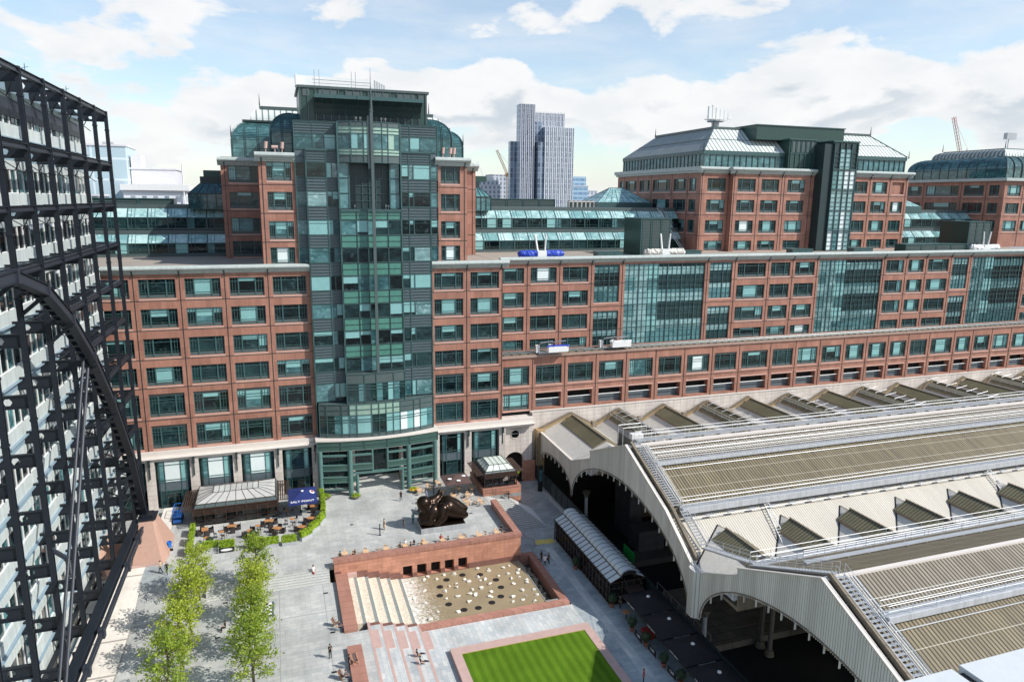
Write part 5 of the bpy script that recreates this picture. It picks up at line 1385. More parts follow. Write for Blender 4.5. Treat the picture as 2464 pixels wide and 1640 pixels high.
# tower cranes
def crane(x, y, z0, zt, jib, label, mat, w=1.2):
    T = thing('tower_crane', label, 'crane', (x, y, z0))
    def lattice(p0, p1, w, n, nm):
        p0 = Vector(p0); p1 = Vector(p1); d = (p1 - p0).normalized(); u = Vector((0, 0, 1)) if abs(d.z) < .9 else Vector((0, 1, 0))
        a = d.cross(u).normalized() * w / 2; c = a.cross(d).normalized() * w / 2
        b = MB(); cs = [-a - c, a - c, a + c, -a + c]
        for q in cs: b.cyl(p0 + q, p1 + q, w * .09, 4)
        for i in range(n):
            for k in range(4):
                b.cyl(p0 + (p1 - p0) * (i / n) + cs[k], p0 + (p1 - p0) * ((i + 1) / n) + cs[(k + 1) % 4], w * .05, 3, cap=False)
        b.build(nm, mat, T)
    if zt > z0 + 1: lattice((x, y, z0), (x, y, zt), w, int((zt - z0) / w / 1.3) + 1, 'mast')
    lattice((x, y, zt), jib, w * .8, 12, 'jib')
    b = MB(); b.box(x - w, x + w * .9, y - w, y + w, zt - w * .6, zt + w); b.build('cab', mat, T)
    b = MB(); b.cyl((x + w * 2.2, y, zt + 5), jib, .08, 3); b.cyl((x, y, zt), (x + w * 2.2, y, zt + 5), .16, 4); b.cyl((x + w * 2.2, y, zt + 5), (x + w * 2.6, y, zt), .12, 4); b.build('stay', mat, T)
crane(163, 498, 0, 64, (154.5, 498, 81.5), 'orange luffing tower crane left of the high rise', CRANE_Y, 1.6)
crane(268, 900, 0, 62, (253, 900, 95), 'faint white crane jib far beyond the flats', WHITE, 2.0)
crane(360.5, 300, 0, 72, (351.5, 300, 93), 'red lattice crane rising behind the domed block', CRANE_R, 1.7)
# ================================================================== steel framed building with the great arch at left
EX = thing('steel_framed_office', 'office block hung in dark steel exoskeleton with great arch at left', 'building', (-22, 80, -1.2))
XC = -20.2
CY = [108.1 - 6.85 * k for k in range(11)]
BZ = [57.2, 50.85, 45.6, 40.45, 35.3, 30.1, 24.9, 19.7, 14.6, 9.4, 4.3]
ARCH = [(15.0, 5.0), (20, 15.5), (28, 27), (37, 35.4), (46, 40.1), (52, 41.3), (60.4, 41.3), (67.4, 39.4), (73.8, 35.9), (80.1, 31.0), (86.5, 24.6), (93.2, 16.0), (98.2, 5.6)]
def arch_z(y):
    for (a, c), (d, e) in zip(ARCH[:-1], ARCH[1:]):
        if a <= y <= d: return c + (e - c) * (y - a) / (d - a)
    return -10
# columns: I sections
for i, y in enumerate(CY):
    b = MB()
    b.box(XC - .2, XC + .2, y - .22, y - .16, 2.6, 57.5, 0); b.box(XC - .2, XC + .2, y + .16, y + .22, 2.6, 57.5, 0); b.box(XC - .04, XC + .04, y - .16, y + .16, 2.6, 57.5, 1)
    for z in BZ: b.box(XC - .25, XC + .25, y - .26, y + .26, z - 2.2, z - 2.0, 0)
    b.build('column', [EXO, EXO_LT], EX)
# cross beams with hexagonal holes, from column to facade
def crossbeam():
    b = MB(); L = 2.95; h = 1.05; c = L * .55; r = .34
    hexa = [(c + r * math.cos(R(60 * i)), h / 2 + r * math.sin(R(60 * i))) for i in range(6)]
    out = [(0, 0), (0, h), (L, h), (L, 0)]
    top = [(0, h / 2), (0, h), (L, h), (L, h / 2), hexa[0], hexa[1], hexa[2], hexa[3]]
    bot = [(0, h / 2), hexa[3], hexa[4], hexa[5], hexa[0], (L, h / 2), (L, 0), (0, 0)]
    for pl in (top, bot):
        for y in (-.03, .03): b.poly([(-a, y, z - h) for a, z in pl])
    b.box(-L, 0, -.18, .18, 0.0, .06); b.box(-L, 0, -.18, .18, -h - .06, -h)
    return b.mesh('cross_beam', EXO)
CB = crossbeam()
for y in CY[:9]:
    for z in BZ: inst('cross_beam', CB, (XC - .1, y, z + .05), EX)
# longitudinal beams outside the arch
for k, z in enumerate(BZ):
    for ya, yb in zip(CY[1:], CY[:-1]):
        ym = (ya + yb) / 2
        if z < arch_z(ym) + 0.5: continue
        b = MB(); b.box(XC - .05, XC + .05, ya + .28, yb - .28, z - .27, z + .13, 1); b.box(XC - .22, XC + .22, ya + .28, yb - .28, z + .13, z + .19, 0); b.box(XC - .22, XC + .22, ya + .28, yb - .28, z - .33, z - .27, 0)
        if k >= 3:   # horizontal bracing back to the slab edge
            b.beam((XC - .2, ya + .3, z), (XC - 2.9, ym, z), .12, .12, 0); b.beam((XC - 2.9, ym, z), (XC - .2, yb - .3, z), .12, .12, 0); b.box(XC - 1.5, XC - 1.4, ya + .3, yb - .3, z - .08, z + .08, 0)
        else:
            b.beam((XC - .2, ya + .3, z - .2), (XC - 1.5, ya + 1.6, z - 2.0), .07, .07, 0); b.beam((XC - 2.9, yb - 3.6, z - 1.1), (XC - 1.6, yb - 1.6, z - 2.4), .07, .07, 0)
        b.build('edge_beam', [EXO, EXO_LT], EX)
# arch rib: box section with flanges, in segments
xa = -18.35
b = MB()
for (p, q) in zip(ARCH[:-1], ARCH[1:]):
    P0, P1 = Vector((xa, p[0], p[1] - .5)), Vector((xa, q[0], q[1] - .5))
    d = (P1 - P0).normalized(); nrm_ = Vector((0, -d.z, d.y))
    b.beam(P0, P1, .45, .8, 1, up=nrm_)
    b.beam(P0 + nrm_ * .43, P1 + nrm_ * .43, .72, .08, 0, up=nrm_); b.beam(P0 - nrm_ * .43, P1 - nrm_ * .43, .72, .08, 0, up=nrm_)
    for s in (-.06, .06):
        b.beam(P0 + d * s - nrm_ * .43, P0 + d * s + nrm_ * .43, .66, .05, 0, up=d)
b.build('arch_rib', [EXO, EXO_LT], EX)
for y in CY:
    z = arch_z(y)
    if z > 6:
        b = MB(); b.beam((XC, y, z - .6), (xa, y, z - .6), .5, .6); b.beam((xa, y, z - 1.0), (XC, y, z - 2.6), .35, .3); b.build('arch_bracket', EXO, EX)
for y in [60.4, 67.4, 73.8, 80.1, 86.5, 93.2]:
    z = arch_z(y) - .5; b = MB(); b.box(xa - .4, xa + .4, y - .18, y + .18, z - .55, z + .55); b.build('splice_plate', EXO_LT, EX)
# inner castellated rib under the arch
b = MB()
for (p, q) in zip(ARCH[4:-1], ARCH[5:]):
    n = int(max(2, (Vector(q) - Vector(p)).length / 1.3))
    for i in range(n):
        t = (i + .5) / n; y = p[0] + (q[0] - p[0]) * t; z = p[1] + (q[1] - p[1]) * t
        d = Vector((0, q[0] - p[0], q[1] - p[1])).normalized()
        b.beam(Vector((xa - .6, y, z - .6)) - d * .22, Vector((xa - .6, y, z - .6)) + d * .22, .5, .6, 0, up=Vector((0, -d.z, d.y)))
    b.beam((xa - .9, p[0], p[1] - .6), (xa - .9, q[0], q[1] - .6), .1, .6, 0)
b.build('arch_web', EXO, EX)
# ties at the foot
b = MB()
for i in range(10):
    y0 = 36 + i * 6.1; y1 = y0 + 6.1
    b.box(-19.5, -19.1, y0, y1, 4.0, 4.75, 1)
b.box(-19.75, -18.85, 36, 97.5, 4.76, 4.85, 0); b.box(-19.75, -18.85, 36, 97.5, 3.9, 3.98, 0)
b.build('tie_beam', [EXO, EXO_LT], EX)
b = MB(); b.box(-18.55, -18.25, 36, 98, 4.1, 4.3); b.box(-18.55, -18.25, 36, 98, 3.7, 3.9)
for y in (93, 86, 72.5, 66.5, 60): b.box(-18.7, -18.1, y - .35, y + .35, 3.5, 4.5)
b.build('tie_rod', EXO_LT, EX)
# hangers and diagonal tubes
b = MB(); b.cyl((-18.9, 81.0, 30.2), (-18.9, 58.5, 1.1), .15, 10); b.build('diagonal_tube', EXO_LT, EX)
b = MB(); b.cyl((-18.95, 79.3, 30.6), (-18.95, 57.4, 2.6), .14, 10); b.beam((XC, 67.0, 16.1), (-18.95, 66.9, 15.0), .3, .3); b.build('diagonal_tube', EXO_LT, EX)
# base girder with round holes along the slab edge
b = MB(); b.box(-22.9, -22.8, 36, 108.5, .55, 1.75, 0); b.box(-23.1, -22.6, 36, 108.5, 1.75, 1.85, 0); b.box(-23.1, -22.6, 36, 108.5, .45, .55, 0)
for i in range(36): y = 37.5 + i * 2; b.cyl((-22.79, y, 1.15), (-22.74, y, 1.15), .26, 10, 1)
b.build('base_girder', [EXO, WHITEPANEL], EX)

# hung office facade: white bands, window strips, pale ledges
XF = -23.2
b = MB()
for z in BZ:
    zt = z - 1.05
    b.box(XF - .1, XF + .08, 36, 109, zt - .8, zt); b.box(XF - .1, XF + .22, 36, 109, z - 5.25, z - 4.05)
b.build('cladding_band', WHITEPANEL, EX)
b = MB()
for z in BZ:
    b.poly([(XF, 36, z - .05), (XF, 109, z - .05), (XF, 109, z - 1.06), (XF, 36, z - 1.06)])
    b.poly([(XF + .02, 36, z - 1.04), (XF + .02, 109, z - 1.04), (XF + 1.1, 109, z - 1.3), (XF + 1.1, 36, z - 1.3)]) if False else None
    b.box(XF, XF + .45, 36, 109, z - 5.38, z - 5.27)
b.build('service_ledge', BLUEPANEL, EX)
b = MB()
b.box(XF - 25, XF - .35, 36, 108.9, 1.9, 55.6)
b.build('building_body', DARKVOID, EX)
b = MB(); b.box(XF - 25, XF + .1, 36, 109.0, 55.6, 56.2, 0); b.box(XF - .1, XF + .1, 36, 109, 53.9, 55.6, 1); b.box(XF - 25, XF - .2, 108.9, 109.1, 1.9, 55.6, 1); b.build('roof_edge', [STEEL_MID, EXO_LT], EX)
def exo_win():
    b = MB(); w = 6.65
    for i in range(5): y = .08 + i * (w - .16) / 4; b.box(-.1, .05, -(y + .04), -(y - .04), 0, 2.22)
    b.box(-.1, .04, -w, 0, 2.17, 2.22); b.box(-.12, .06, -w, 0, 0, .06)
    return b.mesh('window_frame', WHITE)
EW = exo_win()
def exo_pane(v):
    b = MB(); w = 6.65
    for i in range(4):
        y0, y1 = .08 + i * (w - .16) / 4, .08 + (i + 1) * (w - .16) / 4
        k = (v * 7 + i * 3) % 6; m = 1 if k == 0 else (2 if k == 1 and v == 3 else 0); zz = 2.2 - (.5 if k == 2 else 0)
        b.poly([(0, -y0, 0), (0, -y1, 0), (0, -y1, zz), (0, -y0, zz)], m)
        if zz < 2.2: b.poly([(0, -y0, zz), (0, -y1, zz), (0, -y1, 2.2), (0, -y0, 2.2)], 3)
    return b.mesh('window_pane', [GL_DARK, GL_TEAL, GL_BLIND, GREYBL])
EP = [exo_pane(v) for v in range(4)]
for y in CY[:9]:
    for z in BZ:
        if z < 8: continue
        w_ = inst('window', EW, (XF - .02, y, z - 4.05), EX); inst('pane', rnd.choice(EP), (-.04, 0, 0), w_, world=False)
b = MB()
for y in CY[:9]:
    for k in range(4):
        yy = y - k * 1.71
    b.box(XF - .2, XF + .12, y - .02, y + .12, 1.9, 55.6)
b.build('pilaster', EXO_LT, EX)
b = MB(); b.box(XF + .02, XF + .1, 36, 109, 1.9, 2.5); b.build('soffit_edge', WHITEPANEL, EX)
# top aerials
b = MB()
for y in (79, 93): b.cyl((-21, y, 57.3), (-21, y, 58.5), .03, 5); b.cyl((-21.3, y - .3, 58.0), (-20.8, y + .4, 58.3), .02, 4)
b.build('roof_aerial', EXO, EX)

# granite pedestals carrying the arch foot
def pedestal(bx0, bx1, by0, by1, tx0, tx1, ty0, ty1, z0, z1, label):
    T = thing('stone_pedestal', label, 'pedestal', ((bx0 + bx1) / 2, (by0 + by1) / 2, z0))
    b = MB(); ch = .9
    lo = [(bx0, by0), (bx1 - ch * .5, by0), (bx1, by0 + ch * 2.2), (bx1, by1), (bx0, by1)]
    hi = [(tx0, ty0), (tx1 - .2, ty0), (tx1, ty0 + .5), (tx1, ty1), (tx0, ty1)]
    for i in range(5):
        j = (i + 1) % 5; b.poly([(lo[i][0], lo[i][1], z0), (lo[j][0], lo[j][1], z0), (hi[j][0], hi[j][1], z1), (hi[i][0], hi[i][1], z1)])
    b.poly([(x, y, z1) for x, y in hi]); b.build('stone_body', noisy('speckled_red_granite', (.44, .27, .205), .7, 2, .12, scale2=30), T)
    b = MB(); b.box(tx0 - .25, tx1 + .25, ty0 - .2, ty1 + .2, z1, z1 + .18); b.box(tx0 + .15, tx1 - .15, ty0 + .3, ty1 - .3, z1 + .18, z1 + .5); b.build('base_plate', EXO, T)
    b = MB(); b.box(bx0 - .03, bx1 - .4, by0 - .04, by0 + .1, z0, z0 + .35); b.build('stone_course', PINK, T)
pedestal(-19.55, -15.5, 93.3, 101.5, -18.8, -17.1, 96.6, 98.9, 0, 4.9, 'battered red granite pedestal carrying the foot of the steel arch')
pedestal(-27.5, -21.5, 91.5, 101.5, -25.5, -23.5, 95, 98, 0, 3.4, 'rear red granite pedestal half hidden behind the steel frame')
# ================================================================== train shed
SH = thing('train_shed', 'Victorian train shed with olive ribbed roofs, white walkways and arched white valance screens', 'train shed', (45, 83, -9))
XE = 178.0
# far nave ridge y 80.65, near nave ridge y 44.2
def nz1(y): return 14.3 - 0.43 * abs(80.65 - y)
R2y = 44.2
def nz2(y): return 14.7 - 0.45 * abs(R2y - y)
def strip(name, pts, mat, parent=SH, x0=43.8, x1=XE):
    b = MB()
    for (a, c) in zip(pts[:-1], pts[1:]): b.poly([(x0, a[0], a[1]), (x1, a[0], a[1]), (x1, c[0], c[1]), (x0, c[0], c[1])])
    return b.build(name, mat, parent)
strip('roof_slope', [(69.7, nz1(69.7)), (76.55, nz1(76.55))], ROOF_OLIVE)
strip('roof_slope', [(76.55, nz1(76.55) + .02), (80.35, nz1(80.35) + .02)], ROOF_GREY)
strip('roof_slope', [(80.35, nz1(80.35)), (80.95, nz1(80.35)), (92.8, nz1(92.8))], ROOF_GREY)
strip('roof_slope', [(55.5, nz2(55.5)), (44.4, nz2(44.4))], ROOF_OLIVE)
strip('roof_slope', [(44.0, nz2(44.0)), (40.2, nz2(40.2))], ROOF_GREY)
strip('roof_slope', [(40.2, nz2(40.2)), (27, nz2(27))], ROOF_OLIVE)
# pale ridge capping of the near nave
b = MB(); b.box(43.8, XE, 43.98, 44.42, 14.55, 14.8); b.build('ridge_cap', CREAM_PLAIN, SH)
b = MB(); b.box(43.8, XE, 80.0, 80.75, 14.15, 14.4); b.build('ridge_cap', CREAM_PLAIN, SH)
# cream lower slope under the far nave's eaves
b = MB(); b.poly([(43.8, 70.0, 9.05), (XE, 70.0, 9.05), (XE, 62.45, 5.2), (43.8, 62.45, 5.2)])
b.build('lower_slope', ROOF_CREAM, SH)
b = MB(); b.poly([(43.8, 69.85, 8.9), (43.8, 69.85, 9.9), (XE, 69.85, 9.9), (XE, 69.85, 8.9)]); b.build('eaves_shadow_strip', ROOF_DIRT_SHADE, SH)  # dark strip below the gutter, painting in the overhang's shadow line
b = MB(); b.box(43.8, XE, 55.55, 62.4, 4.85, 5.2); b.box(43.8, XE, 55.4, 55.54, 4.8, 9.4); b.build('valley_gutter', ROOF_DIRT_SHADE, SH)

# transverse gables: between far nave and the offices (A) and in the valley between the naves (B)
def transverse(px, y0, y1, zr, zv, hw, tag_, fy=None, zfirst=None, light=(0, 0), lightw=2.1, clutter=False):
    """one gable with ridge along y; fy(z) gives the far end where it dies into a slope"""
    T = SH
    ye = fy or (lambda z: y1)
    xl, zl = px - hw, (zfirst if zfirst is not None else zv)
    if zfirst is not None: xl = 43.75
    b = MB()
    b.poly([(xl, y0, zl), (px, y0, zr), (px, ye(zr), zr), (xl, ye(zl), zl)], 0)
    b.poly([(px, y0, zr), (px + hw, y0, zv), (px + hw, ye(zv), zv), (px, ye(zr), zr)], 0)
    b.poly([(xl, y0, zl), (px + hw, y0, zv), (px, y0, zr)], 1)
    b.build('transverse_gable', [ROOF_CREAM_T, ROOF_DIRT_SHADE], T)
    if fy:
        v = MB(); v.beam((px, ye(zr), zr + .03), (xl, ye(zl), zl + .03), .16, .1, 0); v.build('valley_flashing', BLACK, T)
        v = MB(); v.beam((px, ye(zr), zr + .06), (px + 2.2, ye(zr - (zr - zv) * 2.2 / hw), zr - (zr - zv) * 2.2 / hw + .06), .22, .12, 0); v.build('valley_flashing', ROOF_DIRT_SHADE, T)
    ls, le = light; s = (zr - zv) / hw; t = .42
    b = MB()
    for sg in (-1, 1):
        b.poly([(px, ls, zr + t), (px, le, zr + t), (px + sg * lightw, le, zr + t - s * lightw), (px + sg * lightw, ls, zr + t - s * lightw)], 0)
        b.poly([(px + sg * lightw, ls, zr + t - s * lightw), (px + sg * lightw, le, zr + t - s * lightw), (px + sg * lightw, le, zr - .05 - s * lightw), (px + sg * lightw, ls, zr - .05 - s * lightw)], 1)
    for y in (ls, le): b.poly([(px - lightw, y, zr - s * lightw - .05), (px + lightw, y, zr - s * lightw - .05), (px + lightw, y, zr + t - s * lightw), (px, y, zr + t), (px - lightw, y, zr + t - s * lightw)], 1)
    b.box(px - .12, px + .12, ls - .1, le + .1, zr + t, zr + t + .09, 1)
    b.build('rooflight', [ROOF_OLIVE_T, ROOF_DIRT_SHADE], T)
    if clutter:
        b = MB()
        for k, (dx, dz) in enumerate(((-1.7, .5), (-1.2, .62), (.3, 1.15), (.9, 1.0))):
            b.cyl((px + dx, ls - .5, zr + t - abs(dx) * s + .2), (px + dx, le + .4, zr + t - abs(dx) * s + .2), .07, 5)
        for i in range(7):
            y = ls + (le - ls) * i / 6
            b.tube([(px - 1.9, y, zr + t - 1.9 * s), (px - 1.9, y, zr + t + .3), (px + 1.0, y, zr + t + .75)], .04, 4)
        b.build('roof_pipework', GALV, T)
slopeB = lambda z: 70.0 - (9.05 - z) / (3.85 / 7.55)
for k in range(13):
    px = 49.6 + 9.6 * k
    transverse(px, 91.8, 113.7, 8.15, 5.5, 4.8, 'A', None, 5.6 if k == 0 else None, (98.6, 112.6), 2.2, clutter=(k % 2 == 1))
    # brick coping against the office wall
    b = MB()
    xl, zl = (43.6, 5.9) if k == 0 else (px - 4.6, 5.9)
    for y0_, y1_, o in ((113.2, 113.75, 0.0),):
        b.poly([(xl, y0_, zl - 2.0), (px + 4.6, y0_, 3.9), (px + 4.6, y0_, 5.95), (px, y0_, 8.55), (xl, y0_, zl + .25)], 0)
        b.beam((xl, 113.45, zl + .28), (px, 113.45, 8.62), .6, .14, 1, up=(0, 1, 0)); b.beam((px, 113.45, 8.62), (px + 4.6, 113.45, 5.98), .6, .14, 1, up=(0, 1, 0))
    b.box(px + 4.35, px + 5.2, 113.0, 113.85, 5.4, 6.7, 1)
    b.build('brick_coping', [noisy('stock_brick', (.36, .25, .13), .8, 2, .2) if k == 0 else MATS['stock_brick'], ROOF_DIRT_SHADE], SH)
    pb = 58.97 + 9.33 * (k - 1)
    if pb < 170: transverse(pb, 56.0, 66, 7.9, 5.28, 4.66, 'B', slopeB, 5.6 if k == 0 else None, (57.4, 66.0), 1.95)

# gable screens: boarded valances with arched undersides
def ell(y0, y1, zb, zt, n=24, p=2.3):
    yc, a = (y0 + y1) / 2, (y1 - y0) / 2
    return [(yc + a * math.cos(math.pi * i / n), zb + (zt - zb) * (max(0, 1 - abs(math.cos(math.pi * i / n)) ** p)) ** (1 / p)) for i in range(n + 1)]
TOP = [(112.5, 5.85), (98.35, 5.65), (91.75, 8.4), (91.74, 9.6), (80.65, 14.4), (69.7, 9.75), (63.8, 6.0), (61.5, 5.9), (55.5, 8.9), (55.49, 9.7), (44.2, 14.8), (27, 7.2)]
def topz(y):
    for (a, c), (d, e) in zip(TOP[:-1], TOP[1:]):
        if d <= y <= a: return c + (e - c) * (a - y) / (a - d) if a != d else c
    return 5
ARC1, ARC2, ARC3 = ell(98.4, 112.6, -.1, 3.45, p=2.4), ell(63.7, 98.15, -.1, 9.0, 40, p=1.9), ell(28.5, 61.4, .4, 9.2, 40, p=1.9)
def screen(arc, ya, yb, name):
    b = MB(); ys = sorted(set([ya, yb] + [p[0] for p in arc if yb < p[0] < ya] + [t[0] for t in TOP if yb < t[0] < ya]))
    def az(y):
        for (p, q) in zip(arc[:-1], arc[1:]):
            if q[0] <= y <= p[0]: return q[1] + (p[1] - q[1]) * (y - q[0]) / max(1e-6, p[0] - q[0])
        return min(arc[0][1], arc[-1][1])
    for y0, y1 in zip(ys[:-1], ys[1:]):
        e = 1e-4
        for x in (43.5, 43.68):
            b.poly([(x, y0, az(y0 + e)), (x, y0, topz(y0 + e)), (x, y1, topz(y1 - e)), (x, y1, az(y1 - e))])
        b.poly([(43.5, y0, az(y0 + e)), (43.68, y0, az(y0 + e)), (43.68, y1, az(y1 - e)), (43.5, y1, az(y1 - e))])
    b.build('valance_screen', VALANCE, SH)
    # hanging droppers along the arch edge and a dark moulded edge
    d = MB(); L = 0.0; last = arc[0]
    for p, q in zip(arc[:-1], arc[1:]):
        seg = math.hypot(q[0] - p[0], q[1] - p[1]); n = int(seg / .3) + 1
        d.beam((43.47, p[0], p[1]), (43.47, q[0], q[1]), .12, .16, 1, up=(1, 0, 0))
        for i in range(n):
            t = i / n; d.box(43.46, 43.54, p[0] + (q[0] - p[0]) * t - .04, p[0] + (q[0] - p[0]) * t + .04, p[1] + (q[1] - p[1]) * t - .22, p[1] + (q[1] - p[1]) * t, 0)
    span = arc[0][0] - arc[-1][0]; n = int(span / 1.75)
    for i in range(1, n):
        y = arc[0][0] - span * i / n; z = az(y); d.box(43.42, 43.58, y - .05, y + .05, z - .85, z + .1, 0)
    d.build('arch_dropper', [VALANCE, ROOF_DIRT_SHADE], SH)
screen(ARC1, 112.45, 98.35, 'a'); screen(ARC2, 98.35, 63.7, 'b'); screen(ARC3, 61.5, 27, 'c')
b = MB(); b.poly([(43.5, 63.7, .2), (42.8, 63.1, .2), (42.8, 63.1, 5.95), (43.5, 63.7, 6.0)]); b.poly([(42.8, 63.1, .2), (42.8, 62.1, .2), (42.8, 62.1, 5.9), (42.8, 63.1, 5.95)]); b.poly([(42.8, 62.1, .2), (43.5, 61.5, .2), (43.5, 61.5, 5.9), (42.8, 62.1, 5.9)])
b.poly([(42.8, 63.1, 5.95), (42.8, 62.1, 5.9), (43.5, 61.5, 5.9), (43.5, 63.7, 6.0)])
b.build('valance_return', VALANCE, SH)
b = MB()
for (p, q) in zip(TOP[:-1], TOP[1:]):
    if abs(p[0] - q[0]) < .05: continue
    b.beam((43.58, p[0], p[1] + .04), (43.58, q[0], q[1] + .04), .42, .12, 0, up=(0, 0, 1))
for (p, q) in ((TOP[4], TOP[5]), (TOP[10], (33, 9.8)), (TOP[5], TOP[6])): b.beam((44.3, p[0], p[1] + .25), (44.3, q[0], q[1] + .25), .35, .5, 1)
b.build('verge_cap', [CREAM_PLAIN, ROOF_DIRT_SHADE], SH)
# walkways with handrails on the roofs
def railrun(b, pts, h=1.05, post=2.6, r=.035, mid=True):
    for p, q in zip(pts[:-1], pts[1:]):
        p = Vector(p); q = Vector(q); n = max(1, int((q - p).length / post)); up = Vector((0, 0, h))
        b.cyl(p + up, q + up, r, 4)
        if mid: b.cyl(p + up * .5, q + up * .5, r * .8, 4)
        for i in range(n + 1): c = p + (q - p) * i / n; b.cyl(c, c + up, r, 4)
def walkway(y0, y1, z, x0=46.6, gutter=0, rails=(True, True), bridge=True, nm='roof_walkway'):
    b = MB(); b.box(x0, XE, y0, y1, z, z + .07, 0)
    if gutter: b.box(x0, XE, y0 - .22, y0 - .02, z - gutter, z + .12, 1)
    if bridge:
        for i in range(int((XE - x0) / 2.6)): b.box(x0 + i * 2.6, x0 + i * 2.6 + .12, y0, y1, z - .35, z, 0)
    b.build(nm, [GALV, GUTTER], SH)
    r = MB()
    if rails[0]: railrun(r, [(x0, y0, z + .07), (XE, y0, z + .07)])
    if rails[1]: railrun(r, [(x0, y1, z + .07), (XE, y1, z + .07)])
    r.build('handrail', WHITE, SH)
walkway(81.0, 82.1, 14.5, 45.6, rails=(True, True))
walkway(76.55, 77.3, nz1(77) + .28, 46.0, gutter=.28, rails=(True, True))
walkway(69.1, 70.0, 9.95, 45.4, gutter=.62, rails=(True, True))
walkway(55.1, 56.1, 9.8, 45.4, rails=(True, True))
walkway(51.4, 52.0, nz2(51.7) + .22, 48.5, rails=(False, True))
walkway(39.6, 40.5, nz2(40.2) + .35, 46.2, gutter=.42, rails=(True, True))
b = MB()
for i in range(26): b.box(48.5 + i * 4.65, 49.4 + i * 4.65, 56.0, 56.2, 8.7, 9.8)
for i in range(40): b.box(45.5 + i * 3.1, 46.5 + i * 3.1, 68.5, 68.9, 8.85, 8.98)
for y, f in ((68.5, None), (75.8, nz1), (38.9, nz2), (78.6, nz1), (79.4, nz1)):
    z = 8.9 if f is None else f(y) + (.16 if y < 77 else .3)
    b.cyl((46.4, y, z), (XE, y, z), .055, 5)
b.build('roof_pipe', GALV, SH)
# stairs down the verges
def verge_stair(p0, p1, w=1.0):
    p0 = Vector(p0); p1 = Vector(p1); L = (p1 - p0).length; n = int(L / .42)
    b = MB()
    for i in range(n):
        c = p0 + (p1 - p0) * (i + .5) / n; b.box(c.x - w / 2, c.x + w / 2, c.y - .13, c.y + .13, c.z, c.z + .05)
    for s in (-w / 2, w / 2): b.beam(p0 + Vector((s, 0, 0)), p1 + Vector((s, 0, 0)), .06, .18)
    b.build('verge_stair', GALV, SH)
    r = MB()
    for s in (-w / 2, w / 2): railrun(r, [p0 + Vector((s, 0, .05)), p1 + Vector((s, 0, .05))], 1.0, 2.2, .028)
    r.build('handrail', WHITE, SH)
verge_stair((45.1, 80.8, 14.6), (45.1, 69.8, 10.1)); verge_stair((45.5, 69.0, 9.9), (45.7, 64.6, 7.3)); verge_stair((45.7, 64.5, 7.2), (46.0, 56.3, 9.5), .9)
verge_stair((45.1, 43.9, 15.0), (45.1, 29, 8.3)); verge_stair((45.1, 55.1, 10.0), (45.1, 44.4, 14.9), .9)
b = MB()
for dx in (.9, 1.2, 1.5): b.cyl((44.9 + dx, 80, 14.4), (44.9 + dx, 70.6, 10.3), .05, 5); b.cyl((44.9 + dx, 43.7, 14.9), (44.9 + dx, 29, 8.5), .06, 5)
b.build('roof_pipe', WHITE, SH)
b = MB(); b.box(51.0, 53.0, 92.6, 93.6, 10.4, 11.2)
b.build('junction_box', WHITE, SH); b = MB()
for y in (92.6, 94.2): b.tube([(49.4, y, 8.6), (49.4, y, 12.4), (53.4, y, 12.4), (53.4, y, 8.6)], .07, 5)
for x in (49.4, 53.4): b.tube([(x, 92.6, 12.4), (x, 94.2, 12.4)], .07, 5)
b.build('gantry_frame', GALV, SH)
ladder('roof_ladder', 'white ladder lying on the cream roof slope, nearest the gable', (57.9, 69.9, 9.6), (56.3, 62.45, 5.65), .62, rail=False, step=.42)
ladder('roof_ladder', 'white ladder lying on the cream roof slope, far one at the right edge', (96.4, 69.9, 9.6), (94.4, 62.45, 5.65), .62, rail=False, step=.42)

# interior seen through the arches
def column(x, y, z0, z1, label):
    T = thing('iron_column', label, 'column', (x, y, z0))
    b = MB(); b.cyl((x, y, z0 + .8), (x, y, z1 - .9), .30, 14, 0, .26); b.build('shaft', HAZEBL if False else PLATFORM if x > 50 else GUTTER, T, smooth=False)  # inner shafts take a darker colour to stand for the shed's shade
    b = MB(); b.lathe((x, y, z0), [(.62, 0), (.62, .25), (.52, .35), (.5, .7), (.4, .8)], 14); b.build('base', ROOF_DIRT_SHADE, T)
    b = MB(); b.lathe((x, y, z1 - .9), [(.34, 0), (.42, .15), (.36, .3), (.62, .7), (.66, .9), (.0, .9)], 14); b.build('capital', PLATFORM, T)
column(45.6, 63.3, -9, .0, 'pale iron column under the valley of the train shed, beside the fence')
column(56.2, 66.1, -9, 5, 'pale iron column rising from the station platform, left one of the inner pair')
column(56.2, 64.35, -9, 5, 'pale iron column rising from the station platform, right one of the inner pair')
column(46.1, 98.0, -9, .2, 'pale iron column under the first valance, behind the black fence')
for k in range(4): column(66 + 10 * k, 65.2, -9, 5, 'pale iron column deep inside the train shed')
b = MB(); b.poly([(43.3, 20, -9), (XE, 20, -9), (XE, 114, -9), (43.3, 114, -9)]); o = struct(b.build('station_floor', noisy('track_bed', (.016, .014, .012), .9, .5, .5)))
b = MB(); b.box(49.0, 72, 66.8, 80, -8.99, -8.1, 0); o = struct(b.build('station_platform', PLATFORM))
b = MB(); b.box(52.5, 68, 69.2, 69.5, -8.09, -8.07); b.box(52.5, 52.8, 69.5, 77.6, -8.09, -8.07); b.box(52.5, 68, 77.6, 77.9, -8.09, -8.07); b.box(49.6, 72, 67.2, 67.4, -8.09, -8.07); struct(b.build('platform_marking', ROOF_DIRT_SHADE))
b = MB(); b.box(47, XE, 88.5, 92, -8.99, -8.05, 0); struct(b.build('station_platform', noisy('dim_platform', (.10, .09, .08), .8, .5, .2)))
b = MB(); b.box(43.1, 43.3, 20, 112.4, -9, -3.02); struct(b.build('deck_edge_wall', noisy('dark_concrete', (.06, .055, .05), .9, .5, .3)))
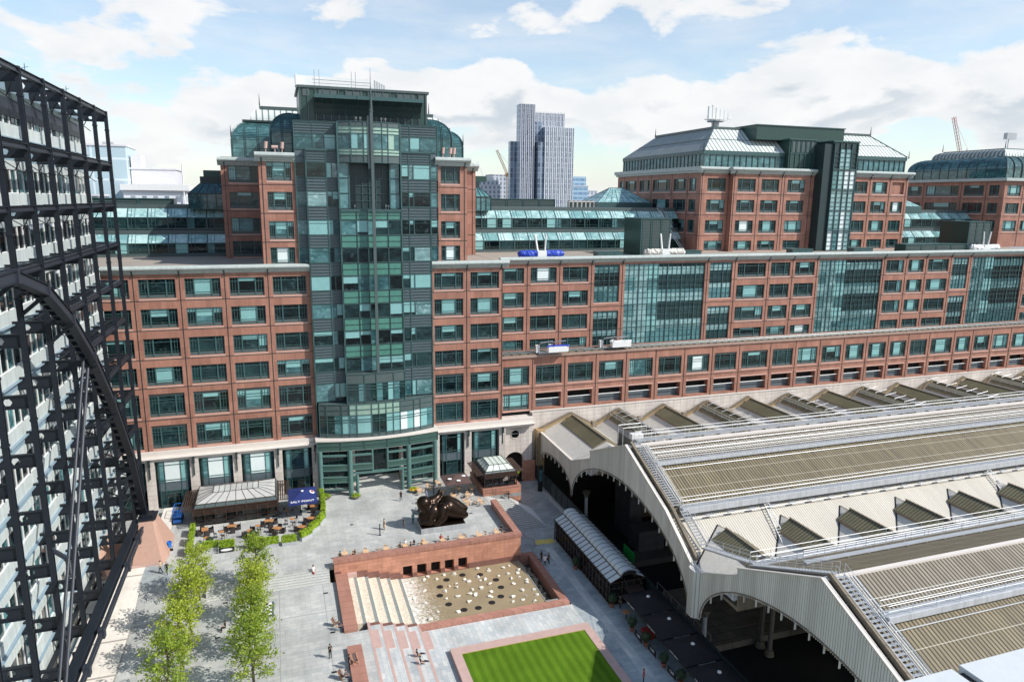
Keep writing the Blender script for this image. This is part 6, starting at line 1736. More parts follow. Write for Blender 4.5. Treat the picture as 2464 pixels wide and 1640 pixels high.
b = MB(); b.box(53.8, 56.2, 97.3, 102.8, -9, 8.2); o = b.build('hoarding_tower', HOARD); tag(o, 'tall grey sheeted scaffold tower inside the train shed arch', 'scaffold')
b = MB(); b.box(52.2, 56.8, 91.0, 94.4, -8.04, -4.6); o = b.build('site_cabin', HOARD); tag(o, 'grey site cabin beside the sheeted scaffold tower', 'cabin')
b = MB(); b.box(43.9, XE, 113.6, 113.7, -9, 5.0); b.build('shed_shade_wall', noisy('shed_shade', (.035, .03, .025), .9, .5, .3), SH)  # added dark wall over the stone base, its colour standing in for shade
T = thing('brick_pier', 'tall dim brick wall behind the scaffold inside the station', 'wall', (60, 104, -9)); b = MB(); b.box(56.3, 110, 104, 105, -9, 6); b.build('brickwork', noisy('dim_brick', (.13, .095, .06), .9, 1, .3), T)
# train with a lit lamp
T = thing('train', 'yellow fronted train in the dark of the station with one lit lamp', 'train', (60, 60.5, -9))
b = MB(); b.box(62.5, 90, 59.2, 62.0, -8.0, -4.4, 0); b.box(62.2, 62.49, 59.3, 59.9, -7.6, -5.0, 1); b.box(62.2, 62.49, 61.3, 61.9, -7.6, -5.0, 1); b.build('carriage', [BLACK, YELLOW], T)
m, nt_, bs = new_mat('lit_lamp'); bs.inputs['Emission Color'].default_value = (1, .9, .7, 1); bs.inputs['Emission Strength'].default_value = 12
b = MB(); b.cyl((62.19, 60.2, -7.0), (62.1, 60.2, -7.0), .14, 10); b.build('headlight', m, T)
b = MB(); b.box(43.31, 43.38, 76.6, 79.6, -1.6, .6); o = b.build('green_sheeting', GREEN); 
tag(o, 'bright green sheeting hanging behind the fence next to the roof pavilion', 'sheeting')
# barrier rail deep in the station
T = thing('platform_barrier', 'pale tubular barrier on the station floor below the big arch', 'barrier', (50, 72, -9))
b = MB(); b.tube([(49.3, 80.2, -6.6), (49.3, 67.0, -6.6)], .06, 5)
for i in range(8): b.cyl((49.3, 67 + i * 1.88, -8.1), (49.3, 67 + i * 1.88, -6.6), .05, 5)
b.build('rail', GALV, T)
# pier, downpipe and black service post at the office wall
T = thing('brick_pier', 'yellow brick pier with downpipe where the train shed meets the stone wall', 'pier', (44.3, 113, -3)); b = MB(); b.box(42.9, 44.3, 112.5, 113.98, -3, 6.2); b.build('brickwork', MATS['stock_brick'], T)
b = MB(); b.cyl((42.7, 112.1, -2.9), (42.7, 112.1, 6.0), .16, 8); b.build('downpipe', ROOF_DIRT_SHADE, T)
T = thing('information_totem', 'tall black information totem at the far end of the fence', 'totem', (41.6, 107.5, -3))
b = MB(); b.box(41.2, 42.0, 107.2, 107.5, -3, 1.7); b.build('body', BLACK, T); b = MB(); b.box(41.3, 41.9, 107.14, 107.19, -1.2, .9); b.build('panel', GL_TEAL, T)
# iron fence along the deck edge
T = thing('iron_fence', 'long black iron fence along the train shed side of the lane', 'fence', (43.2, 80, -3))
b = MB()
for i in range(27):
    y = 112 - i * 2.4; b.box(42.52, 42.68, y - .08, y + .08, -3, -.15)
b.build('post', BLACK, T)
b = MB(); b.box(42.57, 42.63, 48, 112, -2.95, -.4); b.box(42.5, 42.7, 48, 112, -.4, -.25); b.build('panel', STEEL_DK, T)
b = MB(); b.box(42.3, 42.9, 47, 112.3, -3.0, -2.8); b.build('kerb', PAVE_M, T)
b = MB(); b.box(42.56, 42.64, 48, 112, -.24, -.2)
for i in range(160): y = 111.9 - i * .4; b.cyl((42.6, y, -.22), (42.6, y, .12), .035, 4, 0, .005)
b.build('spike', BLACK, T)
# foreground roof ledge at lower right
T = thing('roof_ledge', 'pale grey metal roof ledge in the bottom right corner', 'ledge', (12, 3, 40))
LG = noisy('pale_grey_coping', (.60, .62, .62), .4, .4, .06)
b = MB(); b.box(9.32, 34, -6, 6.68, 39.6, 40.0); b.build('coping', LG, T)
b = MB(); b.box(-2, 9.14, -6, 6.66, 39.55, 39.99); b.build('coping', LG, T)
b = MB(); b.box(9.145, 9.315, -6, 6.6, 39.5, 39.93); b.build('joint', BLACK, T)
b = MB(); b.box(-2, 34, -6, 6.3, 39.2, 39.54); b.build('parapet', LG, T)
# ================================================================== ground, terraces, pool
b = MB()
n = 24
b.poly([(6000 * math.cos(2 * math.pi * i / n), 6000 * math.sin(2 * math.pi * i / n), -9.3) for i in range(n)])
struct(b.build('ground', noisy('city_ground', (.16, .17, .17), .95, .01, .2)))
# upper terrace (z 0), left of the train shed
def slab_(name, mat, x0, x1, y0, y1, z, th=.5, extra=()):
    b = MB(); b.box(x0, x1, y0, y1, z - th, z); 
    for e in extra: b.box(*e)
    return struct(b.build(name, mat))
b = MB()
b.box(-60, 4.45, 88.0, 118, -.6, 0); b.box(-10.0, 4.45, 86.2, 88.0, -.6, 0); b.box(4.45, 29.7, 86.5, 118, -.6, 0); b.box(29.7, 36.0, 101.4, 118, -.6, 0); b.box(-60, 60, 118, 200, -.6, -.01)
struct(b.build('terrace_paving', PAVE))
b = MB(); b.poly([(-17.75, 81.5, -1.19), (-10.0, 81.5, -1.19), (-10.0, 88.0, .002), (-17.75, 88.0, .002)]); struct(b.build('terrace_ramp', PAVE))
b = MB(); b.poly([(-60, 81.5, -1.185), (-17.76, 81.5, -1.185), (-17.76, 88.0, .004), (-60, 88.0, .004)]); struct(b.build('cream_ramp', PAVE_W))
b = MB(); b.box(-10.1, -10.0, 84.3, 88, -1.3, .02); struct(b.build('ramp_kerb', STEPS))
b = MB(); b.poly([(-17.9, 88.3, .004), (-14.6, 88.3, .004), (-14.6, 93.2, .004), (-17.9, 93.2, .004)]); struct(b.build('paving_strip', PAVE_M))
# long steps down to the left walkway
b = MB(); m_ = []
nst = 6
for i in range(nst):
    z1 = -0.2 * (i + 1) + 0.0; y1 = 86.19 - .3 * i; b.box(-10.0, 4.42, y1 - .3, y1, -1.6, z1, 0); b.box(-10.0, 4.42, y1 - .303, y1 - .25, z1 + .002, z1 + .006, 1)
b.build('x', [STEPS, STEPS_NOSE_SHADE]); o = bpy.data.objects['x']; o.name = 'terrace_steps'; struct(o)
# left walkway z -1.2
b = MB(); b.box(-17.75, 5.1, 20, 84.39, -1.9, -1.2); b.box(5.1, 7.74, 20, 73.0, -1.9, -1.2); struct(b.build('walkway_paving', PAVE))
b = MB(); b.box(-60, -17.76, 20, 83, -1.9, -1.2); b.box(-60, -18.0, 88.0, 101.4, -.5, .006); struct(b.build('cream_paving', PAVE_W))
b = MB()
for y in (91.2, 79.1, 72.8, 66.6, 60.4): b.box(-26, -17.76, y, y + .28, -1.2, -1.194) if y < 86 else b.box(-26, -18.0, y, y + .28, .006, .012)
b.box(-17.78, -17.6, 20, 84.3, -1.2, -1.192)
struct(b.build('paving_joint', noisy('grey_joint_stone', (.36, .33, .30), .7, 1, .1)))
b = MB()
for y0 in (50, 57, 64, 71, 78): b.box(-17.5, 5.0, y0, y0 + .1, -1.2, -1.196); 
for x in (-12.6, -7.2, -1.8, 3.4): b.box(x, x + .08, 20, 84.3, -1.2, -1.195)
struct(b.build('paving_line', noisy('paving_line_stone', (.30, .31, .30), .7, 1, .1)))
b = MB()
for x, y in ((-8.2, 83.4), (-14.2, 82.4), (-14.3, 78.9), (3.4, 82.0), (3.6, 73.5), (3.2, 66.5), (-8.6, 76.3)): b.box(x, x + .55, y, y + .3, -1.2, -1.188)
struct(b.build('drain_cover', GRATE))
b = MB()
for x, y in ((-2.8, 91.5), (20.2, 89.2), (25.8, 96), (8.2, 97.5), (34.8, 105)): b.box(x, x + .5, y, y + .3, .0, .012)
struct(b.build('drain_cover', GRATE))
# chess board
T = MB()
for i in range(8):
    for j in range(8): T.box(-5.6 + i * .37, -5.6 + (i + 1) * .37, 79.0 + j * .37, 79.0 + (j + 1) * .37, -1.2, -1.186, (i + j) % 2)
T.box(-5.85, -5.62, 78.8, 82.2, -1.2, -1.19, 2); T.box(-2.63, -2.4, 78.8, 82.2, -1.2, -1.19, 2)
o = T.build('chess_board', [WHITECLOTH, BLACK, STEEL_MID]); tag(o, 'giant black and white chess board set in the paving among the trees', 'chess board')
# lower level lane and lawn surround z -3
b = MB(); b.box(13.9, 43.05, 20, 73.39, -3.6, -3.0); struct(b.build('lower_paving', PAVE_L))
b = MB(); b.box(33.0, 43.1, 20, 86.95, -3.59, -2.996); b.box(30.46, 43.1, 86.95, 112.38, -3.59, -2.996); struct(b.build('lane_paving', PAVE_M))
b = MB(); b.box(34.9, 36.1, 47, 88, -2.996, -2.988); b.box(41.8, 42.7, 92, 110, -2.996, -2.988); struct(b.build('lane_strip', PAVE_L))
# seating terraces stepping down to the lawn
SX = [7.75, 9.2, 10.7, 12.05, 13.55]
SEATS = thing('stone_seating', 'pink granite seat blocks stepping down beside the cascade', 'stone seats', (10, 71, -3))
for i, x in enumerate(SX):
    x2 = SX[i + 1] if i < 4 else 13.9; z = -1.2 - .36 * i
    b = MB(); b.box(x, x + .3, 20, 74.5, -3.4, z + .005); struct(b.build('granite_riser', PINK))
    if i < 4:
        b = MB(); b.box(x + .3, x2, 20, 74.2, -3.4, z - .36); struct(b.build('step_tread', PAVE_L))
    b = MB(); b.box(x + .302, x + 1.08, 69.85, 73.0, -3.4, z - .17); b.build('stone_seat', PINK, SEATS)
    b = MB(); b.box(x + .302, (x2 if i < 4 else x + .4) - .002, 74.2, 74.52, -3.4, z - .2); struct(b.build('granite_riser', DARKPINK))
for nm, y0, y1, lb in (('retaining_block', 73.05, 85.7, 'long brown granite capped block beside the cascade'), ('retaining_block', 40, 69.95, 'long brown granite capped wall beside the seating steps, near the bottom edge')):
    b = MB(); b.box(5.12, 6.58, y0, y1, -1.3, -.95, 0); b.box(5.08, 6.62, y0 - .04, y1 - .02, -.95, -.75, 0); o = b.build(nm, slabs('red_block_granite', (.42, .21, .155), (.39, .19, .14), (.15, .07, .05), 1.25, 30, mode='floor_t', mortar=.02, off=0, amt=.12) if y0 > 70 else MATS['red_block_granite']); tag(o, lb, 'block')
b = MB(); b.box(6.63, 7.8, 84.9, 85.65, -1.3, -.85); o = b.build('stone_block', PINK); tag(o, 'small pale pink granite block at the top corner of the cascade', 'block')

# big terracotta retaining wall
RW = thing('retaining_wall', 'terracotta stone retaining wall with five square openings above the pool', 'wall', (17, 86, -3))
hs = [(a, a + 1.28, -2.85, -1.25, False) for a in (13.88, 15.78, 17.68, 19.58, 21.45)]
P0 = [P for P in hs]
mb = wall_mesh(5.03, 30.45, -3.3, .62, hs, .9); placed(mb, 'stone_face', [SANDSTONE], (0, 85.7, 0), 0, RW)
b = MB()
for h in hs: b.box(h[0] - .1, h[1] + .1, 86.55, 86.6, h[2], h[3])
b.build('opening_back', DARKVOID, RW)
b = MB(); b.poly([(5.03, 85.7, -3.3), (5.03, 86.5, -3.3), (5.03, 86.5, .62), (5.03, 85.7, .62)]); b.poly([(30.45, 85.7, -3.3), (30.45, 97.6, -3.3), (30.45, 97.6, .62), (30.45, 85.7, .62)]); b.box(29.68, 30.44, 97.2, 97.55, -.2, .62); b.build('wall_return', SANDSTONE, RW)
b = MB(); b.box(4.95, 30.55, 85.62, 86.52, .62, 1.1, 0); b.box(29.62, 30.55, 86.52, 97.65, .62, 1.1, 0); b.box(5.1, 29.6, 86.40, 86.5, -.1, .62, 0); b.box(29.66, 29.74, 86.5, 97.4, -.1, .62, 0)
b.build('coping', slabs('coping_granite', (.40, .20, .15), (.37, .18, .135), (.14, .06, .045), 1.25, 30, mode='wall', mortar=.02, off=0, amt=.1), RW)
# dark wet plinth stepping down with the cascade
b = MB(); b.box(22.9, 30.4, 85.55, 85.69, -3.2, -2.15)
for h0, h1 in ((13.5, 13.86), (15.18, 15.76), (17.08, 17.66), (18.98, 19.56), (20.88, 21.43)): b.box(h0, h1, 85.55, 85.69, -3.2, -2.3)
for h in hs: b.box(h[0] - .02, h[1] + .02, 85.52, 85.69, -3.2, -2.86)
b.build('wet_plinth', DARKPINK, RW)
b = MB()
for i, (xa, xb) in enumerate(((5.05, 5.9), (6.7, 9.2), (9.2, 10.7), (10.7, 12.05), (12.05, 13.5))):
    z = -.55 - .36 * i; b.box(xa, xb, 85.5, 85.68, z - 1.2, z)
b.build('wet_step_course', DARKPINK, RW)

# cascade
for i, x in enumerate(SX):
    xp = 6.6 if i == 0 else SX[i - 1]; z = -1.28 - .36 * i
    b = MB(); b.box(xp + (0 if i else .02), x - .42, 74.55, 85.45, -3.3, z, 0); o = b.build('cascade_water', CASCADE); struct(o)
    b = MB(); b.box(x - .42, x, 74.52, 85.45, -3.3, z - .06, 0); struct(b.build('cascade_edge', GREYTILE))
    b = MB(); b.box(x, x + .03, 74.55, 85.45, z - .36, z - .05); struct(b.build('falling_water', noisy('white_foam', (.85, .82, .75), .4, 4, .12) if i == 0 else MATS['white_foam']))
# pool
b = MB(); b.box(13.6, 30.0, 74.3, 85.6, -3.5, -2.9); struct(b.build('pool_water', WATER))
b = MB(); b.box(30.0, 30.14, 74.8, 85.6, -3.5, -2.86); struct(b.build('pool_weir', GREYTILE))
b = MB(); b.box(30.14, 31.75, 74.8, 86.1, -4.6, -4.1); struct(b.build('pool_channel', DARKWATER))
PW = thing('pool_parapet', 'brown granite parapet wrapping the right and near sides of the pool', 'parapet', (32, 80, -3))
b = MB(); b.box(13.85, 32.75, 73.45, 74.3, -3.1, -2.6); b.build('near_parapet', slabs('parapet_granite', (.47, .235, .175), (.43, .21, .155), (.17, .075, .055), 1.3, 30, mode='wall', mortar=.02, off=0, amt=.1), PW)
b = MB(); b.box(31.78, 32.75, 74.3, 86.9, -4.6, -2.6); b.box(30.5, 31.78, 86.12, 86.9, -4.6, -2.6); b.build('side_parapet', CAPSTONE if False else DARKPINK if False else slabs('parapet_granite_side', (.36, .17, .125), (.33, .155, .115), (.13, .06, .045), 30, 1.3, mode='floor', mortar=.02, off=0, amt=.1), PW)
b = MB(); b.box(30.0, 31.78, 74.31, 74.8, -4.6, -2.75); b.build('channel_end', GREYTILE, PW)

def rock(x, y, z, s, seed, mat, label, group, name='boulder'):
    r_ = random.Random(seed); bm = bmesh.new()
    pts = []
    for i in range(13):
        a = r_.uniform(0, 6.28); t = r_.uniform(-.9, 1.0); rr_ = math.sqrt(max(0, 1 - t * t)) * r_.uniform(.7, 1.1)
        pts.append(bm.verts.new((x + s * rr_ * math.cos(a) * 1.2, y + s * rr_ * math.sin(a), z + max(-.15, s * (t * .8 + .35)))))
    g = bmesh.ops.convex_hull(bm, input=pts)
    bmesh.ops.delete(bm, geom=[v for v in bm.verts if not v.link_faces], context='VERTS')
    me = bpy.data.meshes.new(name); bm.to_mesh(me); bm.free(); me.materials.append(mat)
    o = bpy.data.objects.new(name, me); link(o); tag(o, label, 'rock', group)
    return o
rp = [(1040, 400), (1175, 365), (1225, 330), (1325, 358), (1415, 310), (1530, 298), (1810, 228), (1940, 245), (1060, 590), (1185, 500), (1195, 635), (1425, 502), (1480, 442), (1560, 418), (1555, 462), (1440, 588), (1580, 560), (1655, 362), (1700, 388), (1815, 330),
      (1845, 378), (1895, 352), (1745, 478), (1790, 540), (1715, 530), (1855, 460), (1715, 625), (1580, 745), (1340, 742), (1250, 832), (1950, 560), (1950, 415)]
import types
_f, _yaw, _pit, _rol = 1690.0, R(18.6), R(11.35), R(.62)
def _basis():
    fw = Vector((math.sin(_yaw) * math.cos(_pit), math.cos(_yaw) * math.cos(_pit), -math.sin(_pit))); r = Vector((math.cos(_yaw), -math.sin(_yaw), 0)); u = r.cross(fw)
    return fw, r * math.cos(_rol) + u * math.sin(_rol), -r * math.sin(_rol) + u * math.cos(_rol)
_FW, _RT, _UP = _basis()
def on_ground(px, py, z):
    """survey helper: where the sight line of a surveyed point meets the level z"""
    d = _FW + _RT * ((px - 1232) / _f) - _UP * ((py - 820) / _f); t = (z - 46.7) / d.z
    return (d.x * t, d.y * t)
Vz = lambda x, y: (780 + x / 4.9, 1320 + y / 4.9)
Uz = lambda x, y: (1100 + x / 4.9, 1130 + y / 4.9)
Tz = lambda x, y: (850 + x / 4.48, 1050 + y / 4.48)
Dz = lambda x, y: (400 + x / 4.712, 1080 + y / 4.712)
Cz = lambda x, y: (x / 2.6129, 1040 + y / 2.6129)
Sz = lambda x, y: (1250 + x / 3.563, 1200 + y / 3.563)
rocks = [Vz(*p) for p in rp] + [Uz(*p) for p in ((540, 1150), (610, 1130), (720, 1180), (600, 1225), (715, 1220), (730, 1262), (635, 1280), (485, 1250), (820, 1300), (825, 1330), (665, 1345), (390, 1350), (770, 1420), (905, 1415), (940, 1475), (815, 1485), (655, 1500), (775, 1535), (655, 1555), (915, 1545), (180, 1415), (285, 1400), (405, 1440), (410, 1500), (215, 1480), (140, 1320), (245, 1270), (330, 1295), (370, 1190), (240, 1170))]
big = {32, 35, 16}
for i, p in enumerate(rocks):
    x, y = on_ground(p[0], p[1], -2.9)
    if not (13.8 < x < 29.8 and 74.6 < y < 85.5): continue
    rock(x, y, -2.92, rnd.uniform(.20, .33), 100 + i, ROCK, 'pale jagged rock standing in the shallow pool water', 'rocks in the pool')
for i in range(34):
    rock(30.9 + rnd.uniform(-.45, .45), 75.4 + i * .31, -4.1, rnd.uniform(.28, .45), 300 + i, ROCK_DK, 'brown boulder in the deep channel at the right end of the pool', 'boulders in the channel', 'channel_boulder')
for i, p in enumerate(((1630, 305), (1838, 300), (1442, 362), (1365, 445), (1365, 547), (1468, 650), (1650, 715), (1818, 692))):
    x, y = on_ground(*Vz(*p), -2.88); b = MB(); b.cyl((x, y, -2.95), (x, y, -2.87), .43, 20); o = b.build('round_grate', GRATE); tag(o, 'round black grate in the pool, one of a ring of twelve', 'grate', 'round grates in the pool')
for p in ((458, 1292), (517, 1380), (515, 1488), (410, 1560)):
    x, y = on_ground(*Uz(*p), -2.88); b = MB(); b.cyl((x, y, -2.95), (x, y, -2.87), .43, 20); o = b.build('round_grate', GRATE); tag(o, 'round black grate in the pool, one of a ring of twelve', 'grate', 'round grates in the pool')

# lawn
LW = thing('lawn_planter', 'raised striped lawn inside a pink granite border', 'lawn', (25, 60, -3))
b = MB(); b.box(16.15, 32.95, 68.55 - 1.2, 68.6, -3.05, -2.5, 0); b.box(16.15, 17.2, 20, 67.35, -3.05, -2.5, 0); b.box(32.0, 33.0, 20, 67.35, -3.05, -2.5, 0); b.build('granite_border', PINK, LW)
b = MB(); b.poly([(17.2, 20, -2.54), (32.0, 20, -2.54), (32.0, 67.35, -2.54), (17.2, 67.35, -2.54)]); o = b.build('grass', GRASS, LW); o['kind'] = 'stuff'
b = MB(); b.box(17.2, 32, 67.3, 67.36, -2.6, -2.49); b.build('edging', noisy('soil_edge', (.40, .30, .09), .9, 3, .2), LW)

# stair from terrace to lane, right of the side wall
b = MB()
for i in range(16):      # treads going down towards the viewer
    z = -.6 - .15 * i - .15 * 0; y1 = 100.4 - i * .38
    b.box(30.47, 33.8 + max(0, i - 0) * .26 if i < 16 else 38, y1 - .38, y1, -3.2, z, 0)
    b.box(30.47, 33.8 + i * .26, y1 - .385, y1 - .24, z + .002, z + .008, 1)
struct(b.build('stair_treads', [STEPS, STEPS_NOSE_SHADE]))
b = MB()
for i in range(16):      # treads going down to the right
    z = -.6 - .15 * i; x0 = 33.8 + i * .24
    b.box(x0 - (.0), x0 + .24, 100.4 - i * .38 - .0, 101.0 + i * .0, -3.2, z - .002, 0); b.box(x0 + .17, x0 + .245, 100.4 - i * .38, 101.0, z + .002, z + .008, 2)
struct(b.build('stair_side_treads', [STEPS, STEPS_NOSE_SHADE, WHITE]))
b = MB()
for i in range(4):
    z = -.15 * i; b.box(29.75, 30.4 + i * .35, 97.7, 101.4, -3.2, z, 0) if i == 0 else b.box(30.4 + (i - 1) * .35, 30.4 + i * .35, 97.7, 101.4, -3.2, z, 0)
    b.box(30.4 + i * .35 - .08, 30.4 + i * .35 + .0, 97.7, 101.4, z + .001, z + .006, 1)
b.box(31.45, 33.8, 100.4, 101.38, -3.2, -.6, 0); b.box(30.46, 33.8, 97.69, 100.4, -3.2, -.606, 0) if False else None
struct(b.build('stair_landing', [STEPS, WHITE]))
# ================================================================== things on the square
def baked(o, name):
    dg = bpy.context.evaluated_depsgraph_get(); dg.update()
    me = bpy.data.meshes.new_from_object(o.evaluated_get(dg)); me.name = name
    old = o.data; bpy.data.objects.remove(o)
    return me

# ---- abstract bronze on a plinth (a plain rounded stand-in)
SC = thing('bronze_sculpture', 'large abstract sculpture of rounded dark bronze forms lying on a plinth', 'sculpture', (20.8, 93.2, .85))
b = MB(); rb = random.Random(5)
def chain(pts):
    for (p, r), (q, s) in zip(pts[:-1], pts[1:]):
        p = Vector(p); q = Vector(q); n = max(2, int((q - p).length / (min(r, s) * .35)))
        for i in range(n + 1): t = i / n; b.blob(p + (q - p) * t, r + (s - r) * t, 0, 14, 10)
chain([((18.3, 93.4, 3.9), 1.05), ((18.6, 93.2, 3.3), .9)])
chain([((18.3, 93.2, 1.9), .9), ((19.5, 93.2, 2.5), 1.35), ((20.5, 93.3, 2.4), 1.15), ((21.7, 93.4, 2.7), 1.55), ((22.9, 93.1, 2.0), 1.1), ((23.9, 92.9, 1.55), .7), ((24.4, 92.9, 1.5), .45)])
chain([((21.8, 93.9, 3.3), 1.1), ((23.0, 93.8, 2.8), .95), ((24.0, 93.6, 2.3), .65), ((24.5, 93.5, 2.2), .42)])
chain([((19.5, 93.9, 3.6), .95), ((20.3, 94.2, 4.0), .6), ((20.9, 94.4, 4.4), .42), ((20.9, 94.4, 4.9), .34)])
chain([((18.0, 92.4, 1.4), .55), ((18.8, 92.1, 1.35), .5), ((19.3, 92.5, 2.3), .7)])
chain([((20.9, 92.5, 3.0), .9), ((20.8, 92.1, 2.0), .75), ((20.1, 91.9, 1.35), .5), ((19.5, 91.9, 1.2), .32)])
chain([((20.3, 93.2, 1.4), .8), ((23.4, 93.6, 1.4), .6)])
o = b.build('bronze_form', BRONZE)
md = o.modifiers.new('r', 'REMESH'); md.mode = 'VOXEL'; md.voxel_size = .09; md2 = o.modifiers.new('s', 'SMOOTH'); md2.iterations = 9; md2.factor = .6
me = baked(o, 'bronze_form'); me.polygons.foreach_set('use_smooth', [True] * len(me.polygons))
o = bpy.data.objects.new('bronze_form', me); link(o); adopt(o, SC)
b = MB(); b.poly([(17.65, 91.65, .86), (24.0, 91.65, .86), (24.0, 95.0, .86), (17.65, 95.0, .86)]); b.box(17.62, 24.03, 91.62, 95.03, .8, .855); b.build('bronze_bed', BRONZE, SC)
PL = thing('plinth', 'long grey stone plinth under the bronze sculpture', 'plinth', (20.8, 93.2, 0)); b = MB(); b.box(17.55, 24.1, 91.55, 95.1, 0.0, .8); b.build('stone_block', PLINTH, PL)

# ---- text
def text_mesh(s, size, mat, align='CENTER'):
    c = bpy.data.curves.new('lettering', 'FONT'); c.body = s; c.size = size; c.align_x = align; c.align_y = 'CENTER'; c.extrude = .002; c.offset = .004
    o = bpy.data.objects.new('lettering', c); link(o)
    me = baked(o, 'lettering'); me.materials.clear(); me.materials.append(mat)
    return me
def place_text(s, size, mat, M, parent, name='lettering'):
    o = bpy.data.objects.new(name, text_mesh(s, size, mat)); link(o); o.matrix_world = M; adopt(o, parent)
    return o
def frame_matrix(p, xdir, ydir):
    x = Vector(xdir).normalized(); y = Vector(ydir).normalized(); z = x.cross(y).normalized(); y = z.cross(x)
    M = Matrix((x, y, z)).transposed().to_4x4(); M.translation = Vector(p); return M

# ---- umbrellas
def umbrella(name, label, x, y, z0, half, rim, apex, mat, cat='umbrella', group=None, val=.35, capm=None):
    T = thing(name, label, cat, (x, y, z0), group)
    hx, hy = half
    b = MB(); n = 8
    cs = [(x - hx, y - hy), (x, y - hy), (x + hx, y - hy), (x + hx, y), (x + hx, y + hy), (x, y + hy), (x - hx, y + hy), (x - hx, y)]
    for i in range(8):
        a, c = cs[i], cs[(i + 1) % 8]
        za = rim + (.0 if i % 2 == 0 else .05); zc = rim + (.05 if i % 2 == 0 else 0)
        m1 = ((a[0] * .5 + x * .5), (a[1] * .5 + y * .5), (za + apex) / 2 - .05); m2 = ((c[0] * .5 + x * .5), (c[1] * .5 + y * .5), (zc + apex) / 2 - .05)
        b.poly([(a[0], a[1], za), (c[0], c[1], zc), m2, m1]); b.poly([m1, m2, (x, y, apex)])
        b.poly([(a[0], a[1], za), (a[0], a[1], za - val), (c[0], c[1], zc - val), (c[0], c[1], zc)])
    b.build('canopy', mat, T)
    b = MB(); b.cyl((x, y, z0), (x, y, apex - .02), .05, 8); b.build('pole', GALV, T)
    b = MB()
    for i in range(0, 8): b.beam((x, y, rim - .2), ((cs[i][0] + x) / 2, (cs[i][1] + y) / 2, (rim + apex) / 2 - .12), .03, .04)
    b.build('rib', WOOD, T)
    if capm: b = MB(); b.lathe((x, y, apex), [(.22, -.06), (.2, .04), (.0, .1)], 12); b.build('cap', capm, T)
    b = MB(); b.box(x - .45, x + .45, y - .45, y + .45, z0, z0 + .1); b.build('base', STEEL_MID, T)
    return T
UB = umbrella('cafe_umbrella', 'large square blue cafe umbrella lettered SALT POINT', 1.9, 104.3, 0, (2.05, 2.9), 2.62, 3.35, BLUECLOTH, val=.3, capm=WHITE)
sl = (3.35 - 2.62) / 2.9
place_text('SALT POINT', .62, WHITECLOTH, frame_matrix((1.85, 101.75, 2.62 + .35 * sl + .045), (1, 0, 0), (0, 1, sl)), UB)
b = MB()
c_ = (3.35, 104.6); 
b.poly([(c_[0] + .36 * math.cos(2 * math.pi * i / 20), c_[1] + .62 * math.sin(2 * math.pi * i / 20), 2.62 + (3.95 - (c_[0] + .36 * math.cos(2 * math.pi * i / 20))) * .357 + .06) for i in range(20)])
b.build('round_logo', WHITECLOTH, UB)
b = MB(); b.poly([(c_[0] + .2 * math.cos(2 * math.pi * i / 20) + .02, c_[1] + .16 + .34 * math.sin(2 * math.pi * i / 20), 2.62 + (3.95 - (c_[0] + .2 * math.cos(2 * math.pi * i / 20))) * .357 + .075) for i in range(20)]); b.build('logo_patch', REDPRINT, UB)
UBR = umbrella('cafe_umbrella', 'square brown cafe umbrella with white discs', 25.6, 103.6, 0, (2.1, 2.1), 2.62, 3.25, BROWNCLOTH, val=.2)
for dx, dy, up in ((-1.15, -.55, .40), (.1, -1.4, .30), (1.35, .25, .35)):
    s_ = (3.25 - 2.62) / 2.1; m_ = max(abs(dx), abs(dy))
    b = MB(); b.lathe((25.6 + dx, 103.6 + dy, 2.62 + (2.1 - m_) * s_ + .12), [(.34, -.02), (.34, 0), (0, .01)], 18); b.build('white_disc', WHITECLOTH, UBR)
for i, y in enumerate((67.5, 62.7, 57.85, 53.0, 48.2)):
    U = umbrella('bar_umbrella', 'big square black bar umbrella lettered CORNEY & BARROW, %s from the glass pavilion' % ['first', 'second', 'third', 'fourth', 'fifth'][i], 40.35, y, -3, (2.25, 2.3), -.55, .2, BLACKCLOTH, val=.32, capm=WHITE, group='black umbrellas in a row beside the fence')
    place_text('CORNEY & BARROW', .22, WHITECLOTH, frame_matrix((40.6, y - 2.34, -.68), (1, 0, 0), (0, 0, 1)), U)
    place_text('CORNEY & BARROW', .18, WHITECLOTH, frame_matrix((40.35 - 2.29, y, -.68), (0, -1, 0), (0, 0, 1)), U)

# ---- glass pavilion on the lane
GP = thing('glass_pavilion', 'long black framed glass bar pavilion with barrel roof on the lane', 'pavilion', (39.7, 81, -3))
x0, x1, y0, y1 = 37.45, 42.15, 71.6, 90.2
b = MB(); b.box(x0 + .1, x1 - .1, y0 + .1, y1 - .1, -3, -.1); b.build('glazed_wall', glass('bar_glass', (.006, .006, .006), (.03, .035, .035), .1, .6), GP)
b = MB(); n = 18
for i in range(n + 1):
    y = y0 + (y1 - y0) * i / n
    for x in (x0, x1): b.box(x - .06, x + .06, y - .06, y + .06, -3, .05)
for i in range(4):
    x = x0 + (x1 - x0) * i / 3
    for y in (y0, y1): b.box(x - .06, x + .06, y - .06, y + .06, -3, .05)
for z in (-2.9, -1.9, -.75, 0.0):
    b.box(x0 - .05, x0 + .05, y0, y1, z, z + .09); b.box(x1 - .05, x1 + .05, y0, y1, z, z + .09); b.box(x0, x1, y0 - .05, y0 + .05, z, z + .09)
b.box(x0 + 1.32, x0 + 1.5, y0, y1, .45, .95); b.box(x1 - 1.5, x1 - 1.32, y0, y1, .45, .95)
b.build('frame', BROWNFRAME, GP)
bx0, bx1 = x0 + 1.3, x1 - 1.3; bc = (bx0 + bx1) / 2; br_ = (bx1 - bx0) / 2
b = MB()
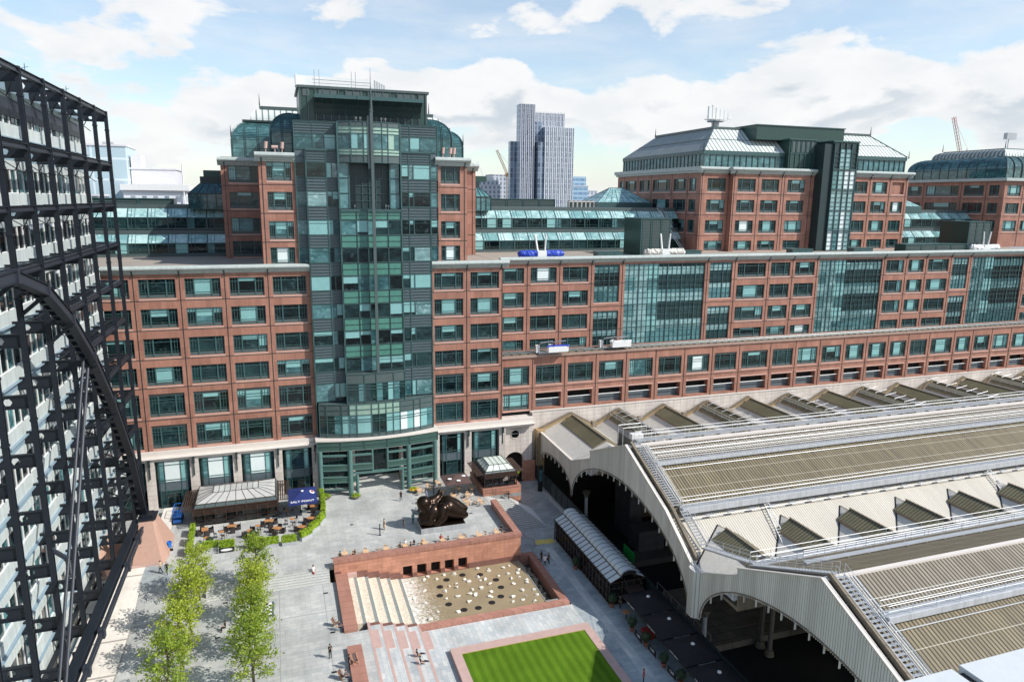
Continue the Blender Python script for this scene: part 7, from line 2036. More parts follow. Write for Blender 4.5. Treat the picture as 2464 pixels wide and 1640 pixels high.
b.poly([(x0 - .1, y0 - .1, .1), (bx0, y0 - .1, .75), (bx0, y1 + .1, .75), (x0 - .1, y1 + .1, .1)]); b.poly([(bx1, y0 - .1, .75), (x1 + .1, y0 - .1, .1), (x1 + .1, y1 + .1, .1), (bx1, y1 + .1, .75)])
for i in range(10):
    a, c = math.pi * i / 10, math.pi * (i + 1) / 10
    b.poly([(bc - br_ * math.cos(a), y0 - .2, .95 + .62 * math.sin(a)), (bc - br_ * math.cos(c), y0 - .2, .95 + .62 * math.sin(c)), (bc - br_ * math.cos(c), y1 + .2, .95 + .62 * math.sin(c)), (bc - br_ * math.cos(a), y1 + .2, .95 + .62 * math.sin(a))])
b.poly([(bc - br_ * math.cos(math.pi * i / 10), y0 - .18, .95 + .62 * math.sin(math.pi * i / 10)) for i in range(11)], 1)
b.build('roof', [PAVROOF, BLACK], GP)
b = MB()
for i in range(n + 1):
    y = y0 - .1 + (y1 - y0 + .2) * i / n
    b.beam((x0 - .12, y, .13), (bx0, y, .79), .06, .08); b.beam((bx1, y, .79), (x1 + .12, y, .13), .06, .08)
    b.tube([(bc - br_ * math.cos(math.pi * k / 8), y, .97 + .62 * math.sin(math.pi * k / 8)) for k in range(9)], .035, 4)
b.box(x0 - .16, x0 - .02, y0 - .15, y1 + .15, .0, .12); b.box(x1 + .02, x1 + .16, y0 - .15, y1 + .15, .0, .12)
b.build('roof_rib', BROWNFRAME, GP)
b = MB(); b.box(39.2, 41.4, y0 - 1.5, y0 - .1, -.75, -.65); b.tube([(39.3, y0 - 1.4, -.65), (39.3, y0, .3)], .03, 4); b.tube([(41.3, y0 - 1.4, -.65), (41.3, y0, .3)], .03, 4); b.box(39.2, 41.4, y0 - 1.52, y0 - 1.5, -.95, -.65); b.build('entrance_canopy', BROWNFRAME, GP)
place_text('CORNEY & BARROW', .22, WHITECLOTH, frame_matrix((40.3, y0 - 1.53, -.8), (1, 0, 0), (0, 0, 1)), GP)
b = MB(); b.box(x0 - .09, x0 - .06, 80.5, 82.0, -2.95, -.8); b.build('door', BLACK, GP)
for k in range(9):
    T = MB(); T.box(42.75, 43.05, 78.5 - k * 1.0, 79.3 - k * 1.0, -.2, -.05) if False else None

# ---- tables and chairs
def cafe_chair(name, label, legm, seatm):
    T = thing(name, label, 'chair', (0, 0, 0), None)
    b = MB(); b.box(-.21, .21, -.21, .21, .43, .46); b.build('seat', seatm, T)
    b = MB(); b.box(-.21, .21, .19, .22, .62, .84); b.build('backrest', seatm, T)
    for sx in (-1, 1):
        for sy in (-1, 1): q = MB(); q.cyl((sx * .21, sy * .2, 0), (sx * .2, sy * .19, .44 if sy < 0 else .86), .015, 5); q.build('leg', legm, T)
        q = MB(); q.tube([(sx * .24, -.2, .44), (sx * .25, -.22, .64), (sx * .25, .19, .66)], .015, 5); q.build('armrest', legm, T)
    return T
def cafe_table(name, label, top, legm, w=.38, h=.74, round_=False, l=None):
    T = thing(name, label, 'table', (0, 0, 0)); l = l or w
    b = MB()
    if round_: b.cyl((0, 0, h - .03), (0, 0, h), w, 20)
    else: b.box(-w, w, -l, l, h - .03, h)
    b.build('tabletop', top, T)
    b = MB(); b.cyl((0, 0, .03), (0, 0, h - .03), .035, 8); b.build('pedestal', legm, T)
    b = MB(); b.box(-.24, .24, -.03, .03, 0, .03); b.box(-.03, .03, -.24, .24, .001, .031); b.build('foot', legm, T)
    return T
def wicker_chair():
    T = thing('wicker_chair', '', 'chair', (0, 0, 0))
    b = MB(); b.box(-.27, .27, -.27, .25, .1, .42); b.build('seat', WICKER, T)
    b = MB(); b.box(-.29, .29, .22, .30, .1, .85); b.build('backrest', WICKER, T)
    for s in (-1, 1): b = MB(); b.box(s * .29 - .03, s * .29 + .03, -.27, .24, .1, .64); b.build('armrest', WICKER, T)
    for sx in (-1, 1):
        for sy in (-1, 1): b = MB(); b.box(sx * .25 - .02, sx * .25 + .02, sy * .24 - .02, sy * .24 + .02, 0, .1); b.build('leg', BLACK, T)
    return T
def sling_chair():
    T = thing('deck_chair', '', 'chair', (0, 0, 0))
    b = MB()
    for s in (-1, 1): b.beam((s * .27, -.45, .02), (s * .27, .38, .95), .04, .05); b.beam((s * .25, .35, .02), (s * .25, -.38, .5), .04, .05)
    b.build('wooden_frame', WOOD, T)
    b = MB(); pts = [(.38, .93), (.22, .6), (.02, .32), (-.2, .28), (-.4, .46)]
    for (a, z), (c, w_) in zip(pts[:-1], pts[1:]): b.poly([(-.25, a, z), (.25, a, z), (.25, c, w_), (-.25, c, w_)])
    b.build('sling', BROWNCLOTH, T)
    return T
used = {}
PRO = {}
def place(kind, x, y, z, rz, label, group):
    """first use moves the first-built object, later ones are copies with copied parts"""
    src = PRO[kind]
    if kind not in used:
        used[kind] = 1; src.location = (x, y, z); src.rotation_euler = (0, 0, rz); src['label'] = label; src['group'] = group; return src
    o = copy_thing(src, (x, y, z), rz, label); o['group'] = group; return o
PRO['chair'] = cafe_chair('cafe_chair', '', CHROME, WOODPALE)
PRO['table'] = cafe_table('cafe_table', '', WOODPALE, CHROME)
PRO['wicker'] = wicker_chair()
PRO['rtable'] = cafe_table('bar_table', '', WOOD, BLACK, .38, 1.02, True)
PRO['ltable'] = cafe_table('dining_table', '', WOOD, BLACK, .42, .74, False, .62)
PRO['stool'] = None
def bar_stool():
    T = thing('bar_stool', '', 'stool', (0, 0, 0))
    b = MB(); b.box(-.17, .17, -.17, .17, .72, .77); b.build('seat', WICKER, T)
    for sx in (-1, 1):
        for sy in (-1, 1): b = MB(); b.cyl((sx * .2, sy * .2, 0), (sx * .15, sy * .15, .72), .02, 5); b.build('leg', WICKER, T)
    b = MB(); b.box(-.17, .17, .15, .18, .77, 1.02); b.build('backrest', WICKER, T)
    return T
PRO['stool'] = bar_stool()
PRO['deck'] = sling_chair()
gw = 'silver framed wooden cafe chairs and tables along the terracotta wall'
tabs = [6.6, 9.3, 12.0, 14.6, 17.3, 19.8, 22.4, 25.0, 27.6]
pos_seat = []
for i, x in enumerate(tabs):
    y = 87.75 + rnd.uniform(-.1, .15)
    place('table', x, y, 0, 0, 'small square wooden cafe table beside the terracotta wall coping', gw)
    for dx, dy, rz in ((-.62, .05, 90), (.62, -.05, -90), (.05, .68, 0), (-.05, -.62, 180)):
        if dy < -.3 and i % 2: continue
        place('chair', x + dx + rnd.uniform(-.08, .08), y + dy + rnd.uniform(-.08, .08), 0, R(rz + rnd.uniform(-18, 18)), 'wooden cafe chair with silver frame at the terracotta wall coping', gw)
for k in range(7):
    place('chair', 7.9 + k * 3.0, 88.2, 0, R(rnd.uniform(0, 360)), 'wooden cafe chair with silver frame at the terracotta wall coping', gw)
gk = 'silver framed wooden cafe chairs and tables around the brown umbrella'
for i, (x, y) in enumerate(((20.0, 105.6), (21.8, 106.6), (23.6, 107.6), (19.9, 101.9), (20.0, 99.9), (21.4, 98.6), (22.4, 101.0), (23.6, 98.9), (24.8, 101.8), (26.2, 99.0), (27.0, 101.6), (28.2, 98.8), (26.2, 105.0), (28.3, 104.2), (23.2, 104.3))):
    place('table', x, y, 0, R(rnd.uniform(-20, 20)), 'small square wooden cafe table on the terrace near the brown umbrella', gk)
    for k in range(rnd.choice([3, 4, 4])):
        a = R(90 * k + rnd.uniform(-15, 15)); place('chair', x + .68 * math.sin(a), y - .68 * math.cos(a), 0, a + math.pi, 'wooden cafe chair with silver frame on the terrace near the brown umbrella', gk)
gl = 'dark wicker seats and teak tables of the left cafe terrace'
def grp(px, py, kind, seats, rz=0, r=.85):
    x, y = on_ground(*Dz(px, py), 0.0)
    place(kind, x, y, 0, rz, {'rtable': 'round teak bar table on the left cafe terrace', 'ltable': 'rectangular teak dining table on the left cafe terrace'}[kind], gl)
    for k in range(seats):
        a = rz + 2 * math.pi * k / seats + .3
        place('stool' if kind == 'rtable' else 'wicker', x + r * math.sin(a), y - r * math.cos(a), 0, a + math.pi, {'rtable': 'dark wicker bar stool on the left cafe terrace', 'ltable': 'dark wicker armchair on the left cafe terrace'}[kind], gl)
for a_ in ((440, 960, 'ltable', 4, .1), (630, 1010, 'rtable', 3), (750, 920, 'ltable', 4, 1.4), (1040, 940, 'rtable', 3), (1170, 860, 'ltable', 4, 1.5), (1260, 945, 'ltable', 4, .9), (1430, 860, 'rtable', 3), (1365, 760, 'rtable', 4), (1545, 930, 'ltable', 4, 1.0), (1650, 830, 'ltable', 4, 1.1), (1680, 690, 'ltable', 3, 1.5), (460, 1080, 'rtable', 2), (960, 980, 'ltable', 3, .5)): grp(*a_)
for i, (px, py, rz) in enumerate(((1650, 700, 0),)):
    pass
gd = 'teak chairs with white cloth along the granite block'
for (vx, vy, z, rz, lb) in ((128, 905, -1.2, 60, 'teak sling chair left of the granite block beside the cascade'), (208, 1530, -1.2, 50, 'teak sling chair near the bottom edge behind the seating steps'), (365, 1340, -.75, 20, 'teak framed board or chair lying on the granite wall beside a man in black')):
    x, y = on_ground(*Vz(vx, vy), z); place('deck', x, y, z, R(rz), lb, gd)

# ---- planters and hedges
def leaf_cloud(n, gen, size, rn, mats=1):
    b = MB()
    for i in range(n):
        p = gen(rn)
        u = Vector((rn.gauss(0, 1), rn.gauss(0, 1), rn.gauss(0, .7) + .3)).normalized(); v = u.orthogonal().normalized(); w_ = u.cross(v)
        a = rn.uniform(0, 6.28); v, w_ = v * math.cos(a) + w_ * math.sin(a), -v * math.sin(a) + w_ * math.cos(a)
        s = size * rn.uniform(.6, 1.3); p = Vector(p)
        b.poly([p - v * s, p + w_ * s * .62, p + v * s, p - w_ * s * .62], i % mats)
    return b
def hedge(x, y, l, w, rz, label, tall=1.0, box=True, dens=1.0):
    T = thing('hedge_planter', label, 'planter', (x, y, 0), 'hedge planters around the left cafe terrace', rz)
    if box: b = MB(); b.box(-l / 2, l / 2, -w / 2, w / 2, 0, .5); o = inst('planter_box', b.mesh('planter_box', [GALV]), (0, 0, 0), T, 0, world=False)
    hb = .5
    def gen(rn):
        q = rn.random()
        X, Y, Z = rn.uniform(-l / 2, l / 2), rn.uniform(-w / 2, w / 2), rn.uniform(0, tall)
        f = rn.choice('xyzz')
        if f == 'x': X = rn.choice((-1, 1)) * (l / 2 + rn.uniform(-.06, .07))
        if f == 'y': Y = rn.choice((-1, 1)) * (w / 2 + rn.uniform(-.06, .07))
        if f == 'z': Z = tall + rn.uniform(-.06, .09)
        return (X, Y, hb + Z)
    rn = random.Random(int(x * 10 + y))
    b = leaf_cloud(int(900 * dens), gen, .085, rn); b.box(-l / 2 + .1, l / 2 - .1, -w / 2 + .08, w / 2 - .08, hb, hb + tall - .1)
    inst('foliage', b.mesh('foliage', [HEDGE]), (0, 0, 0), T, 0, world=False)
hd = [(-12.95, 95.2, 90, .85, 'clipped hedge in grey planter, left row, nearest the viewer'), (-13.0, 98.1, 90, .85, 'clipped hedge in grey planter, left row, middle one'), (-13.1, 100.9, 90, .85, 'clipped hedge in grey planter, left row, by the cafe pavilion'),
      (-10.4, 95.4, 0, .8, 'clipped hedge in grey planter behind the first tree'), (-8.3, 94.9, 0, .9, 'darker leafy hedge in planter beside a small menu board'), (-4.6, 94.5, 0, .9, 'loose leafy hedge in planter behind the second tree row'),
      (-2.6, 94.1, 0, .85, 'clipped hedge in grey planter, front row, second from the curve'), (-.3, 94.0, 0, .85, 'clipped hedge in grey planter, front row, at the start of the curve'), (1.95, 95.2, 38, .85, 'clipped hedge in grey planter, first on the curve'),
      (3.2, 97.2, 52, .85, 'clipped hedge in grey planter, second on the curve'), (4.3, 99.5, 62, .85, 'clipped hedge in grey planter, third on the curve'), (4.75, 102.0, 84, .9, 'clipped hedge in grey planter beside the blue umbrella'), (4.85, 104.3, 90, 1.2, 'taller hedge in planter beside the blue umbrella'), (4.85, 106.6, 90, 1.5, 'tallest hedge in planter by the portico column')]
for x, y, a, t, lb in hd: hedge(x, y, 1.85, .6, R(a), lb, t)
# low banners in front of two planters
for x, y, lb in ((-8.3, 94.2, 'low dark banner with white oval in front of the darker hedge'), (-4.7, 93.9, 'low dark banner with white lettering in front of the loose hedge')):
    T = thing('barrier_banner', lb, 'banner', (x, y, 0)); b = MB(); b.box(x - 1.0, x + 1.0, y - .03, y + .0, .1, .75); b.build('banner', BLACK, T)
    b = MB(); b.poly([(x + .75 * math.cos(2 * math.pi * i / 20), y - .035, .43 + .17 * math.sin(2 * math.pi * i / 20)) for i in range(20)][::-1]); b.build('white_mark', WHITECLOTH, T)
    for s in (-1, 1): b = MB(); b.cyl((x + s * 1.03, y - .015, 0), (x + s * 1.03, y - .015, .9), .03, 6); b.build('post', CHROME, T)
for x, y, m, lb in ((-10.6, 96.8, DARKLEAF, 'ball clipped shrub in a pot among the left cafe tables, left one'), (-5.1, 97.3, DARKLEAF, 'ball clipped shrub in a pot among the left cafe tables, right one')):
    T = thing('potted_shrub', lb, 'potted plant', (x, y, 0)); b = MB(); b.lathe((x, y, 0), [(.18, 0), (.26, .4), (.22, .4)], 12); b.build('pot', TERRACOTTA, T)
    def gen(rn, x=x, y=y): 
        d = Vector((rn.gauss(0, 1), rn.gauss(0, 1), rn.gauss(0, 1))).normalized() * .5; return (x + d.x, y + d.y, .85 + d.z)
    b = leaf_cloud(500, gen, .06, random.Random(3)); b.blob((x, y, .85), .44, 0, 10, 8); b.build('foliage', m, T)
def bay(x, y, z, lb):
    T = thing('potted_bay_tree', lb, 'potted plant', (x, y, z), 'round clipped bay trees along the bar terrace')
    b = MB(); b.lathe((x, y, z), [(.2, 0), (.3, .5), (.33, .5), (.33, .58), (.26, .58)], 12); b.cyl((x, y, z + .4), (x, y, z + .41), .25, 10); b.build('pot', TERRACOTTA, T)
    b = MB(); b.cyl((x, y, z + .4), (x, y, z + 1.1), .035, 6); b.build('trunk', BARK, T)
    def gen(rn): 
        d = Vector((rn.gauss(0, 1), rn.gauss(0, 1), rn.gauss(0, 1))).normalized() * rn.uniform(.46, .56); return (x + d.x, y + d.y, z + 1.25 + d.z)
    b = leaf_cloud(600, gen, .06, random.Random(int(x * 7 + y))); b.blob((x, y, z + 1.25), .45, 0, 10, 8); b.build('foliage', DARKLEAF, T)
for px, py, lb in ((480, 600, 'round bay tree in a pot against the long side of the glass pavilion'), (792, 925, 'round bay tree in a pot at the near corner of the glass pavilion'), (965, 1130, 'round bay tree in a pot beside the first black umbrella'), (1085, 1260, 'round bay tree in a pot beside the second black umbrella'), (1235, 1440, 'round bay tree in a pot beside the third black umbrella'), (1380, 1590, 'round bay tree in a pot nearest the bottom edge')):
    x, y = on_ground(*Sz(px, py), -3.0); bay(x, y, -3, lb)
for k, (px, py, qx, qy) in enumerate(((985, 1160, 1055, 1250), (1100, 1285, 1175, 1370), (1265, 1475, 1345, 1565), (1400, 1640, 1480, 1740))):
    xa_, ya_ = on_ground(*Sz(px, py), -3.0); xb_, yb_ = on_ground(*Sz(qx, qy), -3.0)
    T = thing('canvas_barrier', 'black canvas barrier lettered C&B between pots, %s from the pavilion' % ['first', 'second', 'third', 'fourth'][k], 'barrier', (xa_, ya_, -3), 'canvas barriers of the bar terrace')
    b = MB(); b.beam((xa_, ya_, -2.55), (xb_, yb_, -2.55), .03, .75); b.build('canvas', BLACKCLOTH, T)
    for p in ((xa_, ya_), (xb_, yb_)): b = MB(); b.cyl((p[0], p[1], -3), (p[0], p[1], -2.0), .025, 6); b.lathe((p[0], p[1], -3), [(.16, 0), (.16, .03), (0, .04)], 10); b.build('post', CHROME, T)
    d = Vector((xb_ - xa_, yb_ - ya_, 0)).normalized(); place_text('C&B', .42, WHITECLOTH, frame_matrix(((xa_ + xb_) / 2 - .03, (ya_ + yb_) / 2, -2.5), d, (0, 0, 1)), T)
# seats and a red cover under the first black umbrella
T = thing('bar_bench', 'dark red covered bench under the second black umbrella', 'bench', (38.9, 65, -3)); b = MB(); b.box(38.5, 39.3, 63.9, 65.6, -3, -2.45); b.build('seat', REDPRINT, T)
T = thing('bar_table', 'small wooden bar table beside the first black umbrella', 'table', (38.0, 68.6, -3)); b = MB(); b.cyl((38.0, 68.4, -2.02), (38.0, 68.4, -1.98), .5, 14); b.build('tabletop', WOOD, T); b = MB(); b.cyl((38, 68.4, -3), (38, 68.4, -2.02), .05, 8); b.build('pedestal', BLACK, T)

# flower bowls
for x, y, m, lb in ((10.1, 106.9, HEDGE, 'stone bowl of green and yellow flowers by the left inner portico column'), (19.3, 106.7, FLOWER, 'stone bowl of bright yellow flowers by the right inner portico column'), (5.6, 108.0, HEDGE, 'small stone bowl of greenery at the left end of the portico')):
    T = thing('flower_bowl', lb, 'planter', (x, y, 0)); b = MB(); b.lathe((x, y, 0), [(.35, 0), (.75, .3), (.8, .36), (.6, .34)], 16); b.build('bowl', ROOF_DIRT_SHADE, T)
    def gen(rn, x=x, y=y): 
        a = rn.uniform(0, 6.28); r = rn.random() ** .5 * .75; return (x + r * math.cos(a), y + r * math.sin(a), .4 + .28 * (1 - r))
    b = leaf_cloud(380, gen, .07, random.Random(4)); b.build('flowers', m, T)
    b = leaf_cloud(120, lambda rn: (x + rn.gauss(0, .2), y + rn.gauss(0, .2), .62 + rn.uniform(0, .2)), .08, random.Random(5)); b.build('foliage', HEDGE, T)
x, y = on_ground(*Uz(730, 62), 1.2)
T = thing('flower_basket', 'green hanging flower ball at the right corner of the kiosk roof', 'planter', (36.0, 104.2, 1.2)); b = leaf_cloud(400, lambda rn: tuple(Vector((36.1, 103.9, 2.6)) + Vector((rn.gauss(0, 1), rn.gauss(0, 1), rn.gauss(0, 1))).normalized() * .42), .07, random.Random(8)); b.blob((36.1, 103.9, 2.6), .36, 0, 8, 6); b.build('foliage', HEDGE, T)
b = MB(); b.cyl((36.1, 103.9, 2.7), (35.6, 103.7, 4.0), .02, 4); b.build('hanger', BLACK, T)

# ---- left cafe pavilion
CP = thing('cafe_pavilion', 'brown framed cafe pavilion with frosted roof panels, left of the blue umbrella', 'pavilion', (-7.4, 107, 0))
def cafe(x0, x1, y0, y1, z0, zw, ze, zr, rx0, rx1, ry, T, roofm, nx, ny, skirt, up=.55):
    b = MB(); b.box(x0 + .15, x1 - .15, y0 + .15, y1 - .15, z0, zw, 0); b.build('glazed_wall', MATS['bar_glass'], T)
    b = MB()
    for i in range(nx + 1):
        x = x0 + (x1 - x0) * i / nx
        for y in (y0, y1): b.box(x - .07, x + .07, y - .07, y + .07, z0, ze)
    for i in range(1, ny):
        y = y0 + (y1 - y0) * i / ny
        for x in (x0, x1): b.box(x - .07, x + .07, y - .07, y + .07, z0, ze)
    for z in (z0 + .02, z0 + .9, zw - .1): b.box(x0, x1, y0 - .05, y0 + .05, z, z + .08); b.box(x0 - .05, x0 + .05, y0, y1, z, z + .08); b.box(x1 - .05, x1 + .05, y0, y1, z, z + .08)
    b.build('frame', BROWNFRAME, T)
    b = MB(); ym0, ym1 = y0 + ry, y1 - ry; zs = ze + up
    A = [(x0, y0, ze + .0), (x1, y0, ze), (x1, y1, ze), (x0, y1, ze)]; B1 = [(x0 + .25, y0 + .25, zs), (x1 - .25, y0 + .25, zs), (x1 - .25, y1 - .25, zs), (x0 + .25, y1 - .25, zs)]
    Cc = [(rx0, ym0, zr), (rx1, ym0, zr), (rx1, ym1, zr), (rx0, ym1, zr)]
    for i in range(4):
        j = (i + 1) % 4; b.poly([A[i], A[j], B1[j], B1[i]], 1); b.poly([B1[i], B1[j], Cc[j], Cc[i]], 0)
    b.poly(Cc, 0); b.build('roof', [roofm, STEEL_MID], T)
    b = MB()
    def L(p, q, t): return Vector(p).lerp(Vector(q), t)
    for i in range(nx + 1):
        t = i / nx
        for a, c in ((0, 1), (3, 2)): b.beam(L(A[a], A[c], t), L(B1[a], B1[c], t), .06, .07); b.beam(L(B1[a], B1[c], t), L(Cc[a], Cc[c], t), .06, .08)
    for i in range(ny + 1):
        t = i / ny
        for a, c in ((0, 3), (1, 2)): b.beam(L(A[a], A[c], t), L(B1[a], B1[c], t), .06, .07); b.beam(L(B1[a], B1[c], t), L(Cc[a], Cc[c], t), .06, .08)
    for q in (B1, Cc, A):
        for i in range(4): b.beam(q[i], q[(i + 1) % 4], .09, .09)
    for i in range(1, nx): t = i / nx; b.beam(L(Cc[0], Cc[1], t), L(Cc[3], Cc[2], t), .06, .07)
    b.build('roof_bar', BROWNFRAME, T)
    b = MB(); n = 6; o_ = skirt
    for i in range(n):
        t = (i + .5) / n; z = ze - .05 - .42 * t
        b.box(x0 - .1, x1 + .1, y0 - o_ * t - .07, y0 - o_ * t + .07, z, z + .03); b.box(x0 - o_ * t * 1.3 - .09, x0 - o_ * t * 1.3 + .09, y0 - .1, y1, z + (.3 * t), z + .03 + (.3 * t)); b.box(x1 + o_ * t * 1.3 - .09, x1 + o_ * t * 1.3 + .09, y0 - .1, y1, z + (.3 * t), z + .03 + (.3 * t))
    for i in range(nx + 1): x = x0 + (x1 - x0) * i / nx; b.beam((x, y0, ze), (x, y0 - o_, ze - .5), .05, .07)
    for i in range(ny + 1):
        y = y0 + (y1 - y0) * i / ny
        for xx, s in ((x0, -1), (x1, 1)): b.beam((xx, y, ze), (xx + s * o_ * 1.3, y, ze - .15), .05, .07)
    b.build('louvre_awning', BROWNFRAME, T)
cafe(-13.1, -1.65, 103.4, 110.9, 0, 2.5, 2.75, 4.0, -10.6, -4.3, 2.4, CP, CAFEROOF, 8, 4, 1.4)
b = MB(); b.box(-13.2, -1.6, 103.2, 103.35, 0, .12); b.build('threshold', STEPS, CP)
KP = thing('kiosk_podium', 'terracotta stone podium carrying the small kiosk, with handrails beside the stair', 'podium', (32.8, 105, -3))
b = MB(); b.box(29.55, 35.95, 101.42, 109.5, -3.0, 1.0, 0); b.build('stone_body', SANDSTONE, KP)
b = MB(); b.box(29.5, 36.0, 101.38, 109.5, 1.0, 1.2); b.build('coping', MATS['coping_granite'], KP)
KI = thing('kiosk', 'small brown kiosk with curved pale green glass roof on the stone podium', 'kiosk', (32.6, 105, 1.2))
cafe(29.9, 35.3, 101.9, 108.0, 1.2, 3.3, 3.55, 4.55, 31.0, 34.2, 1.2, KI, KIOSKROOF, 4, 4, 1.0, .3)
b = MB(); b.lathe((33.5, 101.95, 2.75), [(0.0, 0), (.0, 0)], 8)
b = MB(); b.poly([(33.7 + .42 * math.cos(2 * math.pi * i / 20), 101.9, 2.5 + .42 * math.sin(2 * math.pi * i / 20)) for i in range(20)]); b.poly([(33.2 + .26 * math.cos(2 * math.pi * i / 20), 101.89, 2.25 + .24 * math.sin(2 * math.pi * i / 20)) for i in range(20)]); b.build('round_sign', noisy('patterned_sign', (.7, .6, .5), .5, 5, .6, scale2=9), KI)
b = MB()
for i in range(9): b.box(30.3 + i * .33, 30.5 + i * .33, 101.95, 102.02, 1.5, 1.72 + .12 * (i % 3))
b.build('counter_goods', STEEL_BG, KI)
b = MB()
pts = [(29.9, 101.2, 1.0), (31.6, 101.2, .9), (33.4, 101.2, .6), (36.3, 101.1, -2.1)]
for dz in (0, -.35): b.tube([(p[0], p[1], p[2] + dz) for p in pts], .035, 6)
for p in pts: b.cyl((p[0], p[1], p[2]), (p[0], p[1], p[2] - .9), .03, 5)
b.build('handrail', BROWNFRAME, KP)

# ---- lane furniture: barriers, mats, crates
for k, (xa_, ya_, xb_, yb_, lb) in enumerate(((31.0, 92.3, 33.4, 92.4, 'grey crowd barrier with warning sign'), (33.4, 92.3, 34.3, 90.2, 'grey crowd barrier turned towards the lane'), (34.2, 90.1, 33.6, 88.4, 'grey crowd barrier nearest the yellow mats'), (33.5, 88.3, 31.3, 88.1, 'grey crowd barrier beside the pool parapet'))):
    T = thing('crowd_barrier', lb, 'barrier', (xa_, ya_, -3), 'crowd barriers at the foot of the terracotta wall')
    p, q = Vector((xa_, ya_, 0)), Vector((xb_, yb_, 0)); b = MB()
    b.tube([tuple(p + Vector((0, 0, -2.85))), tuple(p + Vector((0, 0, -1.95))), tuple(q + Vector((0, 0, -1.95))), tuple(q + Vector((0, 0, -2.85))), tuple(p + Vector((0, 0, -2.85)))], .03, 5); b.build('rail', GALV, T)
    b = MB()
    for i in range(1, 12): c = p.lerp(q, i / 12); b.cyl((c.x, c.y, -2.85), (c.x, c.y, -1.95), .014, 4)
    b.build('bar', GALV, T)
    for c in (p.lerp(q, .12), p.lerp(q, .88)): b = MB(); b.beam((c.x, c.y - .3, -2.98), (c.x, c.y + .3, -2.98), .05, .05); b.beam((c.x, c.y, -2.98), (c.x, c.y, -2.8), .05, .05); b.build('foot', GALV, T)
    if k == 0:
        b = MB(); b.box(32.0, 32.75, 92.2, 92.24, -2.9, -1.85); b.build('warning_sign', WHITECLOTH, T)
        b = MB(); b.poly([(32.2, 92.19, -2.5), (32.55, 92.19, -2.5), (32.375, 92.19, -2.15)]); b.build('triangle', YELLOW, T)
for i, (x, y) in enumerate(((35.0, 89.95), (36.45, 89.75))):
    b = MB(); b.box(x - .78, x + .66, y - .72, y + .62, -2.996, -2.96 + i * .004); o = b.build('yellow_mat', YELLOW); tag(o, 'yellow mat on the lane paving, %s one' % ('left' if i == 0 else 'right, by the pavilion corner'), 'mat', 'yellow mats on the lane')
# post on the terrace, blue truck and blue bin beside the pedestal
x, y = on_ground(*Tz(288, 1062), 0)
T = thing('bollard_post', 'slim black post standing alone on the terrace', 'post', (x, y, 0)); b = MB(); b.box(x - .07, x + .07, y - .07, y + .07, 0, 1.7); b.build('post', BLACK, T); b = MB(); b.box(x - .14, x + .14, y - .14, y + .14, 0, .05); b.build('base', BLACK, T)
T = thing('access_platform', 'small blue scissor lift parked against the facade near the stone pedestal', 'lift', (-15.6, 107, 0))
b = MB(); b.box(-16.1, -15.0, 105.0, 107.6, .3, .75); b.build('chassis', BLUEPLASTIC, T)
b = MB(); b.box(-16.1, -15.0, 105.0, 107.6, 1.1, 1.2); b.tube([(-16.1, 105, 1.2), (-16.1, 105, 2.2), (-15.0, 105, 2.2), (-15.0, 107.6, 2.2), (-16.1, 107.6, 2.2), (-16.1, 105, 2.2)], .04, 5); b.tube([(-16.1, 105, 1.7), (-15.0, 105, 1.7), (-15.0, 107.6, 1.7), (-16.1, 107.6, 1.7)], .03, 5)
for p in ((-15, 105), (-15, 107.6), (-16.1, 107.6), (-15, 106.3), (-16.1, 106.3)): b.cyl((p[0], p[1], 1.2), (p[0], p[1], 2.2), .03, 5)
b.build('basket', BLUEPLASTIC, T)
b = MB()
for s in (-1, 1): b.beam((-15.2, 105.3, .75), (-15.2, 107.3, 1.1), .08, .06); b.beam((-15.9, 107.3, .75), (-15.9, 105.3, 1.1), .08, .06)
b.build('scissor_arm', BLUEPLASTIC, T)
for p in ((-16.1, 105.4), (-15, 105.4), (-16.1, 107.2), (-15, 107.2)): b = MB(); b.cyl((p[0] - .08, p[1], .25), (p[0] + .08, p[1], .25), .25, 12); b.build('wheel', BLACK, T)
x, y = on_ground(*Cz(1065, 740), 0)
T = thing('litter_cart', 'street cart with bright blue bin beside the stone pedestal', 'cart', (x, y, 0))
b = MB(); b.lathe((x, y, .5), [(.28, 0), (.42, .75), (.36, .75), (.24, .1)], 4); b.build('blue_bin', BLUEPLASTIC, T)
b = MB(); b.beam((x - .4, y, .45), (x + .5, y, .45), .5, .06); b.tube([(x + .5, y - .2, .45), (x + .7, y - .2, 1.1), (x + .7, y + .2, 1.1), (x + .5, y + .2, .45)], .03, 5); b.build('frame', CHROME, T)
for s in (-1, 1): b = MB(); b.cyl((x + s * .35, y - .3, .2), (x + s * .35, y - .26, .2), .2, 12); b.build('wheel', BLACK, T)
T = thing('paving_ramp', 'pale stone ramp slab behind the stone pedestal', 'ramp', (-16.5, 104, 0)); b = MB(); b.box(-17.8, -16.3, 102.0, 109.5, 0, .9); b.build('stone_slab', PAVE_W, T)
for z_ in range(4):
    y = (66.5, 73.5, 80.5, 87)[z_]; T = thing('wall_light', 'dark cylindrical spotlight hung under the building edge, number %s from the viewer' % ['one', 'two', 'three', 'four'][z_], 'spotlight', (-21.3, y, 1.5)); b = MB(); b.cyl((-21.3, y, .9), (-21.3, y + .1, 1.7), .18, 10); b.build('lamp_body', EXO, T); b = MB(); b.tube([(-21.3, y, 1.7), (-21.9, y, 1.9), (-22.7, y, 1.8)], .04, 5); b.build('arm', EXO, T)
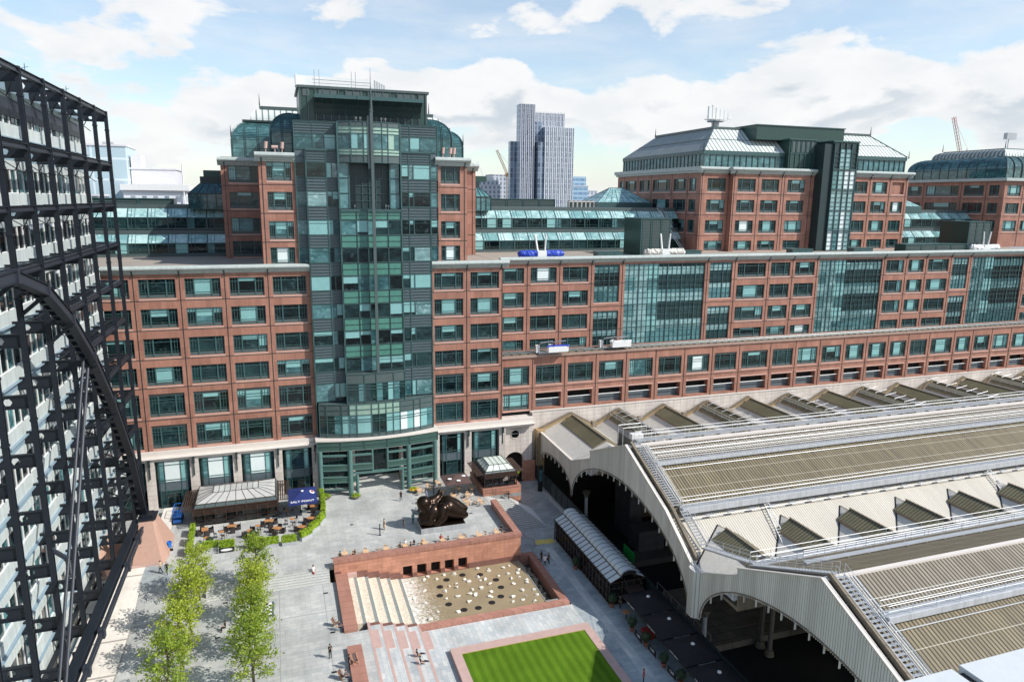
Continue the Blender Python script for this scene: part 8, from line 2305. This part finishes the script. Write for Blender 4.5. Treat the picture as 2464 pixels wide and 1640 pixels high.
# metal counter and menu boards by the umbrella cafe
T = thing('serving_counter', 'low brown serving counter with pale top beside the sculpture', 'counter', (21.6, 97.6, 0)); b = MB(); b.box(20.5, 24.6, 97.2, 97.5, 0, 1.05, 0); b.box(18.6, 18.9, 97.6, 99.6, 0, 1.05, 0); b.build('panel', BROWNCLOTH, T); b = MB(); b.box(20.45, 24.65, 97.1, 97.6, 1.05, 1.12); b.build('top', WOODPALE, T)

# ---- trees
def tree_proto(seed, leafm, label):
    rn = random.Random(seed); T = thing('plane_tree', label, 'tree', (0, 0, 0))
    tr = MB(); H = 7.9
    def trunk_at(z): return Vector((.12 * math.sin(z * .9 + seed), .12 * math.cos(z * .7 + seed), z))
    rad = [(.0, .17), (1.2, .13), (3, .11), (5, .07), (6.6, .04), (7.7, .015)]
    for (z, r), (w_, s) in zip(rad[:-1], rad[1:]): tr.cyl(trunk_at(z), trunk_at(w_), r, 7, 0, s, cap=False)
    tips = []
    nb = 26
    for i in range(nb):
        z = 1.7 + 5.6 * i / nb + rn.uniform(-.15, .15); a = i * 2.4 + rn.uniform(-.5, .5)
        rmax = 2.15 * math.sin(math.pi * min(1, max(.0, (z - .4) / 8.2)) ** .8) ** .7 * rn.uniform(.72, 1.1)
        p = trunk_at(z); q = p + Vector((math.cos(a) * rmax, math.sin(a) * rmax, .5 + rn.uniform(-.1, .6)))
        m = p.lerp(q, .5) + Vector((rn.uniform(-.2, .2), rn.uniform(-.2, .2), .15))
        tr.cyl(p, m, .045, 4, 0, .028, cap=False); tr.cyl(m, q, .028, 4, 0, .01, cap=False)
        tips += [(q, 1.0), (m.lerp(q, .5), 1.0), (m, .8), (p.lerp(m, .6), .6)]
        for k in range(2):
            q2 = m + Vector((rn.gauss(0, .6), rn.gauss(0, .6), rn.gauss(.3, .3))); tr.cyl(m, q2, .02, 3, 0, .006, cap=False); tips.append((q2, .8))
    tips += [(trunk_at(7.2), .7), (trunk_at(7.7), .5)]
    tr_o = inst('trunk', tr.mesh('trunk', [BARK]), (0, 0, 0), T, world=False)
    b = MB()
    for c, s in tips:
        for k in range(int(24 * s)):
            d = Vector((rn.gauss(0, .25), rn.gauss(0, .25), rn.gauss(0, .20))); p = c + d
            u = Vector((rn.gauss(0, 1), rn.gauss(0, 1), rn.gauss(.6, .8))).normalized(); v = u.orthogonal().normalized(); w_ = u.cross(v); a = rn.uniform(0, 6.28)
            v, w_ = v * math.cos(a) + w_ * math.sin(a), -v * math.sin(a) + w_ * math.cos(a); sz = rn.uniform(.075, .135)
            b.poly([p - v * sz, p + w_ * sz * .8, p + v * sz * 1.1, p - w_ * sz * .8])
    inst('crown', b.mesh('crown', [leafm]), (0, 0, 0), T, world=False)
    return T
TP = [tree_proto(s, m, '') for s, m in ((1, LEAF), (2, LEAF), (3, LEAF2))]
tgrp = 'young plane trees in two rows on the left walkway'
ords = ['farthest', 'second', 'third', 'nearest']
first = {}
for row, xx in enumerate((-10.9, -4.3)):
    for k, yy in enumerate((84.2, 78.0, 71.8, 65.6)):
        pi = (k + row * 2) % 3 if row else (0, 1, 0, 2)[k]
        if row == 1: pi = (2, 1, 2, 2)[k]
        x = xx - .25 * k * (row == 0); lb = '%s young plane tree with fresh yellow green leaves in the %s row' % (ords[k], 'left' if row == 0 else 'right')
        src = TP[pi]
        if pi not in first: first[pi] = 1; o = src; o.location = (x, yy, -1.2); o['label'] = lb
        else: o = copy_thing(src, (x, yy, -1.2), R(rnd.uniform(0, 360)), lb)
        s = rnd.uniform(.94, 1.06); o.scale = (s, s, s); o['group'] = tgrp
# ================================================================== people
SKIN = noisy('skin', (.52, .31, .22), .5, 3, .08); 
def cm(n, c): return noisy(n, c, .8, 4, .15)
CL = {'black': cm('black_cloth', (.012, .012, .014)), 'navy': cm('navy_cloth', (.02, .025, .05)), 'grey': cm('grey_cloth', (.10, .10, .11)), 'white': cm('white_cloth', (.75, .75, .74)), 'beige': cm('beige_cloth', (.55, .42, .27)),
      'teal': cm('teal_cloth', (.0, .22, .26)), 'red': cm('red_cloth', (.42, .03, .03)), 'blue': cm('pale_blue_cloth', (.35, .42, .62)), 'brown': cm('brown_cloth', (.08, .04, .03))}
HAIR = {'dark': cm('dark_hair', (.02, .014, .01)), 'grey': cm('grey_hair', (.35, .33, .31)), 'auburn': cm('auburn_hair', (.16, .03, .015)), 'fair': cm('fair_hair', (.38, .25, .12))}
def skeleton(pose):
    """joints as name: (x, y, z, rx, ry, slot); slots 0 skin 1 top 2 trousers 3 shoes"""
    J = {}
    def s(n, p, r, slot, par): J[n] = (Vector(p), r if isinstance(r, tuple) else (r, r), slot, par)
    sit = pose in ('sit', 'lounge')
    pz = {'sit': .52, 'lounge': .14}.get(pose, .95)
    lean = {'sit': -.03, 'lounge': -.12}.get(pose, 0.0)
    s('pelvis', (0, 0, pz), (.15, .12), 2, None); s('waist', (0, lean * .3, pz + .15), (.135, .10), 1, 'pelvis'); s('chest', (0, lean * .8, pz + .36), (.165, .115), 1, 'waist'); s('neckbase', (0, lean, pz + .50), (.08, .07), 1, 'chest')
    s('neck', (0, lean + .01, pz + .57), .052, 0, 'neckbase'); s('head', (0, lean + .03, pz + .66), (.078, .09), 0, 'neck'); s('crown', (0, lean + .02, pz + .75), (.07, .085), 0, 'head'); s('nose', (0, lean + .125, pz + .66), .016, 0, 'head')
    for k, sg in (('l', -1), ('r', 1)):
        s('ear' + k, (sg * .085, lean + .02, pz + .665), .016, 0, 'head')
        s('sh' + k, (sg * .175, lean, pz + .46), .062, 1, 'neckbase')
        if pose == 'sit': e, w_ = (sg * .24, .02, pz + .2), (sg * .14, .26, pz + .2)
        elif pose == 'lounge': e, w_ = (sg * .25, -.12, pz + .2), (sg * .2, .14, pz + .1)
        elif pose == 'walk': e, w_ = (sg * .22, -.06 * sg, pz + .18), (sg * .22, .16 * sg if sg > 0 else .14, pz - .02)
        elif pose == 'phone' and sg > 0: e, w_ = (.24, .08, pz + .22), (.13, .2, pz + .42)
        else: e, w_ = (sg * .235, -.02, pz + .19), (sg * .24, .05, pz - .05)
        e = Vector(e); w_ = Vector(w_); d = (w_ - e).normalized()
        s('el' + k, e, .045, 1, 'sh' + k); s('wr' + k, w_, .03, 0, 'el' + k); pm = w_ + d * .055; s('pa' + k, pm, (.036, .02), 0, 'wr' + k)
        side = Vector((0, 1, 0)) if abs(d.y) < .7 else Vector((1, 0, 0)); curl = Vector((-sg * .02, .015, -.01))
        for f, (o_, l) in enumerate(((-.027, .06), (-.009, .072), (.009, .068), (.027, .05))):
            a = pm + side * o_ + d * .03; s('f%s%d' % (k, f), a, .009, 0, 'pa' + k); s('g%s%d' % (k, f), a + d * l + curl, .007, 0, 'f%s%d' % (k, f))
        s('th' + k, pm + side * .04 - d * .01 + curl, .009, 0, 'pa' + k); s('ti' + k, pm + side * .055 + d * .03 + curl * 1.5, .008, 0, 'th' + k)
        s('hip' + k, (sg * .09, 0, pz - .04), .095, 2, 'pelvis')
        if pose == 'sit': kn, an = (sg * .13, .42, .52), (sg * .13, .42, .1)
        elif pose == 'lounge': kn, an = (sg * .10, .44, .22), (sg * .09, .86, .07)
        elif pose == 'walk': kn, an = (sg * .1, .14 * sg + .05, .5), (sg * .1, .26 * sg - (.06 if sg < 0 else 0), .1 + (.06 if sg < 0 else 0))
        else: kn, an = (sg * .11, .02, .5), (sg * .12, -.02, .1)
        an = Vector(an); s('kn' + k, kn, .062, 2, 'hip' + k); s('an' + k, an, .043, 2, 'kn' + k)
        to = an + (Vector((0, .03, .12)) if pose == 'lounge' else Vector((0, .15, -.05))); s('he' + k, an + Vector((0, 0, -.04 if pose != 'lounge' else 0)), .044, 3, 'an' + k); s('to' + k, to, (.042, .03), 3, 'he' + k)
    return J
_body = {}
def body_mesh(pose):
    if pose in _body: return _body[pose]
    J = skeleton(pose); names = list(J); idx = {n: i for i, n in enumerate(names)}
    me = bpy.data.meshes.new('body'); me.from_pydata([tuple(J[n][0]) for n in names], [(idx[n], idx[J[n][3]]) for n in names if J[n][3]], [])
    o = bpy.data.objects.new('body', me); link(o)
    o.modifiers.new('skin', 'SKIN').use_smooth_shade = True
    sv = me.skin_vertices[0].data
    for n in names: sv[idx[n]].radius = J[n][1]; sv[idx[n]].use_root = (n == 'pelvis')
    ss = o.modifiers.new('sub', 'SUBSURF'); ss.levels = 1; ss.render_levels = 1
    me2 = baked(o, 'body')
    segs = [(J[n][0], J[J[n][3]][0], J[n][2]) for n in names if J[n][3]]
    mi = []
    for p in me2.polygons:
        c = p.center; best = (9, 0)
        for a, b_, sl in segs:
            ab = b_ - a; t = max(0, min(1, (c - a).dot(ab) / max(1e-9, ab.length_squared))); d = (c - (a + ab * t)).length
            if d < best[0]: best = (d, sl)
        mi.append(best[1])
    _body[pose] = (me2, mi, J); return _body[pose]
def person(x, y, z, face, pose, top, legs, hair, label, h=1.75, skirt=None, longhair=False, bag=None, group=None):
    T = thing('person', label, 'person', (x, y, z), group, R(face - 90))
    src, mi, J = body_mesh('stand' if pose == 'stand' else pose)
    me = src.copy(); me.materials.clear()
    for m in (SKIN, CL[top], CL[legs], BLACK): me.materials.append(m)
    me.polygons.foreach_set('material_index', mi); me.polygons.foreach_set('use_smooth', [True] * len(me.polygons)); me.update()
    s = h / 1.75
    inst('body', me, (0, 0, 0), T, world=False)
    hd_ = J['head'][0]
    b = MB(); b.blob((hd_.x, hd_.y - .022, hd_.z + .055), .103, 0, 12, 8, (.9, 1.05, .95))
    if longhair: b.blob((hd_.x, hd_.y - .06, hd_.z - .06), .09, 0, 10, 8, (1, .7, 1.6))
    inst('hair', b.mesh('hair', [HAIR[hair]], True), (0, 0, 0), T, world=False)
    if skirt or pose in ('stand', 'walk', 'phone'):
        pv = J['pelvis'][0]; b = MB()
        if skirt: b.lathe((0, 0, 0), [(.16, pv.z + .08), (.2, pv.z - .1), (.25, pv.z - .55), (.24, pv.z - .56)], 14, 0, 1, .8)
        else: b.lathe((0, 0, 0), [(.15, pv.z + .1), (.175, pv.z - .02), (.185, pv.z - .1), (.15, pv.z - .1)], 14, 0, 1, .75)
        inst('skirt' if skirt else 'jacket_hem', b.mesh('clothing', [CL[skirt or top]], True), (0, 0, 0), T, world=False)
    if bag:
        b = MB(); w_ = J['wrr'][0]; b.box(w_.x - .05, w_.x + .07, w_.y - .16, w_.y + .16, w_.z - .42, w_.z - .12); b.tube([(w_.x, w_.y - .1, w_.z - .12), (w_.x, w_.y, w_.z - .02), (w_.x, w_.y + .1, w_.z - .12)], .01, 4)
        inst('bag', b.mesh('bag', [CL[bag]]), (0, 0, 0), T, world=False)
    T.scale = (s, s, s)
    return T
def P_(f, px, py, z): return on_ground(*f(px, py), z)
L_ = [
 (Tz, 515, 690, 0, 250, 'walk', 'black', 'black', 'dark', 'person in black walking away past the yellow flower bowl'),
 (Tz, 336, 1000, 0, 200, 'stand', 'beige', 'beige', 'dark', 'person in long beige dress standing beside the black post', 'beige'),
 (Tz, 545, 990, 0, 20, 'stand', 'grey', 'grey', 'grey', 'grey haired person in grey jacket watching the sculpture'),
 (Tz, 645, 940, 0, 60, 'stand', 'teal', 'black', 'dark', 'person in teal jacket beside the sculpture plinth'),
 (Tz, 868, 615, 0, 180, 'stand', 'navy', 'black', 'dark', 'waiter in dark clothes standing among the cafe tables'),
 (Tz, 1672, 690, -.9, 300, 'walk', 'black', 'black', 'dark', 'person in black going down the stair beside the kiosk podium'),
 (Uz, 992, 1080, -3, 300, 'stand', 'black', 'black', 'dark', 'person in black in the group of three on the lane'),
 (Uz, 1034, 1130, -3, 90, 'stand', 'white', 'black', 'dark', 'person in white shirt and dark waistcoat in the group of three on the lane'),
 (Uz, 1078, 1105, -3, 200, 'stand', 'grey', 'black', 'dark', 'person in grey shirt holding red bag on the lane', None, False, 'red'),
 (Vz, 72, 1285, -1.2, 300, 'phone', 'black', 'black', 'dark', 'person in black suit standing alone on the left walkway'),
 (Cz, 1012, 882, 0, 170, 'walk', 'beige', 'black', 'dark', 'person in beige coat at the foot of the stone pedestal'),
 (Cz, 1052, 890, 0, 120, 'walk', 'black', 'black', 'fair', 'person in black coat at the foot of the stone pedestal'),
 (Dz, 1672, 1450, -1.0, 320, 'walk', 'white', 'black', 'dark', 'person in white top carrying orange bag on the long steps', None, True, 'red'),
 (Vz, 300, 1410, -1.2, 0, 'stand', 'black', 'black', 'dark', 'person in black leaning at the granite wall'),
 (Sz, 1062, 1575, -3, 330, 'stand', 'red', 'black', 'auburn', 'auburn haired person in red walking at the bottom edge', None, True, None),
 (Sz, 862, 935, -3, 180, 'stand', 'black', 'black', 'dark', 'waiter in black at the near end of the glass pavilion'),
 (Tz, 790, 690, 0, 20, 'stand', 'blue', 'navy', 'grey', 'person in pale blue shirt among cafe tables behind the sculpture'),
]
for a in L_:
    x, y = P_(a[0], a[1], a[2], a[3]); rest = list(a[10:]) + [None, False, None][len(a[10:]):]
    person(x, y, a[3], a[4], a[5], a[6], a[7], a[8], a[9], 1.72, rest[0], rest[1], rest[2])
sits = [((6.0, 87.75, 0), 0, 'black', 'black', 'dark', 'seated person in black at the first table by the wall'), ((7.9, 87.85, 0), 180, 'black', 'black', 'fair', 'seated fair haired person at the first table by the wall'),
        ((13.95, 87.85, 0), 0, 'grey', 'black', 'dark', 'seated person in dark grey, left of the crowded table'), ((14.7, 88.5, 0), 270, 'white', 'black', 'fair', 'seated person in white shirt at the crowded table'),
        ((15.3, 87.6, 0), 180, 'black', 'black', 'dark', 'seated person in black, right of the crowded table'), ((15.9, 88.3, 0), 200, 'navy', 'navy', 'grey', 'seated person in navy suit at the crowded table'),
        ((19.7, 88.5, 0), 270, 'red', 'black', 'dark', 'seated person with long dark hair and red scarf'), ((20.5, 87.7, 0), 160, 'black', 'black', 'dark', 'seated person in black facing the red scarf'),
        ((28.6, 88.9, 0), 200, 'black', 'black', 'dark', 'seated person in black in the shaded corner of the terrace'), ((29.0, 87.9, 0), 180, 'navy', 'black', 'dark', 'second seated person in the shaded corner of the terrace')]
for p, f, t, l, hr, lb in sits: person(p[0], p[1], p[2] - .05, f, 'sit', t, l, hr, lb, 1.72)
for (px, py, f, lb) in ((1105, 1262, 10, 'person in black suit sitting with legs out on the seating steps'), (1145, 1350, 5, 'person in black lying back on the seating steps')):
    x, y = P_(Vz, px, py, -2.28); person(x, y, -2.28, f, 'lounge', 'black', 'black', 'dark', lb, 1.75)
x, y = P_(Vz, 180, 960, -1.2); person(x, y, -1.2, 330, 'sit', 'navy', 'navy', 'dark', 'person reading on a sling chair beside the granite block', 1.7)
x, y = P_(Vz, 258, 1550, -1.2); person(x, y, -1.2, 330, 'sit', 'grey', 'navy', 'dark', 'person in grey sitting on a sling chair near the bottom edge', 1.7)
x, y = P_(Cz, 1290, 1130, -1.2) if False else (-7.6, 77.6)
person(x, y, -1.2, 200, 'sit', 'black', 'black', 'dark', 'person in black sitting between the tree rows', 1.7)
x, y = P_(Uz, 952, 1068, -3); T = thing('shoulder_bag', 'black bag lying on the lane beside the group of three', 'bag', (x, y, -3)); b = MB(); b.blob((x, y, -2.85), .24, 0, 10, 7, (1.3, .8, .65)); b.build('bag_body', BLACK, T)
b = MB(); b.tube([(x - .2, y, -2.8), (x, y, -2.55), (x + .2, y, -2.8)], .015, 4); b.build('strap', BLACK, T)
# nothing left unplaced
for k, o in PRO.items():
    if k not in used:
        for ch in list(o.children): bpy.data.objects.remove(ch)
        bpy.data.objects.remove(o)
for i, o in enumerate(TP):
    if i not in first:
        for ch in list(o.children): bpy.data.objects.remove(ch)
        bpy.data.objects.remove(o)
